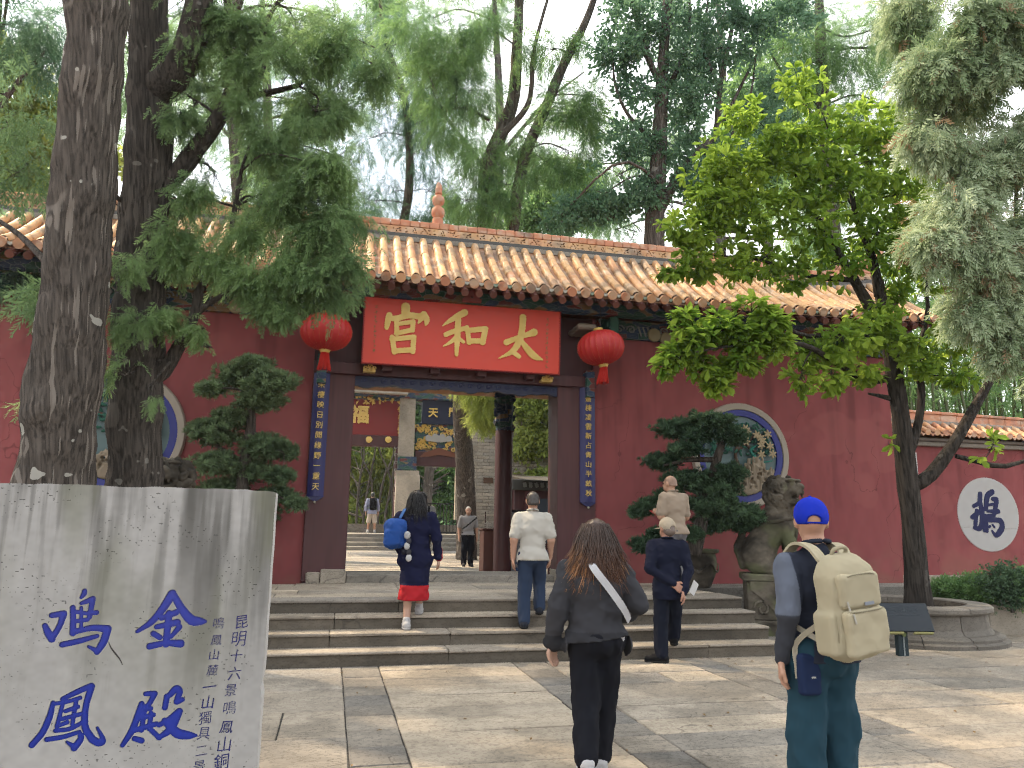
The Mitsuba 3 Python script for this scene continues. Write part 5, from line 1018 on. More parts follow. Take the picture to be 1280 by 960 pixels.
for px_ in (461, 485):
    p = Y(px_, 550, AY); add('gilt_disc', xf(lathe([(0, 0), (.13, 0), (.13, .04), (0, .06)], 14), rotx=math.pi / 2, move=(p[0], AY - .15, p[1])), 'gilt', ar)
abox('carved_post', 491, 498, 556, 650, 'dark_red_wood', .1, .2, tone=(.2, .5))
p0 = Y(494, 556, AY)
for k in range(9):
    p = Y(494.5, 560 + k * 9.5, AY); add('white_curl', tube([(p[0] + .085 * (1 - a / 8) * math.cos(a), AY - .12, p[1] + .085 * (1 - a / 8) * math.sin(a)) for a in np.linspace(0, 6, 12)], .022, 5), 'paint', ar, color=(.42, .40, .38))
abox('blue_plaque', 527, 577, 500, 530, 'paint', .12, .3, color=(.012, .016, .05))
for ch, px_ in (('天', 541), ('門', 566)):
    p = Y(px_, 516, AY); add('character', xf(extr(glyph(ch, p[0], p[1], .40, 0, 2.5), .03), move=(0, AY - .122, 0)), 'gilt', ar)
abox('carved_panel', 518, 578, 531, 578, 'painted_frieze', .0, .3); abox('head_board', 505, 580, 470, 499, 'painted_frieze', .3, .4); abox('beam', 518, 575, 566, 582, 'dark_red_wood', .12, .3, tone=(.15, .5))
cl = unary_union([affinity.scale(Point(0, 0).buffer(.2), 2.2, .7), Point(-.42, .02).buffer(.13), Point(.42, .02).buffer(.13), Point(-.15, .1).buffer(.12), Point(.15, .1).buffer(.12)])
p = Y(548, 549, AY); add('white_cloud_panel', xf(extr(cl, .05), move=(p[0], AY - .05, p[1])), 'paint', ar, color=(.45, .44, .42))
cv = []
for k in range(80):
    p = Y(R0.uniform(520, 575), R0.uniform(533, 564), AY); s = R0.uniform(.05, .12)
    cv.append(tube([(p[0] + s * (1 - a / 8) * math.cos(a), AY - .03, p[1] + s * (1 - a / 8) * math.sin(a)) for a in np.linspace(0, 6, 10)], .028, 4))
add('scroll_carving', cat(cv), 'gilt', ar, kind='stuff')
bat = Polygon([Y(523, 572, AY), Y(530, 566, AY), Y(548, 560, AY), Y(566, 566, AY), Y(573, 573, AY), Y(560, 571, AY), Y(548, 569, AY), Y(536, 571, AY)])
add('carved_apron', xf(extr(bat, .05), move=(0, AY - .12, 0)), 'paint', ar, color=(.20, .07, .04))
abox('post', 568, 573, 582, 650, 'slab', .05, .2, tone=(.9, .8))
rl = thing('terrace_railing', 'low dark iron railing behind the archway', 'railing')
p, q = Y(505, 628, 33.5), Y(575, 640, 33.5)
add('rail', cat(box(p[0], q[0], 33.5, 33.54, p[1] - .05, p[1]), box(p[0], q[0], 33.5, 33.54, 1.2, 1.28)), 'paint', rl, color=(.02, .02, .02))
for k in range(18):
    x = p[0] + (q[0] - p[0]) * k / 17; add('bar', box(x - .015, x + .015, 33.505, 33.535, 1.28, p[1] - .05), 'paint', rl, color=(.02, .02, .02))
rw = thing('retaining_wall', 'low dark stone wall closing the upper terrace under the thicket', 'wall')
add('wall', box(-8, Y(575, 640, 34)[0], 34.2, 34.6, 1.0, Y(470, 655, 34)[1]), 'slab', rw, tone=(.15, .2))
# ------------------------------------------------------------------ people
BASE = dict(pel=(0, 0, .53), wst=(0, .0, .62), cst=(0, 0, .725), nck=(0, -.005, .845), hd=(0, .012, .932),
            shL=(-.112, 0, .805), shR=(.112, 0, .805), elL=(-.150, -.02, .635), elR=(.150, -.02, .635), wrL=(-.155, .03, .49), wrR=(.155, .03, .49),
            hiL=(-.055, 0, .515), hiR=(.055, 0, .515), knL=(-.058, .015, .285), knR=(.058, .015, .285), anL=(-.06, -.01, .05), anR=(.06, -.01, .05))
def unit(v): v = np.asarray(v, float); return v / (np.linalg.norm(v) + 1e-9)
def rz3(a): return np.array([[math.cos(a), -math.sin(a), 0], [math.sin(a), math.cos(a), 0], [0, 0, 1.0]])

def person(label, at, head_dir=0.0, turn=0.0, h=1.65, grid=.010, fat=1.0, J=None, handdir=None, toe=None,
           skin=(.42, .24, .17), top=None, bottom=None, shoes=(.04, .04, .045), hair=None, eyes=True):
    t = thing('person', label, 'person')
    j = {k: np.array(v, float) * h for k, v in {**BASE, **(J or {})}.items()}
    R = rz3(turn)
    for k in j: j[k] = R @ j[k]
    f = fat
    put = lambda m: TM(np.asarray(m.vertices) + np.asarray(at, float), m.faces)
    allj = np.array(list(j.values())); lo, hi = allj.min(0) - .22 * np.array([1, 1, .5]) * h / 1.65, allj.max(0) + .22 * np.array([1, 1, .8]) * h / 1.65
    lo[2] = min(lo[2], -.03)
    Rb = R
    RH = R @ rz3(head_dir)
    hl = lambda x, y, z: j['hd'] + RH @ (np.array([x, y, z]) * h)
    def torso(c, e, k=.03):
        c.ell(j['pel'], np.array([.098 * f, .070 * f, .075]) * h + e, k, rot=Rb); c.ell(j['pel'] + Rb @ np.array([0, -.030, -.012]) * h, np.array([.085 * f, .062 * f, .065]) * h + e, k, rot=Rb)
        c.ell(j['wst'], np.array([.084 * f, .062 * f, .085]) * h + e, k, rot=Rb); c.ell(j['cst'], np.array([.100 * f, .066 * f, .105]) * h + e, k, rot=Rb)
        c.cap(j['shL'] * .76 + j['shR'] * .24 - [0, 0, .008 * h], j['shR'] * .76 + j['shL'] * .24 - [0, 0, .008 * h], .044 * h + e * .7, k=k)
        c.cap(j['nck'] - [0, 0, .055 * h], j['nck'] - [0, 0, .02 * h], .055 * h + e * .6, .042 * h + e * .3, k)
    def arm(c, s, e, upto=1.0, k=.02, flare=0.0):
        a, b, w = j['sh' + s], j['el' + s], j['wr' + s]
        rs = np.array([.037, .030, .019]) * h * (0.6 + .4 * f) + e * .62
        if upto <= .5:
            m = a + (b - a) * upto * 2; c.cap(a, m, rs[0], rs[0] * .85 + flare, k)
        else:
            m = b + (w - b) * (upto - .5) * 2; c.cap(a, b, rs[0], rs[1], k); c.cap(b, m, rs[1] * .95, rs[2] + flare + (rs[1] - rs[2]) * (1 - (upto - .5) * 2), k)
    def leg(c, s, e, upto=1.0, k=.03, flare=0.0):
        a, b, w = j['hi' + s], j['kn' + s], j['an' + s]
        rs = np.array([.057 * (0.4 + .6 * f), .036, .023]) * h + e * np.array([.7, 1, 1])
        c.cap(a, b, rs[0], rs[1] + flare * .5, k)
        m = b + (w - b) * upto
        c.cap(b, m, rs[1] + flare * .5, rs[2] + (rs[1] - rs[2]) * (1 - upto) + flare, k)
    # skin: one continuous body
    c = Clay(lo, hi, grid)
    torso(c, -.020 if bottom else -.004)
    for s in 'LR':
        arm(c, s, -.016 if (top or {}).get('sleeve', 1) > .5 else 0.); leg(c, s, 0. if bottom is None or bottom.get('upto', 1) < .5 else -.012)
        if bottom is None or bottom.get('upto', 1) < .5: c.ell(j['kn' + s] * .55 + j['an' + s] * .45 + Rb @ np.array([0, -.018, .04]) * h, np.array([.03, .034, .07]) * h, .02, rot=Rb)
        d = Rb @ unit((toe or {}).get(s, (0.12 if s == 'R' else -.12, 1, -.12)))
        c.chain([j['an' + s], j['an' + s] + d * .085 * h - [0, 0, .018 * h]], [.024 * h, .018 * h], .02)
        # hand: palm, four fingers, thumb
        w = j['wr' + s]; hd_, pn = (handdir or {}).get(s, (w - j['el' + s], (1 if s == 'L' else -1, 0, 0)))
        if handdir and s in handdir: hd_, pn = Rb @ np.array(hd_, float), Rb @ np.array(pn, float)
        else: pn = Rb @ np.array(pn, float)
        d = unit(hd_); n = unit(pn - d * (pn @ d)); sd_ = np.cross(d, n) * (1 if s == 'L' else -1)
        rf = max(.0064 * h, .8 * grid)
        for q_, ln in ((-1.5, .034), (-.5, .041), (.5, .044), (1.5, .040)):
            kn = w + d * .050 * h + sd_ * q_ * .0125 * h
            c.cap(w + sd_ * q_ * .008 * h, kn, rf * 1.45, rf * 1.3, .008)
            mid = kn + unit(d + .35 * n + sd_ * q_ * .03) * ln * .5 * h; tip = mid + unit(d * .7 + n * .75) * ln * .5 * h
            c.chain([kn, mid, tip], [rf * 1.15, rf, rf * .8], .004)
        tb = w + d * .012 * h + sd_ * .018 * h; tm = tb + unit(d * .75 + sd_ * .75 + n * .25) * .030 * h; c.chain([tb, tm, tm + unit(d + n * .4 + sd_ * .1) * .026 * h], [rf * 1.6, rf * 1.25, rf], .008)
    c.cap(j['nck'] - [0, 0, .03 * h], j['hd'] - [0, 0, .02 * h], .036 * h * (.7 + .3 * f), .034 * h * (.7 + .3 * f), .025)
    c.ell(hl(0, -.008, .008), np.array([.046, .056, .057]) * h, .02, rot=RH); c.ell(hl(0, .022, -.032), np.array([.036, .036, .036]) * h, .02, rot=RH)
    c.cap(hl(0, .050, .002), hl(0, .060, -.014), .006 * h, .010 * h, .010); c.ell(hl(0, .052, -.034), np.array([.016, .008, .005]) * h, .006, rot=RH)
    for s in (-1, 1):
        c.ell(hl(.047 * s, -.004, -.004), np.array([.008, .017, .021]) * h, .006, rot=RH); c.ell(hl(.020 * s, .045, .014), np.array([.014, .008, .005]) * h, .008, rot=RH)
    m = c.mesh()
    add('body', put(m), 'skin', t, smooth=True, color=skin)
    if eyes:
        for s in (-1, 1):
            add('eye', put(xf(trimesh.creation.icosphere(1), scale=.0065 * h, move=hl(.019 * s, .046, .003))), 'gloss', t, smooth=True, color=(.02, .015, .012))
    # clothes
    tp = dict(dict(e=.016, sleeve=1.0, hem=.50, col=(.5, .5, .5), rip=.013, flare=0., name='shirt', neck=.85), **(top or {}))
    c = Clay(lo, hi, grid); torso(c, tp['e'])
    for s in 'LR': arm(c, s, tp['e'], tp['sleeve'], flare=tp['flare'])
    c.ell(j['pel'] - [0, 0, .03 * h], np.array([.112 * f, .092 * f, .085]) * h + tp['e'], .03, rot=Rb)
    if tp.get('skirt'): c.cap(j['pel'] + [0, 0, .05 * h], j['pel'] - [0, 0, tp['skirt'] * h], .09 * h * f, .105 * h * f, .04)
    c.ripple(tp['rip'], (9, 9, 5.5), 2).ripple(tp['rip'] * .8, (8, 8, 13), 8, 2).ripple(tp['rip'] * .7, (16, 16, 16), 4, 2)
    D0 = c.D.copy()
    if tp['sleeve'] > .5 or True:
        hemz = tp['hem'] * h + tp.get('tilt', 0) * 0
        P = c._pts(tuple(slice(0, x) for x in c.n)); core = np.hypot((P[..., 0] - j['pel'][0]), (P[..., 1] - j['pel'][1])) < (.145 if tp.get('skirt') is None else .3) * h * f
        hz = hemz + tp.get('tilt', 0.) * (P[..., 0] - j['pel'][0])
        if tp.get('skirt') is None: core &= ~((P[..., 2] < hz) & (np.abs(P[..., 0] - j['pel'][0]) > .118 * h * f))
        c.D = np.where(core, np.maximum(c.D, hz - P[..., 2]), c.D)
        kill = (P[..., 2] < hz) & (c.D < 0) & core; c.D[kill] = .01
    c.cut((0, 0, 1), tp['neck'] * h + .008, .004)
    m = c.mesh(); v = np.asarray(m.vertices)
    colr = np.tile(np.asarray(tp['col'], float), (len(v), 1))
    if 'paintfn' in tp: colr = tp['paintfn']((v) @ R / h, colr)
    add(tp['name'], put(m), 'fabric', t, smooth=True, color=colr)
    nk = j['nck'] + np.array([0, 0, tp['neck'] * h - j['nck'][2] + .004])
    add('collar', put(tube([nk + R @ np.array([.040 * h * math.cos(a), .042 * h * math.sin(a) - .004 * h, .010 * h * math.cos(a) ** 2 * 0 + .006 * h * math.sin(-a)]) for a in np.linspace(0, 2 * np.pi, 25)], .0075 * h, 6)), 'fabric', t, smooth=True, color=np.asarray(tp['col']) * .85)
    if bottom:
        b = dict(dict(e=.014, upto=.97, flare=.016, col=(.05, .06, .1), rip=.014, waist=.57, name='trousers'), **bottom)
        c = Clay(lo, hi, grid)
        c.ell(j['pel'], np.array([.098 * f, .070 * f, .075]) * h + b['e'] * .5 + b.get('hip', 0), .03, rot=Rb); c.ell(j['pel'] + Rb @ np.array([0, -.030, -.012]) * h, np.array([.085 * f, .062 * f, .065]) * h + b['e'] * .5 + b.get('hip', 0), .03, rot=Rb)
        c.ell(j['wst'], np.array([.084 * f, .062 * f, .085]) * h + b['e'] * .1, .03, rot=Rb)
        for s in 'LR': leg(c, s, b['e'] + b.get('hip', 0) * .8, b['upto'], flare=b['flare'] - b.get('hip', 0) * .8)
        c.ripple(b['rip'], (8, 8, 5), 5).ripple(b['rip'] * .8, (19, 19, 4.5), 1, 2).ripple(b['rip'] * .6, (15, 15, 11), 4, 2); c.cut((0, 0, 1), b['waist'] * h); m = c.mesh()
        add(b['name'], put(m), 'fabric', t, smooth=True, color=b['col'])
    for s in 'LR':
        a = j['an' + s]; d = Rb @ unit((toe or {}).get(s, (0.12 if s == 'R' else -.12, 1, -.05)))
        q_ = Clay(a - .24, a + .24, min(grid, .008)); up = np.array([0, 0, 1.0])
        heel = a - d * .022 * h - up * .018 * h; tipp = a + d * .098 * h - up * .026 * h
        q_.chain([heel, a + d * .045 * h - up * .016 * h, tipp], [.030 * h, .027 * h, .023 * h], .015).cap(a, a + up * .02 * h, .03 * h, .028 * h, .01)
        fl = unit(up - d * (up @ d)); q_.cut(-fl, -(a @ fl) + .045 * h, .003)
        add('shoe', put(q_.mesh()), 'fabric', t, smooth=True, color=shoes)
        so = Clay(a - .24, a + .24, min(grid, .008)); so.chain([heel - fl * .012, a + d * .045 * h - up * .016 * h - fl * .012, tipp - fl * .01], [.033 * h, .030 * h, .026 * h], .015).cut(-fl, -(a @ fl) + .052 * h, .002).cut(fl, (a @ fl) - .034 * h, .002)
        add('shoe_sole', put(so.mesh()), 'fabric', t, smooth=True, color=(.6, .6, .6) if max(shoes) > .2 else (.03, .03, .03))
    if hair: hair(t, h, j, hl, RH, put, R)
    return t, j, h, R, np.asarray(at, float)

def cap_hair(col, lowz=-.02, back=-.06, thick=.006, top=.0):
    """Short hair: a shell over the skull, cut at the brow and at the nape."""
    def fn(t, h, j, hl, RH, put, R):
        c = Clay(j['hd'] - .17, j['hd'] + .17, .006); e = thick
        c.ell(hl(0, -.010, .010), np.array([.047 + e, .057 + e, .058 + e]) * h, .01, rot=RH)
        c.ell(hl(0, -.030, -.02), np.array([.040 + e, .040 + e, .036 + e]) * h, .015, rot=RH)
        fwd = RH @ np.array([0, 1.0, 0]); P0 = hl(0, .020, lowz)
        c.cut(unit(fwd * .75 - np.array([0, 0, .75])), P0 @ unit(fwd * .75 - np.array([0, 0, .75])) , .004); c.cut((0, 0, -1), -(j['hd'][2] + back * h), .004)
        c.ripple(.0035, (40, 40, 25), 3); add('hair', put(c.mesh()), 'hair', t, smooth=True, color=col)
    return fn
def long_hair(cols, length, flare=.0, hanging=260, light=None, seed=1, wid=1.0):
    def fn(t, h, j, hl, RH, put, R):
        r_ = np.random.default_rng(seed)
        c = Clay(j['hd'] - .36, j['hd'] + .2, .007)
        c.ell(hl(0, -.012, .012), np.array([.053 * wid, .063, .063]) * h, .01, rot=RH)
        back = RH @ np.array([0, -1.0, 0]); sd_ = RH @ np.array([1.0, 0, 0]); dn = np.array([0, 0, -1.0])
        for k in np.linspace(-1, 1, 11):
            a = hl(.040 * wid * k, -.032 + .02 * abs(k), .0); b = a + back * .020 * h + sd_ * k * (.006 + flare * .5) * h + dn * length * .5 * h
            e = b + sd_ * k * flare * h * .7 + back * .004 * h + dn * length * (.36 - .05 * abs(k)) * h
            c.chain([a, b, e], [.030 * h, .026 * h, .012 * h], .012)
        c.ripple(.012, (70, 70, 6), 3).ripple(.006, (150, 150, 12), 5, 2)
        m = c.mesh(); v = np.asarray(m.vertices); z = np.clip((hl(0, 0, 0)[2] - v[:, 2]) / (length * h) - .1, 0, 1)[:, None]
        col = np.asarray(cols[0]) * (1 - z) + np.asarray(cols[1]) * z
        add('hair', put(m), 'hair', t, smooth=True, color=np.clip(col * (.6 + .8 * meshkit.fbm(v * [90, 90, 7], 3)[:, None]), 0, 1))
        st_, cs = [], []
        for _ in range(hanging):
            k = r_.uniform(-1, 1); le = length * r_.uniform(.75, 1.15); th = r_.uniform(-.2, 1.0)
            a = hl(.052 * wid * k, -.066 * math.sqrt(max(0, 1 - k * k)) - .004, .055 - .10 * r_.random() ** 2); wv = r_.normal(size=2) * .003
            p = smooth_path([a, a + back * (.012 + .012 * r_.random()) * h + sd_ * (k * (.010 + flare * .5) + wv[0]) * h + dn * le * .40 * h, a + back * r_.uniform(.018, .040) * h + sd_ * (k * (.012 + flare * 1.0) + wv[1]) * h + dn * le * .75 * h, a + back * r_.uniform(.008, .045) * h + sd_ * (k * (.012 + flare * 1.6) + wv[1] + r_.normal() * .006) * h + dn * le * h], 9)
            mm = tube(p, [.0020, .0026, .0022, .0006], 4, cap=False); st_.append(mm); zz = np.clip((hl(0, 0, 0)[2] - np.asarray(mm.vertices)[:, 2]) / (length * h) - .1, 0, 1)[:, None]
            side = light is not None and (r_.random() < (.45 if k < -.45 else .06))  # sunlit left edge of the hair painted as warmer strand tips
            cs.append((np.asarray(cols[0]) * (1 - zz) + np.asarray(light if side else cols[1]) * zz) * r_.uniform(.75, 1.25))
        add('hair_strands', put(cat(st_)), 'hair', t, smooth=True, color=np.clip(np.vstack(cs), 0, 1), kind='stuff')
    return fn
def cap_hat(col, brim_back=False, gap=True, under=(.03, .028, .027)):
    def fn(t, h, j, hl, RH, put, R):
        if under is not None: cap_hair(under, .0, -.055, .002)(t, h, j, hl, RH, put, R)
        c = Clay(j['hd'] - .22, j['hd'] + .22, .0045)
        c.ell(hl(0, -.006, .022), np.array([.0535, .0640, .0570]) * h, .006, rot=RH); c.ell(hl(0, -.02, .012), np.array([.052, .054, .045]) * h, .01, rot=RH)
        c.cut((0, 0, -1), -(hl(0, 0, -.010)[2]), .003)
        if gap: c.ell(hl(0, -.074, .000), np.array([.025, .028, .019]) * h, .003, sub=True, rot=RH)
        b = hl(0, .062, -.002)
        c.ell(b, np.array([.046, .050, .0045]) * h, .006, rot=RH)
        for a in np.arange(6) * math.pi / 3 + .5:      # seams
            pts = [hl(.0545 * math.sin(e) * math.cos(a), -.006 + .0652 * math.sin(e) * math.sin(a), .022 + .0578 * math.cos(e)) for e in np.linspace(.1, 1.45, 7)]
            for p, q_ in zip(pts, pts[1:]): c.cap(p, q_, .0016 * h / 1.7, k=.002, sub=True)
        m = c.mesh(); add('cap', put(m), 'fabric', t, smooth=True, color=col)
        add('cap_button', put(xf(trimesh.creation.icosphere(1), scale=np.array([.009, .009, .005]), move=hl(0, -.006, .080))), 'fabric', t, smooth=True, color=col)
        if gap:
            add('cap_strap', put(tube([hl(.030 * math.sin(a), -.064 + .006 * (1 - math.cos(a)), -.0055) for a in np.linspace(-.95, .95, 9)], .0055, 6)), 'fabric', t, smooth=True, color=np.asarray(col) * .85)
    return fn

# woman in the grey sweater, walking towards the steps
def sweater(p, c):
    side = (np.abs(p[:, 0]) > .118) & (p[:, 2] > .55); c = c.copy(); c[(p[:, 2] < .553) & (np.abs(p[:, 0]) < .125)] *= .72; c[(p[:, 2] < .535) & (p[:, 0] < -.13)] *= .55; c[(np.abs(np.abs(p[:, 0]) - .135) < .012) & (p[:, 1] > -.012) & (p[:, 1] < .010) & (p[:, 2] > .55)] = (.30, .29, .30); return c
t, j, h, R, at = person('woman in charcoal sweater and black trousers with long brown hair walking to the steps', (1.74, 5.02, 0), h=1.60, turn=-.20, head_dir=.1, grid=.0085, fat=1.10,
    J=dict(elL=(-.160, -.03, .64), wrL=(-.175, .0, .50), shL=(-.106, 0, .786), shR=(.106, 0, .786), elR=(.176, -.01, .655), wrR=(.13, .10, .60), hiL=(-.055, 0, .515), knL=(-.040, -.025, .285), anL=(-.062, -.165, .10), hiR=(.05, 0, .515), knR=(.040, .05, .285), anR=(.025, .07, .05)),
    handdir={'L': ((-.04, .12, -1), (.72, -.68, 0)), 'R': ((-.6, .7, .2), (0, -.3, 1))}, toe={'L': (-.1, 1, -.5)}, top=dict(name='sweater', e=.030, hem=.525, col=(.052, .053, .062), rip=.019, tilt=.12, flare=.004, neck=.853, paintfn=sweater), bottom=dict(name='trousers', e=.015, hip=.010, waist=.55, flare=.022, upto=.97, col=(.010, .011, .017), rip=.015), shoes=(.62, .62, .64),
    hair=long_hair(((.046, .025, .018), (.13, .058, .033)), .182, .046, 700, (.55, .25, .09), wid=1.10), skin=(.44, .27, .20))
P = lambda x, y, z: at + R @ (np.array([x, y, z]) * h)
add('undershirt', TM(*(lambda m: (np.asarray(m.vertices) + at, m.faces))(Clay(R @ np.array([-.3, -.3, .75]) * 1, R @ np.array([.3, .3, .95]) + [0, 0, 0], .009).ell(j['pel'] + [0, 0, 0], np.array([.115 * 1.02, .092 * 1.0, .075]) * h + .012, .01, rot=R).cut(R @ np.array([-1., 0, 0]), .0).cut((0, 0, 1), .545 * h).cut((0, 0, -1), -.497 * h).mesh())), 'fabric', t, smooth=True, color=(.55, .55, .57))
def ribbon(pts, w, nrm, th=.004):
    p = smooth_path(pts, 18); tg = np.gradient(p, axis=0); nn = np.array([unit(x) for x in (smooth_path(nrm, 18) if np.ndim(nrm) > 1 else np.tile(nrm, (18, 1)))])
    s = np.cross(tg, nn); s /= np.linalg.norm(s, axis=1, keepdims=True)
    v = np.stack([p - s * w / 2, p + s * w / 2, p + s * w / 2 + nn * th, p - s * w / 2 + nn * th], 1).reshape(-1, 3); f = []
    for k in range(17):
        for m in range(4): f += [[4 * k + m, 4 * k + (m + 1) % 4, 4 * k + 4 + (m + 1) % 4], [4 * k + m, 4 * k + 4 + (m + 1) % 4, 4 * k + 4 + m]]
    m = TM(v, f); trimesh.repair.fix_normals(m); return m
sb_ = thing('shoulder_strap', 'pale strap of a cross-body bag slung over the charcoal sweater', 'bag')
add('strap', ribbon([P(-.035, -.055, .845), P(-.015, -.112, .80), P(.04, -.122, .73), P(.095, -.115, .655), P(.128, -.07, .60)], .048, [R @ np.array([0, -1, .45]), R @ np.array([0, -1, .1]), R @ np.array([.7, -.8, 0])]), 'fabric', sb_, color=(.58, .58, .60))

# man with the blue cap
def shirt2(p, c):
    c = c.copy(); arm_ = np.abs(p[:, 0]) > .112; c[~arm_] = (.030, .036, .058); c[arm_] = (.14, .16, .21); c[arm_ & (p[:, 2] < .645)] = (.055, .06, .075); return c
q = W(1014, 660, 4.32)
t, j, h, R, at2 = person('man in a bright blue cap and teal trousers wearing a big backpack', (q[0] + .015, q[1], 0), h=1.72, turn=.04, head_dir=-.46, grid=.0085, fat=1.02,
    J=dict(shL=(-.104, 0, .795), shR=(.104, 0, .795), elL=(-.142, -.05, .645), wrL=(-.140, .005, .505), elR=(.135, .03, .645), wrR=(.11, .13, .55), knL=(-.062, .01, .285), knR=(.062, .02, .285), anL=(-.075, -.02, .05), anR=(.07, .02, .05)),
    handdir={'L': ((.04, .15, -1), (.75, -.6, .1)), 'R': ((-.3, .6, -.4), (-1, 0, 0))}, top=dict(name='long_sleeved_shirt', e=.010, hem=.50, rip=.012, neck=.862, paintfn=shirt2, col=(.035, .042, .065)), bottom=dict(name='trousers', e=.020, flare=.030, col=(.022, .065, .095), rip=.017), shoes=(.08, .08, .08),
    hair=cap_hat((.012, .035, .52), under=None), skin=(.46, .26, .18))
P = lambda x, y, z: at2 + R @ (np.array([x, y, z]) * h)
add('cuff', TM(*(lambda m: (m.vertices, m.faces))(tube([P(-.1405, -.005, .535), P(-.140, .006, .500)], [.036, .034], 16))), 'fabric', t, smooth=True, color=(.008, .008, .012))
add('wrist_band', tube([P(-.1405, -.008, .547), P(-.1405, -.006, .539)], .0375, 16), 'fabric', t, smooth=True, color=(.5, .5, .52))
bpk = thing('backpack', 'large beige backpack with front pockets worn by the man in the blue cap', 'backpack')
BW = (.50, .445, .31)
Bc = P(.0, -.142, .672); RB = R @ rz3(.10) @ np.array([[math.cos(-.10), 0, math.sin(-.10)], [0, 1, 0], [-math.sin(-.10), 0, math.cos(-.10)]])
B = lambda x, y, z: Bc + RB @ (np.array([x, y, z]) * .93)
c = Clay(Bc - .42, Bc + .42, .0075)
c.box(B(0, 0, -.01), (0.1628, 0.0977, 0.2465), .085, .02, rot=RB); c.box(B(.0, .02, .20), (0.1209, 0.0744, 0.0930), .07, .05, rot=RB); c.ripple(.012, (8, 8, 7), 9).ripple(.006, (19, 19, 15), 2)
for sx in (-1, 1): c.box(B(.165 * sx, 0, -.12), (0.0326, 0.0744, 0.1116), .03, .02, rot=RB)
for a, b_ in (((-.15, -.085, .16), (-.165, -.07, -.20)), ((.15, -.085, .16), (.165, -.07, -.20))): c.cap(B(*a), B(*b_), .005, k=.006, sub=True)
add('main_body', c.mesh(), 'fabric', bpk, smooth=True, color=BW)
c = Clay(Bc - .42, Bc + .42, .0065); c.box(B(.0, -.115, -.115), (0.1348, 0.0298, 0.1163), .028, .008, rot=RB).ripple(.011, (11, 11, 9), 3)
add('front_pocket', c.mesh(), 'fabric', bpk, smooth=True, color=np.array(BW) * 1.03)
c = Clay(Bc - .42, Bc + .42, .0065); c.box(B(.0, -.098, .105), (0.1302, 0.0279, 0.0884), .028, .008, rot=RB).ripple(.009, (11, 11, 9), 6)
add('upper_pocket', c.mesh(), 'fabric', bpk, smooth=True, color=np.array(BW) * .97)
zips = [tube([B(x, -.149 + .02 * (abs(x) / .13) ** 3, -.0) for x in np.linspace(-.13, .13, 9)], .0038, 5), tube([B(x, -.131 + .02 * (abs(x) / .13) ** 3, .195 - .2 * (abs(x) / .14) ** 4 * .2) for x in np.linspace(-.125, .125, 9)], .0038, 5)]
add('zip_line', cat(zips), 'fabric', bpk, color=np.array(BW) * .6)
for p in ((-.11, -.152, -.005), (-.125, -.135, .06)): add('zip_pull', tube([B(*p), B(p[0] + .005, p[1] - .006, p[2] - .05)], .005, 5), 'paint', bpk, color=(.48, .46, .40))
add('grab_handle', tube(smooth_path([B(-.05, .02, .29), B(-.045, .0, .325), B(0, -.005, .335), B(.045, 0, .325), B(.05, .02, .29)], 12), .011, 6), 'fabric', bpk, smooth=True, color=np.array(BW) * .9)
add('label_patch', xf(TM((np.asarray(box(-.03, .03, -.003, .001, -.008, .008).vertices) @ RB.T), box(0, 1, 0, 1, 0, 1).faces), move=B(.03, -.131, .035)), 'matt', bpk, color=(.30, .33, .38))
for sx, wd in ((-1, .062), (1, .062)):
    pts = [B(.085 * sx, .05, .25), P(.056 * sx, -.055, .845), P(.064 * sx, .012, .852), P(.074 * sx, .070, .79)]
    add('shoulder_strap', ribbon(pts, wd, [R @ np.array([0, -.6, 1]), R @ np.array([0, 0, 1]), R @ np.array([0, 1, .5])], .016), 'fabric', bpk, color=np.array(BW) * 1.02)
add('side_strap', ribbon([P(-.105, .05, .72), P(-.12, .0, .63), B(-.17, .04, -.17)], .03, R @ np.array([-1, 0, 0]), .005), 'fabric', bpk, color=(.40, .37, .30))
add('hanging_strap', ribbon([B(-.165, .02, -.05), P(-.118, -.045, .56), P(-.120, -.045, .49), P(-.118, -.045, .455)], .028, R @ np.array([-.6, -1, 0]), .004), 'fabric', bpk, color=(.45, .41, .32))
pq = thing('hip_pouch', 'small navy pouch hanging at the left hip of the man with the backpack', 'pouch')
PCn = P(-.088, -.058, .468); c = Clay(PCn - .2, PCn + .2, .006); c.box(PCn, (.062, .028, .105), .022, .01, rot=R).ripple(.004, (10, 10, 9), 1)
add('bag', c.mesh(), 'fabric', pq, smooth=True, color=(.016, .030, .085))
add('logo_patch', xf(box(-.012, .012, -.003, .002, -.004, .004), rotz=.04, move=P(-.085, -.076, .462)), 'matt', pq, color=(.5, .5, .5))

# old man in the dark suit, one foot on the first step
person('old man in navy suit and cream cap, hands clasped behind his back', (3.98, 8.83, 0), h=1.70, turn=-.28, head_dir=.55, grid=.011, fat=.93,
    J=dict(hd=(.0, .012, .915), nck=(0, .0, .835), shL=(-.100, 0, .795), shR=(.100, 0, .795), elL=(-.130, -.06, .635), wrL=(.02, -.115, .535), elR=(.138, -.055, .625), wrR=(.085, -.115, .485), hiL=(-.052, 0, .515), knL=(-.055, .0, .285), anL=(-.06, -.03, .05), knR=(.055, .10, .33), anR=(.055, .16, .145)),
    handdir={'L': ((.7, -.1, -.5), (0, 1, 0)), 'R': ((.1, .0, -1), (-1, .3, 0))}, top=dict(name='jacket', e=.026, hem=.425, skirt=.12, col=(.012, .015, .036), rip=.014, neck=.842), bottom=dict(flare=.022, e=.014, col=(.010, .013, .026)), shoes=(.012, .012, .014), toe={'L': (-.95, .35, -.05), 'R': (.1, 1, 0)}, hair=cap_hat((.55, .47, .36), under=(.16, .12, .10)), skin=(.40, .21, .15))
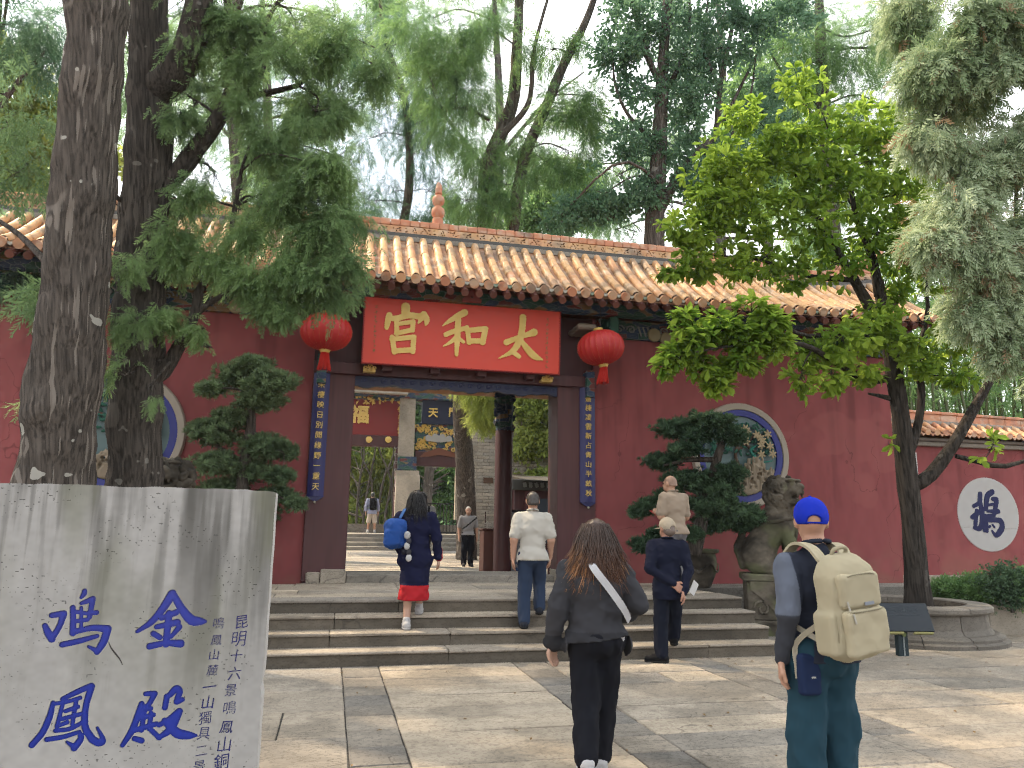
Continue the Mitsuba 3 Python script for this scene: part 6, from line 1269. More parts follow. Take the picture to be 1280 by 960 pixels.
pp = thing('paper_sheet', 'white folded paper held behind the back of the old man in the suit', 'paper')
add('sheet', xf(box(-.05, .05, -.003, .003, -.08, .08), roty=.6, rotz=.4, move=(4.26, 8.72, .86)), 'matt', pp, color=(.75, .75, .75))

# bald man looking at his phone on the landing
q = W(840, 640, 11.05)
t, j, h, R, at4 = person('bald man in plain beige T-shirt looking down at his phone on the landing', (q[0] + .03, q[1], .626), h=1.70, turn=.36, head_dir=.25, grid=.012, fat=1.10,
    J=dict(hd=(0, .045, .922), nck=(0, .010, .845), elL=(-.14, .01, .645), wrL=(-.06, .13, .67), elR=(.14, .0, .645), wrR=(.0, .14, .65)), handdir={'L': ((.4, .8, .3), (0, 0, 1)), 'R': ((-.4, .8, .2), (0, 0, 1))},
    top=dict(sleeve=.40, hem=.50, e=.020, col=(.46, .37, .29), flare=.012, neck=.856), bottom=dict(col=(.22, .22, .24)), shoes=(.1, .1, .1), hair=cap_hair((.30, .19, .14), .01, -.02, .001), skin=(.48, .28, .19))
ph = thing('phone', 'red phone held by the bald man on the landing', 'phone')
add('case', xf(box(-.035, .035, -.075, .075, -.005, .005, .003), rotz=.55, rotx=.5, move=at4 + R @ (np.array([-.035, .20, .675]) * h)), 'paint', ph, color=(.5, .05, .04))

# man in the white polo shirt climbing the steps
person('man in white polo shirt and blue jeans climbing the steps', (2.50, 9.62, .312), h=1.68, turn=-.22, head_dir=.05, grid=.012, fat=1.0,
    J=dict(shL=(-.103, 0, .805), shR=(.103, 0, .805), elL=(-.140, -.03, .64), wrL=(-.145, -.01, .50), elR=(.140, -.01, .64), wrR=(.135, .05, .51), knL=(-.055, .01, .285), anL=(-.06, -.03, .05), knR=(.055, .10, .34), anR=(.058, .06, .142)),
    top=dict(name='polo_shirt', sleeve=.38, hem=.49, e=.022, col=(.60, .58, .53), flare=.014, neck=.858), bottom=dict(name='jeans', col=(.035, .055, .105), flare=.02), shoes=(.03, .035, .05), hair=cap_hair((.035, .028, .025), .03, -.035, .004), skin=(.42, .24, .17))

# woman in the navy dress
def dress(p, c):
    c = c.copy(); c[p[:, 2] < .315] = (.52, .025, .035); c[(p[:, 0] > .150) & (p[:, 1] > .0) & (p[:, 2] < .72)] = (.40, .03, .04); return c
t, j, h, R, at6 = person('woman in navy dress with red hem band climbing the steps', (1.03, 9.72, .312), h=1.66, turn=-.10, head_dir=-.05, grid=.011, fat=1.06,
    J=dict(elL=(-.14, -.01, .64), wrL=(-.10, .08, .55), elR=(.158, -.02, .645), wrR=(.175, .03, .505), knL=(-.04, .0, .285), anL=(-.045, -.05, .05), knR=(.045, .09, .34), anR=(.045, .10, .142)),
    top=dict(name='dress', e=.022, hem=.205, skirt=.30, col=(.010, .012, .045), rip=.017, sleeve=.93, flare=.012, neck=.85, paintfn=dress), bottom=None, shoes=(.55, .55, .56), hair=long_hair(((.010, .009, .011), (.012, .011, .014)), .15, .018, 160), skin=(.45, .28, .21))
b6 = thing('shoulder_bag', 'bright blue backpack hung on the left shoulder of the woman in the navy dress', 'bag')
P = lambda x, y, z: at6 + R @ (np.array([x, y, z]) * h)
bc = P(-.150, -.06, .685); c = Clay(bc - .35, bc + .35, .010); c.box(bc, (.135, .13, .185), .09, .02, rot=rz3(.2)); c.box(bc + [-.03, -.10, -.05], (.10, .05, .10), .04, .02); c.ripple(.026, (7, 7, 7), 2).ripple(.010, (18, 18, 18), 2)
add('bag_body', c.mesh(), 'fabric', b6, smooth=True, color=(.025, .085, .33))
add('bag_strap', ribbon([bc + [.05, -.02, .18], P(-.085, -.045, .86), P(-.085, .04, .84)], .045, np.array([-.4, -.5, 1]), .008), 'fabric', b6, color=(.06, .16, .42))
kc = thing('plush_charm', 'white and dark plush charms dangling from the blue bag', 'toy')
for dx, dz, r_, col in ((.0, .0, .05, (.5, .5, .52)), (.03, -.07, .04, (.06, .06, .08)), (.0, -.13, .045, (.55, .55, .55)), (.035, -.20, .04, (.05, .05, .06)), (.04, -.27, .045, (.6, .6, .6)), (-.05, -.2, .035, (.02, .02, .03))):
    add('charm', xf(trimesh.creation.icosphere(2), scale=np.array([r_ * .8, r_ * .7, r_]), move=bc + np.array([.135 + dx * .7, -.12, -.02 + dz])), 'fabric', kc, smooth=True, color=col)

# people further inside
def sling(p, c):
    c = c.copy(); return c
q = W(585, 660, 20.2)
person('old man in grey polo shirt with black cross strap facing the camera', (q[0], q[1], cf_(q[1]) + .01), h=1.54, turn=math.pi, grid=.016, top=dict(sleeve=.4, hem=.52, col=(.36, .35, .36), flare=.01, neck=.855, paintfn=lambda p, c: np.where((np.abs(p[:, 0] * .8 + p[:, 2] - .70) < .014)[:, None] & (p[:, 1] > 0)[:, None], [[.02, .02, .02]], c)), bottom=dict(col=(.012, .012, .018), flare=.02), hair=cap_hair((.35, .34, .33), .03, -.02, .003))
q = W(465, 640, 33.0)
t, j, h, R, at8 = person('tourist in pale blue shirt and light shorts on the far terrace', (q[0], q[1], 1.2), h=1.72, grid=.018, J=dict(anL=(-.085, 0, .05), anR=(.085, 0, .05), knL=(-.07, 0, .285), knR=(.07, 0, .285)), top=dict(sleeve=.75, hem=.46, col=(.38, .42, .62), flare=.02), bottom=dict(name='shorts', upto=.05, flare=.03, col=(.62, .54, .46)), hair=cap_hair((.02, .02, .02), .03, -.05, .006), shoes=(.5, .5, .5))
dp_ = thing('daypack', 'black daypack on the back of the tourist on the far terrace', 'backpack')
bc = at8 + np.array([.02, -.19, 1.22]); c = Clay(bc - .4, bc + .4, .016); c.box(bc, (.155, .11, .26), .08); add('pack', c.mesh(), 'fabric', dp_, smooth=True, color=(.012, .012, .015))
q = W(528, 640, 15.6)
person('man in white T-shirt with dark strap half hidden behind the woman in the dress', (q[0], q[1], cf_(q[1]) + .01), h=1.74, grid=.014, top=dict(sleeve=.4, hem=.5, col=(.56, .56, .55), paintfn=lambda p, c: np.where(((np.abs(p[:, 0] - .07) < .014) & (p[:, 2] > .6))[:, None], [[.02, .02, .025]], c)), bottom=dict(col=(.03, .03, .04)), hair=cap_hair((.025, .022, .02), .03, -.05, .006))
# ------------------------------------------------------------------ trees and plants
def plant(name, label, category, paths, clumps, kind, leafm, size, seed, droop=.5, group=None, per=400, gap=.42, roll=.5, twig=.02, trunk_uv=(.5, .5), up_axis=False, freq=1.6, shell=.45, sub=7, out=.6, wob=.12):
    """paths: [(points, radii)], the first one the trunk; clumps: [(centre, radii, share)]."""
    rng = np.random.default_rng(seed)
    t = thing(name, label, category, group)
    nodes = []
    for k, (p, r) in enumerate(paths):
        p = np.asarray(p, float); n = max(8, int(np.linalg.norm(np.diff(p, axis=0), axis=1).sum() / (.10 if max(r) > .3 else .22)))
        q = smooth_path(p, min(n, 90)); R_ = np.interp(np.linspace(0, 1, len(q)), np.linspace(0, 1, len(r)), r)
        sides = 28 if max(r) > .28 else 14 if max(r) > .09 else 7
        m = tube(q, R_, sides, wob=wob if max(r) > .05 else 0, seed=seed + k)
        add('trunk' if k == 0 else 'limb', m, 'bark', t, smooth=True, tone=trunk_uv)
        nodes.append(np.hstack([q[len(q) // (3 if k == 0 else 5):], R_[len(q) // (3 if k == 0 else 5):, None]]))
    nodes = np.vstack(nodes) if nodes else None
    tw, P, D = [], [], []
    for c, r, share in clumps:
        c, r = np.asarray(c, float), np.broadcast_to(np.asarray(r, float), 3)
        p, d = clump_points(c, r, int(per * share), rng, gap, freq, shell)
        P.append(p); D.append(d * out + [0, 0, -droop] + rng.normal(size=d.shape) * .35)
        if nodes is not None and twig:
            k = np.argmin(np.linalg.norm(nodes[:, :3] - c, axis=1) + np.maximum(0, nodes[:, 2] - c[2]) * .6); a = nodes[k, :3]
            L = np.linalg.norm(c - a)
            r0 = min(nodes[k, 3] * .6, max(twig, .012 * L + twig * .6))
            mid = (a + c) / 2 + rng.normal(size=3) * .10 * L + [0, 0, .08 * L]
            tw.append(tube(smooth_path([a, mid, c], 8), [r0, r0 * .45], 6, cap=False))
            for e in p[rng.permutation(len(p))[:sub]]:
                s = c + (a - c) * rng.uniform(-.0, .3); m_ = (s + e) / 2 + rng.normal(size=3) * .12 * np.linalg.norm(e - s)
                tw.append(tube(smooth_path([s, m_, e], 5), [r0 * .4, r0 * .12], 4, cap=False))
    if tw: add('twigs', cat(tw), 'bark', t, smooth=True, tone=trunk_uv, kind='stuff')
    m, uv = scatter(kind, np.vstack(P), np.vstack(D), size, rng, roll, up_axis=up_axis)
    add('crown', m, leafm, t, uv=uv, kind='stuff')
    return t, np.vstack(P), np.vstack(D)
def CL(D, *items, f=1.0, dz=None):
    """Clumps surveyed from the photograph: (px, py, radius in px[, share[, depth]])."""
    out = []
    for it in items:
        d = it[4] if len(it) > 4 else D
        r = it[2] * d / FOCAL * f
        out.append((W(it[0], it[1], d), (r, r if dz is None else dz, r * .9), it[3] if len(it) > 3 else 1.0))
    return out
def PT(D, *pts): return [W(p[0], p[1], p[2] if len(p) > 2 else D) for p in pts]

# the two old cypresses behind the tablet
a = W(66, 640, 8.0)
plant('old_cypress', 'thick leaning cypress trunk with pale lichen patches at the left edge', 'tree',
      [([[a[0] - .06, a[1], -.1]] + PT(8.0, (66, 610), (78, 500), (90, 400), (99, 300), (107, 200), (118, 80), (126, -60), (150, -320), (190, -700)), [.50, .37, .355, .335, .315, .29, .285, .29, .24, .12]),
       (PT(8.0, (128, -150), (40, -330), (-60, -500)), [.14, .10, .05]), (PT(8.0, (130, -200), (300, -420), (520, -560, 7.2)), [.14, .09, .04]), (PT(8.0, (60, 330), (20, 290, 8.4), (-30, 260, 8.6)), [.04, .03, .015])],
      CL(8.0, (30, 210, 60, .22, 8.8), (20, 140, 60, .2, 9), (55, 370, 30, .15, 8.4), (45, 500, 20, .06, 8.4), (-40, -380, 150, 1.2), (120, -480, 170, 1.2), (330, -460, 170, 1.3, 8.5), (520, -420, 150, .35, 9.5), (150, -640, 180, 1), (360, -680, 180, 1, 9)), 'cypress', 'cypress_leaf', .30, 21, droop=.45, trunk_uv=(.22, .85), wob=.20, per=480)
a = W(168, 640, 9.0)
plant('branching_cypress', 'dark cypress trunk with arching side branches and hanging sprays', 'tree',
      [([[a[0], a[1], -.1]] + PT(9.0, (168, 610), (169, 540), (172, 450), (175, 370), (177, 300), (185, 220), (188, 120), (186, 20), (186, -160), (200, -420)), [.36, .31, .29, .29, .28, .27, .26, .24, .21, .17, .10]),
       (PT(9.0, (183, 120), (225, 85, 8.8), (245, 30, 8.7), (256, -60, 8.6), (280, -260, 8.5)), [.19, .19, .16, .12, .06]),
       (PT(9.0, (200, 240), (222, 218), (250, 180), (275, 145), (290, 105), (282, 50), (288, -40), (300, -200)), [.10, .105, .10, .085, .065, .05, .04, .02]),
       (PT(9.0, (272, 148), (300, 128), (326, 95), (330, 40), (350, 0), (410, -40)), [.055, .05, .045, .035, .025, .012]),
       (PT(9.0, (180, 480), (206, 462), (225, 430), (243, 395), (252, 355), (285, 310), (300, 220), (330, 130)), [.10, .085, .075, .06, .045, .032, .022, .01]),
       (PT(9.0, (243, 395), (275, 370), (330, 350), (380, 345), (430, 360)), [.04, .03, .02, .014, .006]),
       (PT(9.0, (290, 125), (340, 115), (385, 100), (430, 50), (470, 60)), [.045, .035, .025, .016, .006]),
       (PT(9.0, (175, 260), (150, 250, 8.8), (140, 235, 8.7)), [.05, .03, .01])],
      CL(8.8, (395, 140, 48, 1.1), (410, 210, 48, 1.2), (405, 280, 48, 1.3), (430, 330, 30, .6), (360, 240, 45, .8), (340, 180, 42, .55), (360, 90, 50, .7), (420, 60, 55, .9), (330, 40, 45, .55), (290, 30, 35, .35), (470, 90, 45, .5), (310, 290, 42, .45), (355, 330, 46, .8), (405, 360, 38, .8), (310, 350, 36, .4), (270, 320, 32, .22), (340, 375, 30, .45), (350, 385, 26, .3), (418, 392, 12, .1), (255, 410, 20, .14), (265, 435, 14, .1),
         (215, 320, 30, .25), (215, 385, 30, .25), (165, 330, 34, .16, 8.5), (170, 400, 30, .14, 8.5), (155, 470, 30, .16, 8.5), (185, 485, 25, .12, 8.5), (150, 410, 25, .14), (220, 290, 40, .4), (250, 240, 40, .3), (235, 120, 30, .2), (240, 60, 36, .4), (270, 20, 40, .5), (310, 80, 40, .5), (225, 140, 34, .3), (300, 140, 36, .4), *[(x_, y_, 46, .30, 9.3) for x_, y_ in ((215, 70), (260, 110), (320, 180), (370, 30), (430, 110), (385, 190), (440, 200), (330, 250), (270, 215), (225, 250), (380, 300), (440, 270), (290, 330), (240, 310), (420, 350), (350, 350), (300, 260))], (200, -130, 130, .6), (330, -180, 130, .6), (450, -120, 120, .6), (420, -320, 160, .5)),
      'cypress', 'cypress_leaf', .22, 22, droop=.75, trunk_uv=(-.12, .30), wob=.22, per=430, gap=.43, freq=2.2, shell=.15)

# the cypress hanging in from the right, sun gloss coloured into its leaves
plant('hanging_cypress', 'grey green cypress sprays coloured pale as if sunlit, hanging into the view at the upper right', 'tree',
      [([W(1420, 900, 7.5) * [1, 1, 0] + [0, 0, -.1]] + PT(7.5, (1410, 600), (1395, 200), (1370, -200), (1340, -600)), [.34, .30, .26, .2, .1]),
       (PT(7.5, (1390, 120), (1320, 60), (1250, 70, 7.2), (1190, 90, 7)), [.09, .06, .04, .015]), (PT(7.5, (1380, -100), (1260, -90, 7), (1130, -60, 7.5), (1000, -20, 8)), [.10, .07, .05, .02]), (PT(7.5, (1395, 330), (1320, 290), (1250, 300), (1190, 330)), [.08, .05, .03, .012]), (PT(7.5, (1360, -260), (1280, -300), (1180, -240)), [.10, .06, .02])],
      CL(7.2, (1215, 30, 60, 1.2), (1170, 90, 48, 1.0), (1240, 110, 55, 1.2), (1175, 160, 45, .8), (1265, 40, 50, 1.0), (1275, 180, 48, 1.0), (1225, 210, 40, .8), (1200, 260, 48, 1.0), (1170, 310, 40, .9), (1225, 320, 45, 1.0), (1270, 290, 45, 1.0), (1265, 370, 38, .9), (1215, 385, 30, .6), (1255, 430, 22, .4), (1275, 415, 22, .3), (1330, 100, 80, 1.2), (1340, 280, 80, 1.2), (1350, 450, 60, .8),
         (1140, 20, 50, .6, 8),
         (1150, -160, 140, .3), (1280, -250, 160, .35)),
      'cypress', 'sun_toned_cypress_leaf', .22, 23, droop=.8, per=900, gap=.38, freq=2.2, shell=.25, trunk_uv=(.5, .5))

# the magnolia in the planter
mb = W(1148, 752, 11.43)
mag, mp, md = plant('magnolia_tree', 'broad leaved tree with dark forked trunk growing in the round planter', 'tree',
      [([[mb[0], mb[1], .36]] + PT(11.4, (1146, 720), (1140, 650), (1133, 590), (1127, 530), (1120, 480), (1112, 430), (1104, 390), (1098, 350)), [.22, .17, .15, .145, .13, .12, .11, .09, .07]),
       (PT(11.4, (1144, 606), (1165, 592), (1192, 555), (1215, 515), (1236, 478), (1262, 430), (1290, 380)), [.105, .10, .085, .075, .065, .045, .025]),
       (PT(11.4, (1133, 575), (1144, 545), (1152, 500), (1150, 440), (1160, 380), (1150, 300)), [.08, .065, .055, .045, .03, .015]),
       (PT(11.4, (1195, 570), (1215, 575), (1250, 583), (1275, 578), (1300, 570)), [.035, .04, .04, .03, .02]),
       (PT(11.4, (1110, 425), (1085, 380), (1065, 345), (1045, 310), (1015, 260), (990, 210)), [.10, .085, .065, .05, .035, .015]),
       (PT(11.4, (1100, 370), (1090, 320), (1070, 270), (1060, 220), (1040, 180)), [.085, .06, .045, .03, .015]),
       (PT(11.4, (1118, 470), (1085, 475), (1040, 450, 10.8), (1000, 430, 10.4), (930, 430, 9.8), (870, 440, 9.4)), [.07, .06, .045, .035, .022, .01]),
       (PT(11.4, (1113, 430), (1060, 415, 11), (1010, 420, 10.8), (960, 400, 10.2), (900, 395, 9.8)), [.055, .04, .03, .02, .01]),
       (PT(11.4, (1070, 350), (1010, 345), (950, 325), (880, 318)), [.045, .035, .022, .01]),
       (PT(11.4, (1120, 500), (1100, 495), (1085, 492)), [.05, .03, .015])],
      CL(11.2, (860, 290, 36, .6), (885, 245, 36, .6), (905, 200, 34, .5), (930, 150, 30, .4), (870, 330, 26, .3), (925, 335, 30, .3), (985, 345, 30, .3), (1070, 150, 40, .5), (1150, 280, 44, .6), (1165, 210, 40, .5), (1180, 350, 40, .6), (1000, 110, 30, .3), (1120, 170, 40, .5), (900, 260, 40, .7), (930, 215, 40, .7), (965, 180, 40, .7), (1000, 155, 42, .6), (905, 310, 34, .4), (950, 265, 42, .7), (990, 230, 42, .7), (1030, 200, 42, .7), (960, 320, 32, .35), (1015, 285, 42, .55), (1060, 250, 45, .7), (1090, 200, 42, .6), (1050, 330, 36, .4), (1100, 290, 45, .6), (1140, 330, 42, .7), (1130, 240, 42, .5), (1150, 400, 40, .7), (1120, 380, 30, .4), (838, 335, 20, .2), (870, 345, 16, .12),
         (1020, 440, 26, .35, 10.6), (1055, 425, 30, .45, 10.8), (1090, 410, 34, .5, 11), (1040, 470, 24, .28, 10.7), (1075, 455, 28, .4), (1000, 475, 18, .18, 10.5), (1120, 430, 32, .5), (1150, 450, 30, .4), (1190, 470, 26, .25), (1240, 560, 14, .06), (1185, 420, 34, .5), (1225, 400, 36, .5), (1110, 555, 8, .02, 11.2), f=1.12),
      'magnolia', 'magnolia_leaf', .165, 24, droop=.15, per=100, gap=.38, freq=2.0, up_axis=False, roll=.25, twig=.012, trunk_uv=(-.30, .12), sub=9)
rng = np.random.default_rng(77)
low = CL(9.7, (845, 447, 22, 1), (870, 420, 26, 1), (905, 410, 26, 1), (935, 425, 26, 1), (960, 405, 24, 1), (885, 450, 24, 1), (920, 460, 22, 1), (895, 480, 16, .6), (975, 430, 18, .6), (940, 390, 16, .5), (858, 395, 12, .3))
P_, D_ = [], []
for c, r, s in low:
    p, d = clump_points(c, r * np.array([1.3, 1.2, 1.1]), int(46 * s), rng, .32, 2.4, .3); P_.append(p); D_.append(d * [1, 1, .4] + [-.35, -.35, -.05] + rng.normal(size=d.shape) * .25)
P_, D_ = np.vstack(P_), np.vstack(D_)
near = np.argsort(np.linalg.norm(P_ - CAM, axis=1))
m, uv = scatter('magnolia', P_[near[48:]], D_[near[48:]], .165, rng, .25)
add('lower_bough_leaves', m, 'magnolia_leaf', mag, uv=uv, kind='stuff')
lf = []
for k in range(6):
    v = obovate(np.zeros(3), np.array([1.0, 0, 0]), .165, .42, rng)
    lf.append(mikit.ply(TM(v, OBO), 'magnolia_leaf', smooth=False, uv=np.tile([k / 5, .5], (7, 1))))
cnt = 0
for i_ in near[:48]:
    fr = frames(D_[[i_]], rng, .3)[0]
    for k in range(6):
        a, e = k * 2.2 + rng.uniform(-.3, .3), rng.uniform(.0, .8)
        d = fr @ np.array([np.sin(e), np.cos(e) * np.cos(a), np.cos(e) * np.sin(a) * .55 - .12]); F_ = frames(d[None], rng, .25)[0]
        M = np.eye(4); M[:3, :3] = F_ * rng.uniform(.8, 1.15); M[:3, 3] = P_[i_]
        key = f'{mag}__leaf' + (f'_{cnt:03d}' if cnt else ''); cnt += 1
        scene[key] = {**lf[rng.integers(6)], 'to_world': T(M.tolist())}
tw = []
for i_ in range(len(P_)):
    c = low[int(np.argmin([np.linalg.norm(P_[i_] - q_[0]) for q_ in low]))][0]
    if rng.random() < .5: tw.append(tube(smooth_path([c, (c + P_[i_]) / 2 + rng.normal(size=3) * .04, P_[i_]], 4), [.009, .004], 4, cap=False))
add('bough_twigs', cat(tw), 'bark', mag, smooth=True, tone=(.15, .1), kind='stuff')

# trained pines in their pots
def trained(lab, D, trunk, pads, seed, extra=(), leafm='bonsai_leaf'):
    cl = []
    for px_, py_, rx_, ry_ in pads:
        cl.append((W(px_, py_, D + R0.uniform(-.25, .25)), (rx_ * D / FOCAL * 1.0, rx_ * D / FOCAL * .8, ry_ * D / FOCAL * (.82 if leafm == 'bonsai_leaf' else 1.15)), rx_ / 36))
    plant('trained_pine', lab, 'potted tree', [(PT(D, *trunk), [.13, .11, .09, .07, .04])] + [(PT(D, *e), [.05, .035, .015]) for e in extra], cl, 'needle', leafm, .098, seed, droop=-1.0, per=430, gap=.18, freq=4.5, twig=.02, shell=.25, out=1.0, roll=.6, up_axis=True, trunk_uv=(.3, .2), sub=6)
trained('cloud pruned dark pine in the carved pot right of the steps', 12.1, [(866, 692), (876, 655), (884, 620), (896, 575), (908, 535)],
        [(850, 537, 40, 17), (890, 527, 34, 14), (915, 545, 22, 16), (828, 578, 30, 15), (858, 562, 26, 12), (815, 632, 26, 13), (835, 620, 18, 10), (866, 600, 36, 18), (900, 612, 36, 20), (880, 632, 30, 16), (915, 592, 22, 14), (925, 642, 34, 16), (896, 655, 34, 13), (805, 682, 20, 12), (865, 668, 16, 10), (820, 668, 14, 8), (930, 658, 22, 10), (800, 640, 16, 9), (945, 648, 16, 9), (872, 545, 26, 13), (900, 632, 24, 12), (845, 600, 20, 10)], 31, [[(884, 620), (850, 610), (822, 630)], [(896, 575), (860, 575), (830, 582)], [(880, 640), (905, 640), (930, 648)], [(878, 660), (840, 670), (810, 684)]])
trained('cloud pruned pine whose layers rise behind the lettered tablet', 11.6, [(302, 705), (300, 640), (306, 580), (314, 530), (312, 490)],
        [(300, 470, 36, 18), (340, 478, 36, 16), (318, 455, 26, 10), (262, 488, 20, 9), (325, 500, 40, 14), (272, 540, 40, 16), (290, 522, 28, 12), (250, 535, 16, 8), (330, 558, 34, 15), (355, 566, 20, 10), (270, 580, 34, 15), (310, 588, 40, 16), (350, 596, 22, 10), (345, 620, 30, 10), (370, 630, 14, 7), (280, 612, 36, 14), (315, 640, 40, 14)], 32, [[(306, 580), (275, 560), (262, 545)], [(314, 540), (340, 560), (355, 566)]], 'grey_pine_leaf')

# hedge and ground plants of the bed
rng = np.random.default_rng(5)
for k, (px_, py_, rx_, ry_, D) in enumerate(((1262, 728, 34, 30, 11.9), (1222, 733, 22, 20, 12.3), (1186, 734, 16, 15, 12.6), (1300, 725, 34, 30, 11.8))):
    c = W(px_, py_, D); c[2] = .44 + ry_ * D / FOCAL * .8
    lab = ('tall end shrub of the bed, cut by the right edge', 'middle low shrub of the bed under the red wall', 'smallest shrub of the bed, next to the stone block', 'shrub of the bed just beyond the right edge')[k]
    plant('bed_shrub', lab, 'shrub', [([[c[0], c[1], .35], [c[0] + .03, c[1], c[2]]], [.03, .015])], [(c, (rx_ * D / FOCAL * 1.1, .45, ry_ * D / FOCAL), 1)], 'broad', 'mid_leaf' if k else 'bonsai_leaf', .11, 40 + k, droop=-.4, per=1100, gap=.15, freq=5, shell=.2, twig=.01)

fl, rr_ = [], np.random.default_rng(8)
for _ in range(90):
    q_ = np.array([rr_.uniform(-.4, 10), rr_.uniform(4.2, 9.0), .008]); a = rr_.uniform(0, 6.28); L_ = rr_.uniform(.025, .06)
    fl.append(TM(kite(q_, (math.cos(a), math.sin(a), rr_.uniform(0, .25)), (-math.sin(a), math.cos(a), 0), L_, L_ * .5, .006), [[0, 1, 2], [0, 2, 3]]))
add('fallen_leaves', cat(fl), 'matt', color=(.26, .16, .07), kind='stuff', label='dry fallen leaves scattered over the paving')
# bamboo behind the low wall
bmb = thing('bamboo_grove', 'dense green bamboo stems and leaves rising behind the low red wall', 'bamboo', kind='stuff')
ms, pts = [], []
for k in range(150):
    x, y = rng.uniform(11.5, 24), rng.uniform(15.6, 22); H_ = rng.uniform(6, 9.5); lx, ly = rng.normal(size=2) * .5
    p = smooth_path([(x, y, 0), (x + lx * .3, y + ly * .3, H_ * .5), (x + lx, y + ly, H_ * .85), (x + lx * 2, y + ly * 2 - .4, H_)], 10)
    ms.append(tube(p, [.045, .04, .025, .01], 6, cap=False))
    for _ in range(55):
        u = rng.uniform(.30, 1) ** .8; q_ = p[int(u * 9)]; pts.append(q_ + rng.normal(size=3) * [.45, .45, .35])
add('stems', cat(ms), 'paint', bmb, smooth=True, color=(.11, .14, .05), kind='stuff')
pts = np.array(pts); m, uv = scatter('bamboo', pts, rng.normal(size=pts.shape) * .6 + [0, 0, -.4], .30, rng, .6)
add('leaves', m, 'mid_leaf', bmb, uv=uv, kind='stuff')

# trees of the wood behind the gate
far = dict(group='trees of the wood behind the gate')
def base(px_, D): q_ = W(px_, 480, D); return [q_[0], q_[1], .5]
plant('wood_tree', 'tall conifer with forked dark trunks rising right behind the middle of the roof', 'tree', [([W(584, 660, 23.5) * [1, 1, 0] + [0, 0, .45]] + PT(20.5, (583, 640, 23.5), (581, 580, 23.2), (577, 510, 22.6), (582, 430, 21.5), (598, 350), (606, 290), (610, 210), (640, 130), (646, 60), (650, -40), (652, -300)), [.32, .30, .28, .26, .24, .23, .22, .21, .17, .14, .11, .05]),
      (PT(20, (640, 290), (655, 200), (680, 140), (705, 80), (735, 20), (760, -60)), [.16, .15, .14, .12, .09, .05]), (PT(20, (606, 240), (620, 180), (660, 130), (668, 60), (690, -20)), [.12, .10, .07, .05, .03]), (PT(20, (612, 150), (580, 135), (555, 140)), [.05, .04, .02])],
      CL(20, (560, 60, 55, 1), (590, 110, 48, .9), (560, 150, 45, .7), (600, 40, 50, .8), (540, 100, 45, .7), (520, 40, 50, .7), (640, 60, 35, .25), (600, 200, 40, .6), (640, 230, 40, .5), (690, 60, 34, .3), (700, 130, 40, .6), (725, 150, 40, .8), (715, 190, 42, .8), (690, 210, 40, .6), (740, 120, 22, .25), (650, 170, 30, .25), (580, 250, 36, .6), (620, 265, 34, .45), (720, 40, 20, .15), (560, -60, 60, .6), (650, -60, 50, .4)), 'wisp', 'mid_leaf', .45, 51, droop=.7, per=430, gap=.40, freq=1.1, **far)
plant('wood_tree', 'thin weeping tree with bright sky showing through left of the roof finial', 'tree', [([W(392, 660, 22) * [1, 1, 0] + [0, 0, .45]] + PT(22, (395, 640), (412, 500), (432, 410), (470, 340), (500, 290), (512, 220), (505, 120), (480, 40), (470, -80)), [.2, .19, .18, .17, .16, .14, .12, .09, .06, .03]), (PT(22, (510, 150), (530, 100), (545, 60)), [.06, .04, .02]), (PT(22, (508, 130), (480, 90), (450, 70)), [.06, .04, .02])],
      CL(22, (500, 120, 50, .5), (470, 170, 45, .2), (520, 190, 45, .3), (490, 240, 45, .22), (540, 240, 35, .5), (460, 60, 50, .7), (510, 50, 50, .7), (530, 150, 35, .4), (460, 250, 30, .2), (520, 275, 28, .5)) + [((x_, y_, z_), (2.0, 1.8, 1.3), .8) for x_, y_, z_ in ((1.2, 16.4, 17.2), (-.4, 18.0, 18.6))], 'wisp', 'dark_leaf', .45, 52, droop=1.0, per=430, gap=.40, freq=1.1, **far)  # the two high clumps are unseen crown added to shade the plaza
plant('wood_tree', 'dark broad leaved tree with an arching limb right of the roof centre', 'tree', [([base(815, 19)] + PT(19, (818, 300), (822, 220), (826, 140), (830, 60), (838, -60), (840, -250)), [.30, .25, .21, .17, .13, .10, .05]),
      (PT(19, (824, 265), (845, 225), (868, 195), (895, 172), (930, 150)), [.13, .12, .11, .08, .04]), (PT(19, (828, 110), (805, 60), (790, 0), (780, -60)), [.09, .07, .05, .03]), (PT(19, (895, 172), (900, 110), (912, 50), (925, -20)), [.07, .06, .05, .03]), (PT(19, (900, 110), (880, 60), (885, 0)), [.05, .04, .02]), (PT(19, (868, 195), (905, 180), (935, 130), (945, 70)), [.07, .05, .035, .015]), (PT(19, (824, 180), (790, 150), (770, 110), (765, 60)), [.07, .05, .03, .015]), (PT(19, (828, 120), (850, 80), (862, 30), (860, -30)), [.08, .06, .04, .02]), (PT(19, (905, 150), (930, 100), (960, 40)), [.05, .035, .015])],
      CL(19, (775, 60, 36, .6), (790, 20, 38, .5), (810, 60, 36, .4), (840, 30, 36, .4), (800, 110, 34, .35), (985, 30, 36, .5), (975, 100, 32, .4), (955, 150, 30, .3), (860, 70, 36, .5), (790, 170, 30, .4), (770, 220, 34, .7), (745, 250, 34, .7), (760, 275, 28, .6), (800, 240, 30, .6), (835, 180, 26, .35), (850, 120, 30, .35), (880, 120, 30, .35), (900, 60, 34, .4), (930, 40, 34, .45), (870, 230, 30, .6), (860, 160, 22, .3), (905, 200, 26, .5), (700, 270, 26, .4), (840, 260, 26, .4), (960, 60, 30, .3), (900, 20, 34, .4), (850, -80, 110, 1.2), (940, -80, 90, .8)), 'broad', 'dark_leaf', .32, 53, droop=.1, per=300, gap=.46, freq=1.7, **far)
